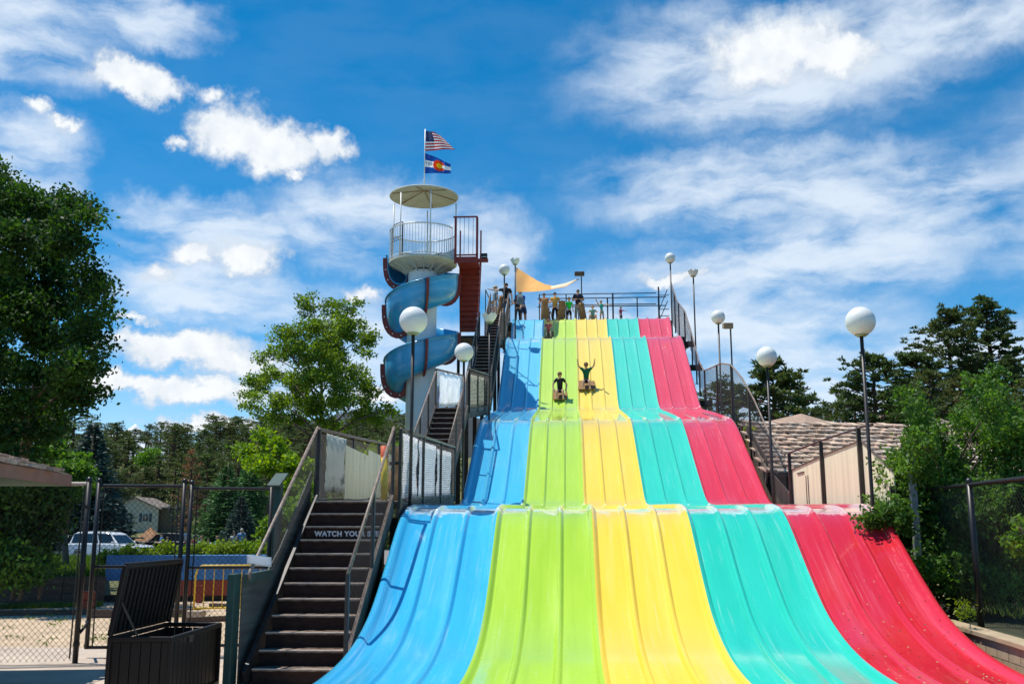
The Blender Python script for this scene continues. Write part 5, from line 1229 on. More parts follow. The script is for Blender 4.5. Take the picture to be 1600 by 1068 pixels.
# small dry weeds on the sand
wc_ = []
for k in range(40):
    p = G(rng.uniform(-60, 330), rng.uniform(16, 23.5)); wc_ += [(p.x + rng.gauss(0, .12), p.y + rng.gauss(0, .1), GZ + .02 + abs(rng.gauss(0, .03))) for _ in range(9)]
v, q_ = leaf_quads(np.array(wc_), np.full(len(wc_), .09), .3); o = link('weeds', fast_mesh('weeds', v, q_, M_grass)); tag(o, 'sparse dry weeds on the sand', kind='stuff')
# fallen leaves on the patio and in the foot of the crimson lane
fl_ = []
for k in range(150):
    x = rng.uniform(3.4, 5.2); y = rng.uniform(11, 15); fl_.append((x, y, sz(y) + .035 + .01 * rng.random()))
v, q_ = leaf_quads(np.array(fl_), np.full(len(fl_), .035), .5, flat=.9); o = link('leaves', fast_mesh('leaves', v, q_, mat('dead_leaf', (.45, .33, .16), .8))); tag(o, 'dead leaves in the lower crimson lane', kind='stuff')

# ---- conifers
def pine_template(seed, n_br, puffs, per, H=10., W=2.6, lo=.3, size=.42, m=None, name='crown'):
    st_ = np.random.RandomState(seed); pts = []; tb = MB(); tb.tube([(0, 0, -.3), (.08, .04, H * .4), (-.04, .02, H * .75), (0, 0, H * .97)], [.24, .19, .12, .03], 7)
    bb = MB()
    for i in range(n_br):
        t = (i + st_.random_sample()) / n_br; h = H * (lo + (1 - lo) * t); a = st_.random_sample() * 6.283
        prof = (math.sin(math.pi * min(1, (.18 + .82 * t)) ** .9)) ** .7 * (1 - .35 * t); L_ = W * prof * (.55 + .6 * st_.random_sample()) + .25
        tip = np.array([math.cos(a) * L_, math.sin(a) * L_, h + L_ * (.10 + .35 * t) + .2 * st_.normal()]); s0 = np.array([0, 0, h - .1])
        bb.tube([tuple(s0), tuple((s0 + tip) / 2 + np.array([0, 0, -.08])), tuple(tip)], [.05, .035, .012], 4, False)
        for k in range(puffs):
            f_ = .38 + .66 * (k + st_.random_sample()) / puffs; c = s0 + (tip - s0) * f_ + st_.normal(size=3) * np.array([.28, .28, .12]) * (.5 + L_ / W * .5)
            pts.append(c)
    c = np.repeat(np.array(pts), per, axis=0); n = len(c); d = st_.normal(size=(n, 3)); d[:, 2] = np.abs(d[:, 2]) * .7 + .05; d /= np.linalg.norm(d, axis=1)[:, None]
    base = c + d * .05; tipp = c + d * size * (.55 + .6 * st_.random_sample((n, 1))); s = np.cross(d, st_.normal(size=(n, 3))); s /= np.linalg.norm(s, axis=1)[:, None]; s *= size * .13
    v = np.stack([base, (base + tipp) / 2 + s, tipp, (base + tipp) / 2 - s], axis=1).reshape(-1, 3)
    return tb.mesh('trunk', M_bark_pine, True), bb.mesh('branches', M_bark_pine, True), fast_mesh(name, v, np.arange(4 * n).reshape(n, 4), m)
def spruce_template(seed, whorls, H=10., W=2.3, m=None, per=9):
    st_ = np.random.RandomState(seed); vs_ = []; tb = MB(); tb.tube([(0, 0, -.2), (0, 0, H * .98)], [.18, .02], 7)
    for i in range(whorls):
        t = i / whorls; h = H * (.05 + .93 * t); L0 = W * (1 - t) ** .85 + .08; nb = max(4, int(11 * (1 - t * .55)))
        for j in range(nb):
            a = 6.283 * (j + st_.random_sample() * .8) / nb; L_ = L0 * (.78 + .35 * st_.random_sample()); ca, sa = math.cos(a), math.sin(a)
            k = max(3, int(per * (1 - t * .6)))
            for q in range(k):
                f_ = (q + .5) / k; x = L_ * f_; z = h - .32 * x + .14 * x * f_ * 1.2; wd = (.12 + .30 * (1 - f_)) * L_ * .6 + .06
                for _ in range(6):
                    lat = (st_.random_sample() * 2 - 1) * wd; p0 = np.array([ca * x - sa * lat, sa * x + ca * lat, z - abs(lat) * .25 + .03 * st_.normal()])
                    dr = np.array([ca + .6 * st_.normal() - sa * np.sign(lat) * .8, sa + .6 * st_.normal() + ca * np.sign(lat) * .8, -.35 + .3 * st_.normal()]); dr /= np.linalg.norm(dr); ln = (.22 + .16 * st_.random_sample()) * (1.15 - .5 * t)
                    sd_ = np.cross(dr, st_.normal(size=3)); sd_ /= np.linalg.norm(sd_); sd_ *= ln * .22
                    vs_ += [p0, p0 + dr * ln * .5 + sd_, p0 + dr * ln, p0 + dr * ln * .5 - sd_]
    v = np.array(vs_); n = len(v) // 4; return tb.mesh('trunk', M_bark, True), fast_mesh('crown', v, np.arange(4 * n).reshape(n, 4), m)
PT = [pine_template(11 + i, 46, 5, 13, m=M_pine, W=2.5 + .3 * i, lo=.22 + .1 * i) for i in range(4)]
PT_D = [pine_template(31, 46, 5, 13, m=M_pine_dry, W=2.6, lo=.12)]; PT_R = [pine_template(33, 40, 5, 10, m=M_rust_tree, W=2.2, lo=.15)]
PH = [pine_template(51, 60, 7, 30, m=M_pine, W=3.7, lo=.36, size=.40), pine_template(52, 70, 7, 28, m=M_pine, W=3.1, lo=.30, size=.38)]
SB = spruce_template(5, 52, m=M_spruce_blue, W=2.6, per=12); SG = spruce_template(6, 46, m=M_spruce_green, W=3.0, per=11)
def conifer(tpl, x, y, z, h, wid, label, group, name='pine_tree', rz=None):
    r = thing(name, label, 'tree', (0, 0, 0), group)
    for me in tpl: link(me.name.split('.')[0], me, r)
    r.location = (x, y, z); r.scale = (h / 10 * wid, h / 10 * wid, h / 10); r.rotation_euler = (0, 0, rng.uniform(0, 6.28) if rz is None else rz); return r
def pine_px(px, ptop, D, wid, tpl, label, group='pines on the slope to the right', name='pine_tree', z=None):
    p = P(px, ptop, D); z0 = hill(p.x, p.y) - .1 if z is None else z; z0 = max(z0, GZ); return conifer(tpl, p.x, p.y, z0, p.z - z0, wid, label, group, name)
# right hand pines
pine_px(1207, 576, 62, 1.05, PH[1], 'broad dark pine just right of the lamp before the shingle roof')
pine_px(1254, 612, 76, 1.0, PT[1], 'small dark pine right of the roof lamp pine, low over the roof', name='pine_tree')
pine_px(1298, 630, 84, 1.2, PT[2], 'small rounded pine low over the middle of the shingle roof')
pine_px(1273, 640, 90, 1.5, PT[0], 'squat pine between the two small pines over the shingle roof')
pine_px(1362, 562, 74, 1.0, PH[0], 'dark pine directly behind the largest right globe lamp post')
pine_px(1335, 620, 80, 1.1, PT[3], 'small pine left of the largest right lamp post')
pine_px(1392, 612, 78, 1.4, PT_D[0], 'low brownish pine right of the largest right lamp post')
pine_px(1478, 490, 80, .95, PH[0], 'tall flat topped ponderosa pine with bare reddish trunk above the feathery tree')
pine_px(1540, 472, 82, 1.15, PH[1], 'tallest dark ponderosa pine near the right edge')
pine_px(1432, 556, 76, 1.25, PH[0], 'spreading pine left of the two tall ponderosa pines')
pine_px(1452, 580, 70, 1.2, PT_D[0], 'brownish green pine in front of the tall ponderosa pines')
pine_px(1500, 590, 72, 1.3, PT_D[0], 'brownish pine between the trunks of the tall ponderosas')
pine_px(1578, 560, 78, 1.1, PH[1], 'dark pine at the right edge beside the tallest ponderosa')
pine_px(1600, 590, 70, 1.3, PT_D[0], 'brown tinged pine cut by the right edge of the view')
pine_px(1405, 600, 90, 1.2, PT[1], 'dark pine behind the spreading pine on the slope')
pine_px(1120, 600, 75, 1.2, PT[2], 'pine seen through the curved mesh fence'); pine_px(1150, 625, 80, 1.3, PT_D[0], 'brownish pine seen through the curved mesh fence near the roof')
for i in range(26):
    px = rng.uniform(1370, 1640); D = rng.uniform(66, 120); p = G(px, D / GS); z = hill(p.x, p.y); conifer(rng.choice(PT + PT_D + PT_D), p.x, p.y, z, rng.uniform(3.5, 7), rng.uniform(1.1, 1.6), 'small mixed pine filling the slope behind the feathery tree', 'young pines on the right slope')
# boulders on the right slope
for (px, py, D, s_) in ((1473, 672, 62, 1.5), (1382, 652, 78, .9), (1500, 690, 60, 1.3)):
    p = P(px, py, D); q = MB(); q.ell((p.x, p.y, p.z - .3), (s_, s_ * .8, s_ * .55), 12, 8, Matrix.Rotation(px, 3, 'Z')); o = q.build('boulder', mat('pink_granite', (.38, .27, .22), .9, .2, 1.5, bump=.6)); tag(o, {1473: 'pinkish granite boulder between the feathery tree tops', 1382: 'small pink boulder below the brownish pine', 1500: 'half hidden granite boulder low on the slope'}[px], 'boulder')
    for v_ in o.data.vertices: v_.co *= 1 + .25 * mnoise.noise(v_.co * 1.4)
# left hillside
cnt = 0
spots = []
for i in range(1500):
    px = rng.uniform(60, 700); D = rng.choice([rng.uniform(110, 170), rng.uniform(150, 265), rng.uniform(240, 275)]); p = G(px, D / GS)
    if 150 < px < 300 and D < 165: continue
    if px > 640 or any((p.x - a) ** 2 + (p.y - b_) ** 2 < 30 for a, b_ in spots): continue
    if 205 < px < 250 and 190 < D < 262 and rng.random() < .8: continue
    spots.append((p.x, p.y)); cnt += 1
    if cnt > 175: break
for (x, y) in spots:
    h = rng.uniform(6.0, 11.5); tp = rng.choice(PT + PT + PT_D); conifer(tp, x, y, hill(x, y), h, rng.uniform(1.25, 1.9), 'ponderosa pine standing on the wooded hillside behind the car park', 'pines on the left hillside')
for (px, top, D, wd) in ((234, 664, 262, .9), (200, 675, 258, 1.3), (182, 683, 255, 1.2), (290, 671, 255, 1.2), (270, 676, 258, 1.5), (345, 662, 230, 1.6), (385, 668, 225, 1.4), (412, 660, 215, 1.3), (318, 674, 250, 1.4), (455, 688, 240, 1.3), (165, 690, 200, 1.4)):
    pine_px(px, top, D, wd, rng.choice(PT), {234: 'slender pine standing alone highest on the left skyline', 200: 'pine on the left skyline just left of the snowy peak', 182: 'small pine on the left skyline right of the blue spruce', 290: 'rounded pine on the left skyline above the rust orange tree', 270: 'pine on the left skyline between the slender and rounded pines', 345: 'broad pine on the skyline left of the ash tree', 385: 'pine on the skyline at the left tip of the ash crown', 412: 'pine on the skyline under the left of the ash crown', 318: 'pine on the skyline where a grey peak shows behind', 455: 'pine below the ash tree crown before the dark mountain', 165: 'pine at the left end of the skyline by the blue spruce'}[px], 'pines on the skyline of the left hill')
pine_px(301, 707, 118, .75, PT_R[0], 'dead rust orange pine on the left hillside', None)
for (px, top, D, wd, tp) in ((250, 712, 100, 1.3, PT[0]), (275, 722, 96, 1.2, PT_D[0]), (330, 716, 98, 1.2, PT_D[0]), (205, 728, 104, 1.3, PT[2]), (185, 742, 95, 1.3, PT[1]), (312, 735, 92, 1.1, PT[3]), (352, 722, 95, 1.3, PT[0]), (228, 736, 100, 1.2, PT[3]), (290, 748, 90, 1.2, PT_D[0])):
    pine_px(px, top, D + 66, wd * 1.1, tp, {250: 'tall dark pine directly above the roof of the tan house', 275: 'brownish pine over the right wing of the tan house', 330: 'brown green pine above the right lantern post', 205: 'pine above the left eave of the tan house', 185: 'dark pine between the blue spruce and the tan house', 312: 'slim pine just right of the rust orange dead pine', 352: 'dark pine left of the tall bright spruce', 228: 'pine rising behind the gable of the tan house', 290: 'low brownish pine above the left lantern post'}[px], 'pines behind the parked cars')
pine_px(147, 656, 84, 1.55, SB, 'dark blue green spruce behind the tall gate post', None, 'spruce_tree', GZ)
pine_px(357, 722, 80, 1.5, SG, 'bright green layered spruce behind the right fence panel', None, 'spruce_tree', GZ)
pine_px(393, 704, 88, 1.2, SG, 'taller darker spruce behind the layered spruce, beside the stair post', None, 'spruce_tree', GZ)
pine_px(345, 765, 84, 1.4, SG, 'small spruce left of the layered spruce', None, 'spruce_tree', GZ)
pine_px(378, 772, 76, 1.6, SB, 'low bluish spruce close to the green stair post', None, 'spruce_tree', GZ)
for (l, D, lab, m) in (([(400, 690, 22), (378, 705, 20), (425, 700, 24), (450, 715, 26), (480, 730, 24), (410, 730, 26), (440, 750, 26), (465, 770, 26)], 60, 'yellow green leafy tree left of the lowest stair handrail', M_leaf_shrub),
                       ([(590, 705, 9), (603, 712, 10), (580, 712, 9), (612, 722, 10)], 48, 'small yellow green tree above the plywood wall', M_leaf_shrub),
                       ([(95, 700, 26), (112, 720, 22), (125, 745, 22), (105, 755, 26), (80, 735, 26), (135, 765, 14)], 36, 'mid green leafy tree behind the tip of the kiosk roof', M_leaf_bright),
                       ([(240, 706, 7), (234, 714, 9), (226, 720, 8)], 170, 'small round green tree on the hill meadow', M_leaf_mid),
                       ([(560, 730, 30), (600, 740, 30), (540, 750, 30), (640, 720, 26)], 60, 'leafy tree hidden behind the first walkway', M_leaf_mid),
                       ([(440, 800, 30), (470, 810, 30), (425, 825, 22), (490, 790, 30)], 45, 'leafy shrubby tree behind the green stair post', M_leaf_mid)):
    p = G(l[0][0], D / GS); z0 = max(GZ, hill(p.x, p.y)); broadleaf('leafy_tree', lab, (p.x, p.y, z0), burst(PX(l, D, 1.), 4, .6, .7), 420, 14, min(.0088 * D, 2.4 * D / F * 2), min(.0045 * D, .3), m, trunk_r=.12, limbs=PX(l, D, .1))
# distant wood closing the gaps on the hill
dw = []
for i in range(2600):
    px = rng.uniform(-100, 720); D = rng.uniform(108, 280); p = G(px, D / GS)
    if 150 < px < 300 and D < 160: continue
    if 190 < px < 262 and D > 180: continue
    h = rng.uniform(2.5, 4.5)
    for k in range(16): t = rng.random(); dw.append((p.x + rng.gauss(0, 1.1) * (1.15 - t), p.y + rng.gauss(0, 1.1) * (1.15 - t), hill(p.x, p.y) + h * t + .2))
v, q_ = leaf_quads(np.array(dw), .5 + .4 * nrs.random_sample(len(dw)), .6); o = link('woods', fast_mesh('woods', v, q_, M_pine_dry)); tag(o, 'mixed low woodland covering the left hill', kind='stuff')
dw = []
for i in range(700):
    px = rng.uniform(1150, 1680); D = rng.uniform(56, 140); p = G(px, D / GS); h = rng.uniform(.8, 2.2)
    for k in range(26): t = rng.random(); dw.append((p.x + rng.gauss(0, .8) * (1.15 - t), p.y + rng.gauss(0, .8) * (1.15 - t), hill(p.x, p.y) + h * t + .1))
v, q_ = leaf_quads(np.array(dw), .28 + .2 * nrs.random_sample(len(dw)), .6); o = link('undergrowth', fast_mesh('undergrowth', v, q_, M_pine_dry)); tag(o, 'brushy undergrowth covering the right slope', kind='stuff')

# ------------------------------------------------------------------ CARS, HOUSE AND CAR PARK
M_tyre = mat('tyre_rubber', (.015, .015, .015), .8); M_rim = mat('alloy_rim', (.45, .46, .48), .3, .05, 5, metal=.8); M_glass = mat('car_glass', (.012, .016, .02), .06, .1, 5, coat=.5); M_trim = mat('dark_trim', (.02, .02, .022), .5)
M_lamp = mat('headlight_glass', (.65, .68, .70), .12, .05, 5); M_tail = mat('tail_light', (.4, .01, .01), .2)
WH = MB(); WH.lathe([(.22, -.12), (.36, -.12), (.39, -.08), (.39, .08), (.36, .12), (.22, .12)], n=22); tyre_me = WH.mesh('tyre', M_tyre, True)
WR = MB(); WR.lathe([(0, .115), (.06, .125), (.10, .10), (.205, .11), (.235, .125), (.235, -.1)], n=20)
for i in range(5): a = 2 * math.pi * i / 5; WR.beam((.06 * math.cos(a), .06 * math.sin(a), .118), (.21 * math.cos(a), .21 * math.sin(a), .118), .05, .02)
rim_me = WR.mesh('rim', M_rim)
def car(label, cname, paint, L_=4.9, Wd=1.95, Hh=1.9, kind='suv', group='cars in the car park'):
    root = thing('parked_car', label, cname, (0, 0, 0), group)
    s = L_ / 4.9; hz = Hh / 1.9
    if kind == 'suv': low = [(-2.42, .42), (-2.45, .75), (-2.42, 1.12), (-1.2, 1.16), (.75, 1.14), (1.0, 1.12), (2.15, 1.02), (2.36, .92), (2.43, .6), (2.38, .36), (1.95, .30), (-2.0, .30)]; roof = [(-2.30, 1.12), (-2.12, 1.72), (-1.9, 1.83), (-.6, 1.87), (.15, 1.80), (.45, 1.70), (1.08, 1.12)]
    elif kind == 'pickup': low = [(-2.45, .45), (-2.45, 1.1), (-.7, 1.12), (.85, 1.12), (2.15, 1.06), (2.38, .95), (2.42, .5), (2.0, .38), (-2.0, .38)]; roof = [(-.75, 1.12), (-.62, 1.72), (-.45, 1.78), (.25, 1.76), (.95, 1.12)]
    else: low = [(-2.3, .35), (-2.35, .8), (-2.1, .98), (-1.4, 1.0), (.9, .95), (2.1, .78), (2.35, .6), (2.32, .32), (1.9, .25), (-1.9, .25)]; roof = [(-1.6, 1.0), (-1.0, 1.38), (-.3, 1.43), (.2, 1.38), (.95, .96)]
    hw = Wd / 2
    def loft(pr, ws):   # ws: half width as function of z
        b = MB(); n = len(pr); ring = []
        for sd, sc_ in ((-1, .0), (-1, 1), (1, 1), (1, .0)):
            ring.append([(x * s * (1 if sc_ else .985), sd * ws(z) * (1 if sc_ else .965), (z if sc_ else .5 * (z + sum(p[1] for p in pr) / n) * .0 + z) * hz) for x, z in pr])
        b.add(ring[1] + ring[2], [tuple(range(n))[::1], tuple(range(n, 2 * n))[::-1]] + [(i, i + n, (i + 1) % n + n, (i + 1) % n) for i in range(n)]); return b
    body = loft(low, lambda z: hw * (1 - .05 * max(0, z - .8) - .05 * max(0, .6 - z))).build('body', paint, root); bevel(body, .07, 3)
    cab = loft(roof, lambda z: hw * (.955 - .26 * max(0, z - 1.0))).build('cabin', paint, root); bevel(cab, .06, 3)
    # glass follows the cabin sides a hair proud
    def wz(z): return hw * (.955 - .26 * max(0, z - 1.0)) + .008
    top = max(p[1] for p in roof); zb_, zt_ = roof[0][1] + .05, top - .14; x0, x1 = roof[0][0] + .18, roof[-1][0] - .18
    tx0 = roof[1][0] + .06; tx1 = roof[-2][0] - .02
    segs = [(0, .30), (.33, .62), (.65, 1.0)] if kind == 'suv' else [(0, .45), (.5, 1.0)]
    for sd in (-1, 1):
        for a, c in segs:
            q = MB(); A = [((x0 + (x1 - x0) * a) * s, sd * wz(zb_), zb_ * hz), ((x0 + (x1 - x0) * c) * s, sd * wz(zb_), zb_ * hz), ((tx0 + (tx1 - tx0) * c) * s, sd * wz(zt_), zt_ * hz), ((tx0 + (tx1 - tx0) * a) * s, sd * wz(zt_), zt_ * hz)]
            q.add(A + [(p[0], p[1] - sd * .02, p[2]) for p in A], [(0, 1, 2, 3), (7, 6, 5, 4), (0, 4, 5, 1), (1, 5, 6, 2), (2, 6, 7, 3), (3, 7, 4, 0)]); q.build('window', M_glass, root)
        q = MB(); q.ell((.85 * s, sd * (hw + .06), 1.2 * hz * (1 if kind != 'sedan' else .85)), (.09, .11, .08), 8, 6); q.build('mirror', paint, root, smooth=True)
        for hx in (-.75, .25): q = MB(); q.box(hx * s, hx * s + .17, sd * hw * .985 - .02, sd * hw * .985 + .02, .98 * hz, 1.01 * hz); q.build('door_handle', M_rim if kind == 'suv' else M_trim, root)
        for hx in (-1.05, -.05, .95): q = MB(); q.box(hx * s - .006, hx * s + .006, sd * (hw * .99) - .012, sd * (hw * .99) + .004, .45 * hz, 1.10 * hz if kind != 'sedan' else .9 * hz); q.build('door_seam', M_trim, root)
        q = MB(); q.obox((2.22 * s, sd * hw * .72, .88 * hz), (.30, .34, .15), Matrix.Rotation(R(-sd * 14), 3, 'Z')); bevel(q.build('headlight', M_lamp, root), .03)
        q = MB(); q.obox((-2.40 * s, sd * hw * .86, .95 * hz), (.10, .14, .3)); q.build('tail_light', M_tail, root)
        q = MB(); q.box(-1.5 * s, .1 * s, sd * hw * .62 - .015, sd * hw * .62 + .015, (top + .03) * hz, (top + .055) * hz); 
        if kind == 'suv': q.build('roof_rack', M_trim, root)
    def slab(pa_, pb_, name):
        (xa, za_), (xb, zb__) = pa_, pb_; A = []
        for (x, z) in ((xa, za_), (xb, zb__)):
            for sd in (-1, 1): A.append((x * s, sd * (wz(z) - .12), z * hz))
        d_ = Vector((zb__ - za_, 0, -(xb - xa))).normalized(); d_ = d_ if d_.z > 0 else -d_; d_ = d_ * .014
        A = [Vector(p) + d_ for p in A]; q = MB(); q.add([A[0], A[1], A[3], A[2]] + [p - d_ * 1.6 for p in (A[0], A[1], A[3], A[2])], [(0, 1, 2, 3), (7, 6, 5, 4), (0, 4, 5, 1), (1, 5, 6, 2), (2, 6, 7, 3), (3, 7, 4, 0)]); q.build(name, M_glass, root)
    a, c = roof[-1], roof[-2]; slab((a[0] + (c[0] - a[0]) * .08, a[1] + (c[1] - a[1]) * .08), (a[0] + (c[0] - a[0]) * .9, a[1] + (c[1] - a[1]) * .9), 'windscreen')
    a, c = roof[0], roof[1]; slab((a[0] + (c[0] - a[0]) * .15, a[1] + (c[1] - a[1]) * .15), (a[0] + (c[0] - a[0]) * .9, a[1] + (c[1] - a[1]) * .9), 'rear_window')
    q = MB(); q.box(2.38 * s, 2.455 * s, -hw * .42, hw * .42, .66 * hz, .92 * hz); gr = q.build('grille', M_trim, root)
    for i in range(3): q = MB(); q.box(2.455 * s, 2.465 * s, -hw * .38, hw * .38, (.70 + .07 * i) * hz, (.72 + .07 * i) * hz); q.build('grille_bar', M_chrome, gr)
    q = MB(); q.box(2.36 * s, 2.47 * s, -hw * .8, hw * .8, .36 * hz, .52 * hz); bevel(q.build('bumper', M_trim if kind != 'suv' else paint, root), .03)
    for wx in (-1.5, 1.52):
        for sd in (-1, 1):
            t_ = link('tyre', tyre_me, root, (wx * s, sd * (hw - .09), .39), (R(-90) * sd, 0, 0)); link('rim', rim_me, t_)
            q = MB(); q.lathe([(.42, 0), (.46, 0), (.46, .02), (.42, .02)], n=20, a0=0, a1=math.pi); o = q.build('wheel_arch', M_trim, root); o.location = (wx * s, sd * hw * .985 - (.0 if sd > 0 else -.0), .42); o.rotation_euler = (R(90), 0, 0)
    return root
def paint(n_, c, r_=.25): return mat(n_, c, r_, .04, 1, coat=1)
def park(root, px, D, yaw_, z=GZ + .02): p = G(px, D); root.location = (p.x, p.y, z); root.rotation_euler = (0, 0, R(yaw_))
park(car('large white off-road wagon in the car park facing right', 'car', paint('white_paint', (.78, .79, .80)), 5.4, 2.0, 1.98), 172, 59, -14)
park(car('black wagon parked behind the bonnet of the white wagon', 'car', paint('black_paint', (.02, .018, .02)), 4.9, 1.95, 1.85), 256, 79, 172)
park(car('dark red wagon parked right of the gate, people in front', 'car', paint('red_paint', (.22, .015, .015)), 5.0, 1.95, 1.85), 345, 78, 188)
park(car('silver wagon mostly hidden behind the black and red wagons', 'car', paint('silver_paint', (.5, .52, .55)), 4.6, 1.9, 1.7), 305, 84, 175)
park(car('dark red pickup truck left of the white wagon', 'pickup truck', paint('maroon_paint', (.20, .012, .012)), 5.2, 1.95, 1.75, 'pickup'), 90, 76, 180)
park(car('pale blue sedan at the far left behind the dark shrub', 'car', paint('blue_paint', (.22, .32, .42)), 4.6, 1.85, 1.42, 'sedan'), -6, 57, -10)
park(car('small red sedan far left behind the pale blue sedan', 'car', paint('red_paint2', (.35, .02, .015)), 4.4, 1.8, 1.42, 'sedan'), 30, 84, 5)
park(car('bright red sedan right of the dark red wagon', 'car', paint('red_paint3', (.42, .02, .02)), 4.5, 1.8, 1.42, 'sedan'), 385, 74, 12)
# tan house
hp = G(206, 132); hz0 = 0.0; hh = thing('tan_house', 'tan two storey house with gable facing the car park', 'house', (hp.x, hp.y, 0))
M_hw = mat('tan_siding', (.78, .60, .43), .85, .06, 3, stretch=(.2, 1, 8)); M_hb = mat('brown_siding2', (.16, .11, .06), .85, .1, 3); hr_ = mat('asphalt_shingle', (.20, .17, .14), .9, .15, 4)
w2_, dp, ze, zr_ = 3.6, 6.5, 4.75, 6.15
def hb(name, m, fn, par=hh):
    q = MB(); fn(q); q.v = [(v_[0] + hp.x, v_[1] + hp.y, v_[2] * GS + hp.z) for v_ in q.v]; return q.build(name, m, par)
hb('front_wall', M_hw, lambda q: q.poly([(-w2_, 0), (w2_, 0), (w2_, ze), (0, zr_), (-w2_, ze)], 0, .2))
hb('side_wall', M_hb, lambda q: q.box(w2_ - .2, w2_ + .002, .2, dp, 0, ze)); hb('side_wall', M_hb, lambda q: q.box(-w2_, -w2_ + .2, .2, dp, 0, ze))
for sd in (-1, 1): hb('roof_slope', hr_, lambda q: q.add([(0, -.4, zr_ + .12), (sd * (w2_ + .45), -.4, ze - .08), (sd * (w2_ + .45), dp + .4, ze - .08), (0, dp + .4, zr_ + .12), (0, -.4, zr_ + .0), (sd * (w2_ + .45), -.4, ze - .2), (sd * (w2_ + .45), dp + .4, ze - .2), (0, dp + .4, zr_)], [(0, 1, 2, 3), (7, 6, 5, 4), (0, 4, 5, 1), (1, 5, 6, 2)]))
hb('brown_wing', M_hb, lambda q: q.box(w2_ + .01, w2_ + 3.6, .6, dp, 0, 4.7)); hb('wing_roof', hr_, lambda q: q.box(w2_ - .1, w2_ + 4.0, .3, dp + .3, 4.71, 4.9))
for (wx, wz_) in ((-1.1, 3.35), (1.75, 3.55)):
    f_ = hb('window', M_white2, lambda q: q.box(wx - .5, wx + .5, -.05, -.002, wz_ - .55, wz_ + .55)); hb('pane', M_glass, lambda q: (q.box(wx - .42, wx - .03, -.065, -.051, wz_ - .47, wz_ + .47), q.box(wx + .03, wx + .42, -.065, -.051, wz_ - .47, wz_ + .47)), f_)
    for sd in (-1, 1): hb('shutter', mat('slate_shutter', (.10, .12, .12), .7), lambda q: q.box(wx + sd * .72 - .2, wx + sd * .72 + .2, -.04, -.002, wz_ - .57, wz_ + .57))
# lantern posts
for (px, D, lab) in ((266, 72, 'black double lantern post left of the gate hinge post, before the tan house'), (327, 74, 'black lantern post before the green spruce')):
    p = G(px, D); zt_ = P(px, 792, D).z; lp = thing('street_lantern', lab, 'street lamp', (p.x, p.y, 0), 'lantern posts in the car park')
    q = MB(); q.tube([(p.x, p.y, 0), (p.x, p.y, .6), (p.x, p.y, zt_ + .1)], [.09, .06, .05], 8); q.build('post', M_fence, lp)
    for sd in ((-1, 1) if px < 300 else (1,)):
        cx = p.x + sd * .3; q = MB(); q.tube([(p.x, p.y, zt_ - .3), (cx, p.y, zt_ - .2), (cx, p.y, zt_ - .1)], .03, 6); q.build('arm', M_fence, lp)
        q = MB(); q.lathe([(.08, -.1), (.16, .12), (.16, .3), (.02, .42)], (cx, p.y, zt_ - .05), 8); q.build('lantern', M_glass, lp); q = MB(); q.lathe([(.19, .3), (.05, .42), (0, .5)], (cx, p.y, zt_ - .05), 8); q.build('lantern_cap', M_fence, lp)
p = G(314, 90); q = MB(); q.tube([(p.x - .1, p.y, 0), (p.x, p.y, .8), (p.x + .12, p.y, 1.7), (p.x - .02, p.y, 2.1)], [1.05, .85, .5, .12], 9); o = q.build('white_rock', mat('white_stone', (.72, .72, .70), .9, .1, 3, bump=.8)); tag(o, 'white pointed rock sculpture rising behind the red wagon', 'rock'); 
for v_ in o.data.vertices: v_.co += Vector((.12 * mnoise.noise(v_.co * 2), 0, 0))
a, b_ = P(319, 822, 90), P(327, 783, 90); q = MB(); q.tube([(a.x, a.y, 0), tuple(a), tuple(b_)], .09, 6); o = q.build('leaning_pole', mat('pale_timber', (.4, .28, .2), .8)); tag(o, 'pale leaning timber pole beside the white rock', 'pole')
p = G(233, 92); q = MB(); rr = []
for i in range(7):
    t = i / 6; rr.append([(p.x + 1.9 * (1 - t ** 1.6) * math.cos(a) * (1 + .12 * math.sin(3 * a + i)), p.y + 2 * (1 - t ** 1.6) * math.sin(a), 2.1 * t + .1 * math.sin(5 * a)) for a in np.linspace(0, 2 * math.pi, 25)])
q.grid(rr); o = q.build('dirt_mound', mat('orange_dirt', (.34, .18, .09), .95, .2, 2, bump=.5), smooth=True); tag(o, 'heap of orange brown dirt behind the parked cars', 'mound')
# ------------------------------------------------------------------ PEOPLE
SKIN = [mat('skin_fair', (.72, .45, .33), .55, .06, 8), mat('skin_tan', (.58, .33, .22), .55, .06, 8)]
def skinned(name, verts, radii, edges, mats, parent, sub=1, root_i=0):
    me = bpy.data.meshes.new(name); me.from_pydata([tuple(v_) for v_ in verts], edges, []); ob = bpy.data.objects.new(name, me); col.objects.link(ob)
    ob.modifiers.new('skin', 'SKIN'); sub_ = ob.modifiers.new('sub', 'SUBSURF'); sub_.levels = sub; sub_.render_levels = sub
    sv_ = me.skin_vertices[0].data
    for i, r in enumerate(radii):
        sv_[i].radius = r if isinstance(r, tuple) else (r, r); sv_[i].use_root = (i == root_i)
    dg = bpy.context.evaluated_depsgraph_get(); dg.update(); m2_ = bpy.data.meshes.new_from_object(ob.evaluated_get(dg)); bpy.data.objects.remove(ob); bpy.data.meshes.remove(me)
    m2_.name = name; m2_.materials.clear(); m2_.materials.append(mats); m2_.polygons.foreach_set('use_smooth', [True] * len(m2_.polygons)); return link(name, m2_, parent)
def V3(*a): return Vector(a)
STAND = dict(torso=(0, .0, 1), la=((-.28, .0, -1), (-.10, .25, -1)), ra=((.28, 0, -1), (.10, .25, -1)), ll=((-.08, .02, -1), (-.02, -.03, -1)), rl=((.08, .02, -1), (.02, -.03, -1)), pel=.50)
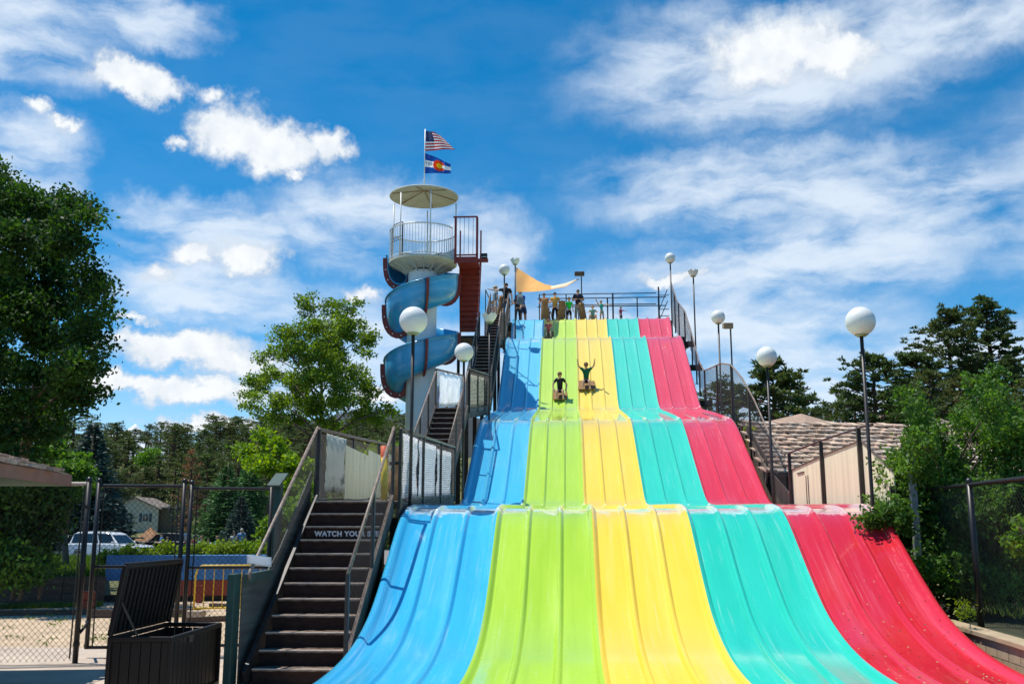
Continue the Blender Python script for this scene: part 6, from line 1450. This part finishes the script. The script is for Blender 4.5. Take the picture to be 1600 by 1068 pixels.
SIT = dict(torso=(0, -.50, .86), la=((-.35, .35, -.8), (-.1, .8, .05)), ra=((.35, .35, -.8), (.1, .8, .05)), ll=((-.14, .80, .52), (-.05, .72, -.72)), rl=((.14, .80, .52), (.05, .72, -.72)), pel=.10)
ARMSUP = dict(SIT, la=((-.62, .05, .62), (-.12, .05, 1)), ra=((.62, .05, .62), (.12, .05, 1)), torso=(0, -.52, .86))
HUG = dict(STAND, la=((-.35, .15, -.9), (.55, .8, .05)), ra=((.35, .15, -.9), (-.55, .8, .05)))
WAVE = dict(STAND, la=((-.9, .1, .1), (-.8, .2, -.25)), ra=((.5, .1, .75), (.35, .1, .9)), torso=(.08, 0, 1))
POINT = dict(STAND, la=((-.9, .2, -.1), (-.9, .1, .15)))
CROUCH = dict(SIT, torso=(0, .1, 1), pel=.16, ll=((-.3, .7, .45), (-.1, -.1, -1)), rl=((.3, .7, .45), (.1, -.1, -1)), la=((-.6, .4, -.5), (.5, .7, -.1)), ra=((.6, .4, -.5), (-.5, .7, -.1)))
BENT = dict(STAND, torso=(0, .35, .9), la=((-.2, .5, -.8), (.1, .9, -.2)), ra=((.2, .5, -.8), (-.1, .9, -.2)))
def person(label, h, pose, skin=0, shirt=(.1, .1, .1), legs=(.05, .06, .1), hair=(.08, .04, .02), leg_len='short', sleeve='short', hair_len=0., hat=None, shoes=(.1, .1, .1), child=False, glasses=False, group='people on the launch platform', dress=False):
    root = thing('person', label, 'person', (0, 0, 0), group); sk = SKIN[skin]
    un = lambda d: Vector(d).normalized()
    hd = 1.28 if child else 1.0; wd = .94 if child else 1.0
    pel = V3(0, 0, pose['pel'] + .03); t = un(pose['torso']); sp1 = pel + t * .09; sp2 = pel + t * .18; ch = pel + t * .265; nb = pel + t * .315; nt = nb + (t * .6 + V3(0, 0, .4)).normalized() * .035
    hu = (t * .4 + V3(0, .04, .6)).normalized(); j = nt + hu * .02 * hd; hc = nt + hu * .062 * hd; ht = nt + hu * .105 * hd
    sx_ = un((1, 0, 0)); v = [pel, sp1, sp2, ch, nb, nt, j + V3(0, .012, 0), hc, ht]; r = [(.078, .058), (.070, .050), (.080, .055), (.088, .058), (.042, .036), (.030, .030), (.038 * hd, .044 * hd), (.047 * hd, .056 * hd), (.034 * hd, .040 * hd)]
    r = [tuple(x * wd for x in q) if i < 5 else q for i, q in enumerate(r)]
    e = [(i, i + 1) for i in range(8)]; J = {}
    for sd, key in ((-1, 'la'), (1, 'ra')):
        sh = nb - t * .018 + sx_ * sd * .098 * wd; el = sh + un(pose[key][0]) * .165; wr = el + un(pose[key][1]) * .145; d2 = un(pose[key][1]); pm = wr + d2 * .035
        b0 = len(v); v += [sh, el, wr, pm]; r += [.034, .026, .018, (.022, .014)]; e += [(3, b0), (b0, b0 + 1), (b0 + 1, b0 + 2), (b0 + 2, b0 + 3)]
        side = d2.cross(V3(0, 0, 1)); side = side.normalized() if side.length > .1 else V3(1, 0, 0); nrm2 = side.cross(d2).normalized()
        J[key] = (sh, el, wr, pm)
        for k, (o_, ln) in enumerate(((-.016, .034), (-.0055, .040), (.0055, .037), (.016, .030))):
            f0 = pm + side * o_ + d2 * .016; f1 = f0 + d2 * ln * .5 + nrm2 * .002; f2 = f1 + (d2 * .8 - nrm2 * .5).normalized() * ln * .5
            c0 = len(v); v += [f0, f1, f2]; r += [.0055, .005, .004]; e += [(b0 + 3, c0), (c0, c0 + 1), (c0 + 1, c0 + 2)]
        th_ = wr + d2 * .012 - side * sd * .02; t2 = th_ + (d2 * .7 - side * sd * .6).normalized() * .024; c0 = len(v); v += [th_, t2]; r += [.007, .005]; e += [(b0 + 2, c0), (c0, c0 + 1)]
    for sd, key in ((-1, 'll'), (1, 'rl')):
        hp_ = pel + sx_ * sd * .048 * wd - t * .02; kn = hp_ + un(pose[key][0]) * .232; an = kn + un(pose[key][1]) * .225; ft = an + V3(0, .055, -.022) if pose['pel'] > .3 else an + un((0, .5, .5)) * .055
        calf = kn.lerp(an, .35)
        b0 = len(v); v += [hp_, hp_.lerp(kn, .4), kn, calf, an, ft]; r += [.050, .047, .034, .034, .021, (.022, .016)]; e += [(0, b0), (b0, b0 + 1), (b0 + 1, b0 + 2), (b0 + 2, b0 + 3), (b0 + 3, b0 + 4), (b0 + 4, b0 + 5)]; J[key] = (hp_, kn, an, ft, calf)
    S = lambda a: [p * h for p in a]
    def Rr(a, ex=0.): return [tuple((x * h + ex) for x in q) if isinstance(q, tuple) else q * h + ex for q in a]
    skinned('body', S(v), Rr(r), e, sk, root)
    def cloth(c): return mat('cloth_%d_%d_%d' % tuple(int(x * 999) for x in c), c, .85, .12, 12, bump=.3)
    # shirt
    vv = [pel + t * .01, sp1, sp2, ch, nb - t * .004]; rr2 = [(.084, .066), (.080, .062), (.088, .064), (.094, .066), (.054, .046)]; ee = [(0, 1), (1, 2), (2, 3), (3, 4)]
    if dress: vv[0] = pel - t * .08; rr2[0] = (.11, .10)
    rr2 = [tuple(x * wd for x in q) for q in rr2]
    for key in ('la', 'ra'):
        sh, el, wr, pm = J[key]; b0 = len(vv)
        if sleeve == 'none': vv += [sh]; rr2 += [.038]; ee += [(3, b0)]
        elif sleeve == 'short': vv += [sh, sh.lerp(el, .62)]; rr2 += [.044, .038]; ee += [(3, b0), (b0, b0 + 1)]
        else: vv += [sh, el, el.lerp(wr, .9)]; rr2 += [.044, .036, .028]; ee += [(3, b0), (b0, b0 + 1), (b0 + 1, b0 + 2)]
    skinned('shirt', S(vv), Rr(rr2), ee, cloth(shirt), root)
    vv = [pel + t * .03, pel - t * .01]; rr2 = [(.082, .064), (.086, .068)]; ee = [(0, 1)]
    for key in ('ll', 'rl'):
        hp_, kn, an, ft, calf = J[key]; b0 = len(vv)
        if leg_len == 'short': vv += [hp_, hp_.lerp(kn, .85)]; rr2 += [.056, .050]; ee += [(1, b0), (b0, b0 + 1)]
        elif leg_len == 'brief': vv += [hp_, hp_.lerp(kn, .3)]; rr2 += [.054, .052]; ee += [(1, b0), (b0, b0 + 1)]
        else: vv += [hp_, kn, kn.lerp(an, .92)]; rr2 += [.056, .040, .030]; ee += [(1, b0), (b0, b0 + 1), (b0 + 1, b0 + 2)]
    skinned('trousers' if leg_len == 'long' else 'shorts', S(vv), Rr(rr2), ee, cloth(legs), root)
    q = MB()
    for key in ('ll', 'rl'):
        hp_, kn, an, ft, calf = J[key]; q = MB(); dft = (ft - an).normalized(); c = (an.lerp(ft, .6) - V3(0, 0, .0)) * h; M3 = dft.to_track_quat('Y', 'Z').to_matrix(); q.ell(c, (.027 * h, .066 * h, .022 * h), 10, 6, M3); q.build('shoe', cloth(shoes), root, smooth=True)
    # hair, eyes, nose, ears, mouth
    c = hc * h; R_ = .050 * h * hd; M3 = hu.to_track_quat('Z', 'Y').to_matrix() if abs(hu.z) < .99 else Matrix.Identity(3)
    if hat is not None:
        q = MB(); q.lathe([(R_ * 1.02, R_ * .28), (R_ * .98, R_ * .7), (R_ * .6, R_ * 1.18), (0, R_ * 1.28)], tuple(c), 16); q.obox((c.x, c.y + R_ * 1.15, c.z + R_ * .34), (R_ * 1.4, R_ * .9, R_ * .08)); q.build('cap', cloth(hat), root, smooth=True)
    q = MB(); rows = []
    for i in range(8):
        a = (math.pi * .56) * i / 7 + .001; rows.append([tuple(c + Vector((math.sin(a) * math.cos(b_) * R_ * .93, math.sin(a) * math.sin(b_) * R_ * 1.08 - R_ * .10, math.cos(a) * R_ * 1.12 + (R_ * .50 * max(0, math.sin(b_)) * (i / 7)) - (hair_len * h * max(0, -math.sin(b_) + .5) * (i / 7) ** 2) + R_ * .06))) for b_ in np.linspace(0, 2 * math.pi, 17)])
    q.grid(rows); o = q.build('hair', mat('hair_%d_%d' % (int(hair[0] * 999), int(hair[1] * 999)), hair, .7, .25, 20), root, smooth=True); s = o.modifiers.new('s', 'SOLIDIFY'); s.thickness = .004 * h
    for sd in (-1, 1):
        q = MB(); q.ell(c + V3(sd * R_ * .34, R_ * .86, -R_ * .02), (R_ * .15, R_ * .10, R_ * .09), 6, 4); q.build('eye', M_black, root)
        q = MB(); q.ell(c + V3(sd * R_ * .80, -R_ * .02, -R_ * .06), (R_ * .10, R_ * .20, R_ * .28), 6, 5); q.build('ear', sk, root, smooth=True)
    q = MB(); q.ell(c + V3(0, R_ * .98, -R_ * .22), (R_ * .14, R_ * .18, R_ * .24), 6, 5); q.build('nose', sk, root, smooth=True)
    q = MB(); q.ell(c + V3(0, R_ * .86, -R_ * .56), (R_ * .28, R_ * .08, R_ * .06), 6, 4); q.build('mouth', mat('lips', (.35, .09, .07), .5), root)
    if glasses: q = MB(); q.obox(c + V3(0, R_ * .98, 0), (R_ * 1.5, R_ * .1, R_ * .32)); q.build('sunglasses', M_black, root)
    root['_h'] = h; return root
def place(o, x, y, z, face=180., tilt=0.): o.location = (x, y, z); o.rotation_euler = (-tilt, 0, R(face)); return o
DZ = 12.28
def on_deck(label, px, ptop, D, face=180, z=DZ, hr=1.0, **k):
    p = P(px, ptop, D); hgt = p.z - z
    pose = k.pop('pose', STAND); full = hgt / hr
    o = person(label, full, pose, **k); return place(o, p.x, p.y, z, face)
on_deck('woman with dark hair bun in black top and shorts, back turned, at the stair head', 791, 442, 48.4, face=10, pose=POINT, shirt=(.012, .012, .014), legs=(.05, .06, .09), hair=(.03, .015, .01), z=12.0, hair_len=.01)
on_deck('child in pale grey blue shirt waiting left of the woman in black', 774, 448, 49.4, face=-60, shirt=(.28, .35, .38), legs=(.3, .36, .4), hair=(.45, .32, .18), child=True, skin=0, z=12.3, hr=1.0)
on_deck('small child sitting in light clothes beside the stair rail', 770.5, 473, 48.4, face=150, pose=CROUCH, hr=.62, shirt=(.6, .45, .38), legs=(.55, .4, .35), hair=(.3, .2, .1), child=True, z=12.1)
on_deck('man in bright blue T-shirt and navy shorts turned away, left end of the deck', 817, 450, 51.2, face=35, pose=BENT, shirt=(.01, .06, .38), legs=(.03, .06, .14), hair=(.05, .03, .02), skin=1)
on_deck('dark haired person in black bending with a grey bag beside the man in blue', 809, 460, 50.5, face=200, pose=HUG, shirt=(.02, .02, .03), legs=(.02, .02, .03), leg_len='long', hair=(.02, .01, .01), skin=1)
on_deck('person in grey brown shirt hugging a brown sack, left of the yellow shirt', 850, 458, 50.5, pose=HUG, shirt=(.16, .13, .11), legs=(.08, .06, .05), leg_len='long', hair=(.08, .05, .03), skin=1)
on_deck('person in mustard yellow shirt and black trousers wearing a cap', 867, 457, 50.5, pose=HUG, shirt=(.55, .36, .07), legs=(.012, .012, .014), leg_len='long', hair=(.05, .03, .02), hat=(.04, .04, .05))
on_deck('boy in bright green T-shirt and black shorts on the deck', 889, 465.5, 50.4, shirt=(.02, .75, .07), legs=(.012, .012, .014), hair=(.35, .2, .1), child=True)
on_deck('tall man in dark shirt with sunglasses and pale trousers, hand on a sack', 903, 452, 50.6, pose=HUG, shirt=(.03, .028, .05), legs=(.42, .40, .38), leg_len='long', hair=(.25, .23, .22), glasses=True, skin=1)
on_deck('small child peeping low behind the man holding a brown sack', 857.5, 482, 50.9, shirt=(.5, .4, .35), legs=(.4, .3, .3), hair=(.3, .2, .1), child=True)
on_deck('child in grey teal shirt crouching at the top of the yellow lane', 926, 480, 49.9, pose=CROUCH, hr=.62, shirt=(.12, .33, .30), legs=(.3, .3, .3), hair=(.42, .22, .12), child=True)
on_deck('girl in turquoise swimsuit with one arm raised at the lane top', 940, 470, 50.2, pose=WAVE, shirt=(.02, .42, .30), legs=(.02, .34, .26), leg_len='brief', sleeve='none', hair=(.55, .42, .28), child=True, hr=1.0)
on_deck('toddler in crimson top reaching out above the turquoise lane', 970, 480, 50.2, face=215, pose=POINT, shirt=(.55, .04, .09), legs=(.1, .1, .12), hair=(.12, .06, .04), child=True)
M_sack = mat('burlap', (.30, .17, .07), .95, .25, 9, bump=.6)
def sack(px, pt, pb, D, wd, label, lean=0.):
    a = P(px, pt, D); b_ = P(px, pb, D); b_.z = max(b_.z, DZ); q = MB(); rows = []
    for i in range(9):
        t = i / 8; rows.append([(a.x + lean * (1 - t) * .0 + (b_.x - a.x) * (1 - t) + lean * t + (wd / 2 * (1 + .12 * math.sin(4 * t + 1))) * math.cos(g), a.y + .06 * math.sin(g) * (1 + .4 * math.sin(5 * t)), b_.z + (a.z - b_.z) * t + .03 * math.sin(3 * g) * (t > .9)) for g in np.linspace(0, 2 * math.pi, 15)])
    q.grid(rows); q.f.append(tuple(len(q.v) - 15 + k for k in range(14))); q.m.append(0); o = q.build('burlap_sack', M_sack, smooth=True); tag(o, label, 'sack', 'burlap riding sacks'); return o
sack(851, 466, 500, 50.2, .36, 'brown sack hanging before the person in the grey brown shirt')
sack(877, 470, 500, 50.2, .38, 'brown sack upright between the yellow shirt and the green T-shirt', .04)
sack(912, 473, 500, 50.3, .30, 'brown sack leaning beside the tall man with sunglasses', -.12)
sack(782, 462, 493, 48.8, .32, 'brown sack held beside the woman in black', .08)
q = MB(); p = P(813, 470, 50.1); q.obox(p, (.34, .2, .38), Matrix.Rotation(R(8), 3, 'Y')); o = q.build('grey_bag', mat('grey_bag', (.20, .22, .24), .8)); tag(o, 'grey bag with pale top carried at the left end of the deck', 'bag'); bevel(o, .05, 3)
q = MB(); q.obox(p + Vector((0, -.0, .27)), (.26, .15, .14)); q.build('pale_top', mat('bag_top', (.7, .7, .7), .8), o)

# riders on the lanes
def mat_sack(px, y, wd, ln, label):
    """burlap mat lying on the lane, front edge curled up"""
    x = px; z = sz(y); a = math.atan(slope(y)); rows = []
    for sgn in (1, -1):
        rr = []
        for i in range(13):
            t = i / 12; l = (t - .42) * ln * .9; cu = .20 * max(0, t - .78) ** 1.3 * 2.2
            rr.append([(u * wd / 2 * (1 - .15 * abs(t - .5)), l, .03 + cu + sgn * .018 + .02 * abs(u) ** 2 + .012 * math.sin(7 * t + 3 * u)) for u in np.linspace(-1, 1, 9)])
        rows.append(rr)
    q = MB(); q.grid(rows[0]); q.grid([r[::-1] for r in rows[1]])
    for k in (0, -1): q.grid([[r[k] for r in rows[0]], [r[k] for r in rows[1]]]); q.grid([rows[0][k], rows[1][k]])
    o = link('riding_mat', q.mesh('riding_mat', M_sack, True)); tag(o, label, 'riding mat', 'burlap riding mats'); o.location = (x, y, z); o.rotation_euler = (-a, 0, R(180)); return o
def rider(px, py_seat, D, label, h, pose, mlabel, mw=.50, ml=.95, dx=0, **k):
    # find the lane point seen at this pixel
    best = min(np.arange(14, 49.6, .02), key=lambda y: abs(P(px, py_seat, y * math.cos(YAW)).z - sz(y))); pp = P(px, py_seat, best * math.cos(YAW) + 0); y = best; x = pp.x
    m_ = mat_sack(x, y, mw, ml, mlabel); o = person(label, h, pose, group='riders on the slide', **k); place(o, x + dx, y, sz(y) + .04, 180, math.atan(slope(y))); return o, x, y
rider(916, 603, 41, 'boy in dark green T-shirt riding the yellow lane with both arms raised', 1.50, ARMSUP, 'tan riding mat under the boy with raised arms', shirt=(.0, .12, .05), legs=(.02, .025, .06), hair=(.2, .1, .05), skin=1, child=True, glasses=True, shoes=(.55, .42, .32), mw=.72)
rider(875, 618, 40, 'boy in black T-shirt riding the lime lane', 1.50, dict(SIT, torso=(0, -.30, .95), ra=((.55, .25, -.8), (-.1, .8, -.45)), la=((-.55, .25, -.8), (.1, .8, -.45))), 'brown curled riding mat under the boy in black', shirt=(.012, .010, .012), legs=(.05, .08, .12), hair=(.22, .10, .05), skin=1, child=True, shoes=(.6, .42, .33), mw=.56)
rider(857, 524, 47, 'girl with long reddish hair and pink top low on the topmost lime drop', 1.25, dict(SIT, torso=(0, -.2, .97)), 'brown riding mat under the girl with long hair', shirt=(.50, .08, .12), legs=(.3, .12, .12), hair=(.25, .06, .02), hair_len=.07, child=True, mw=.5)
# companion riders seen behind: pale shirts either side
# people in the car park
for (px, top, D, lab, sh, lg, ha, f_, ch_) in ((366, 830, 60, 'person in grey shirt standing before the bright red sedan', (.35, .36, .4), (.2, .2, .22), (.1, .06, .04), 0, False), (378, 825, 60, 'grey haired person in light blue shirt, back turned, by the spruce', (.16, .30, .55), (.1, .1, .12), (.5, .48, .45), 10, False),
        (253, 832, 58, 'person in blue top walking before the black wagon', (.08, .25, .5), (.3, .2, .15), (.1, .06, .04), 120, False), (262, 838, 57, 'person in tan vest right of the blue top before the black wagon', (.4, .3, .2), (.2, .2, .2), (.1, .06, .04), 60, False),
        (306, 835, 56, 'person in red brown top at the left of the car park group', (.35, .12, .08), (.3, .3, .3), (.1, .06, .04), 180, False), (315, 838, 55, 'child in teal top in the car park group', (.05, .30, .28), (.1, .2, .2), (.35, .2, .1), 200, True),
        (326, 841, 54, 'person in white top in the middle of the car park group', (.75, .75, .74), (.5, .3, .25), (.12, .07, .04), 170, False), (340, 838, 55, 'child in turquoise and white at the right of the car park group', (.05, .38, .36), (.6, .6, .6), (.3, .2, .1), 150, True)):
    p = P(px, top, D); h = max(1.1, min(1.85, p.z)); o = person(lab, h, HUG if f_ > 100 else STAND, shirt=sh, legs=lg, hair=ha, child=ch_, group='people in the car park'); place(o, p.x, p.y, p.z - h if p.z - h > GZ else GZ + .02, f_)
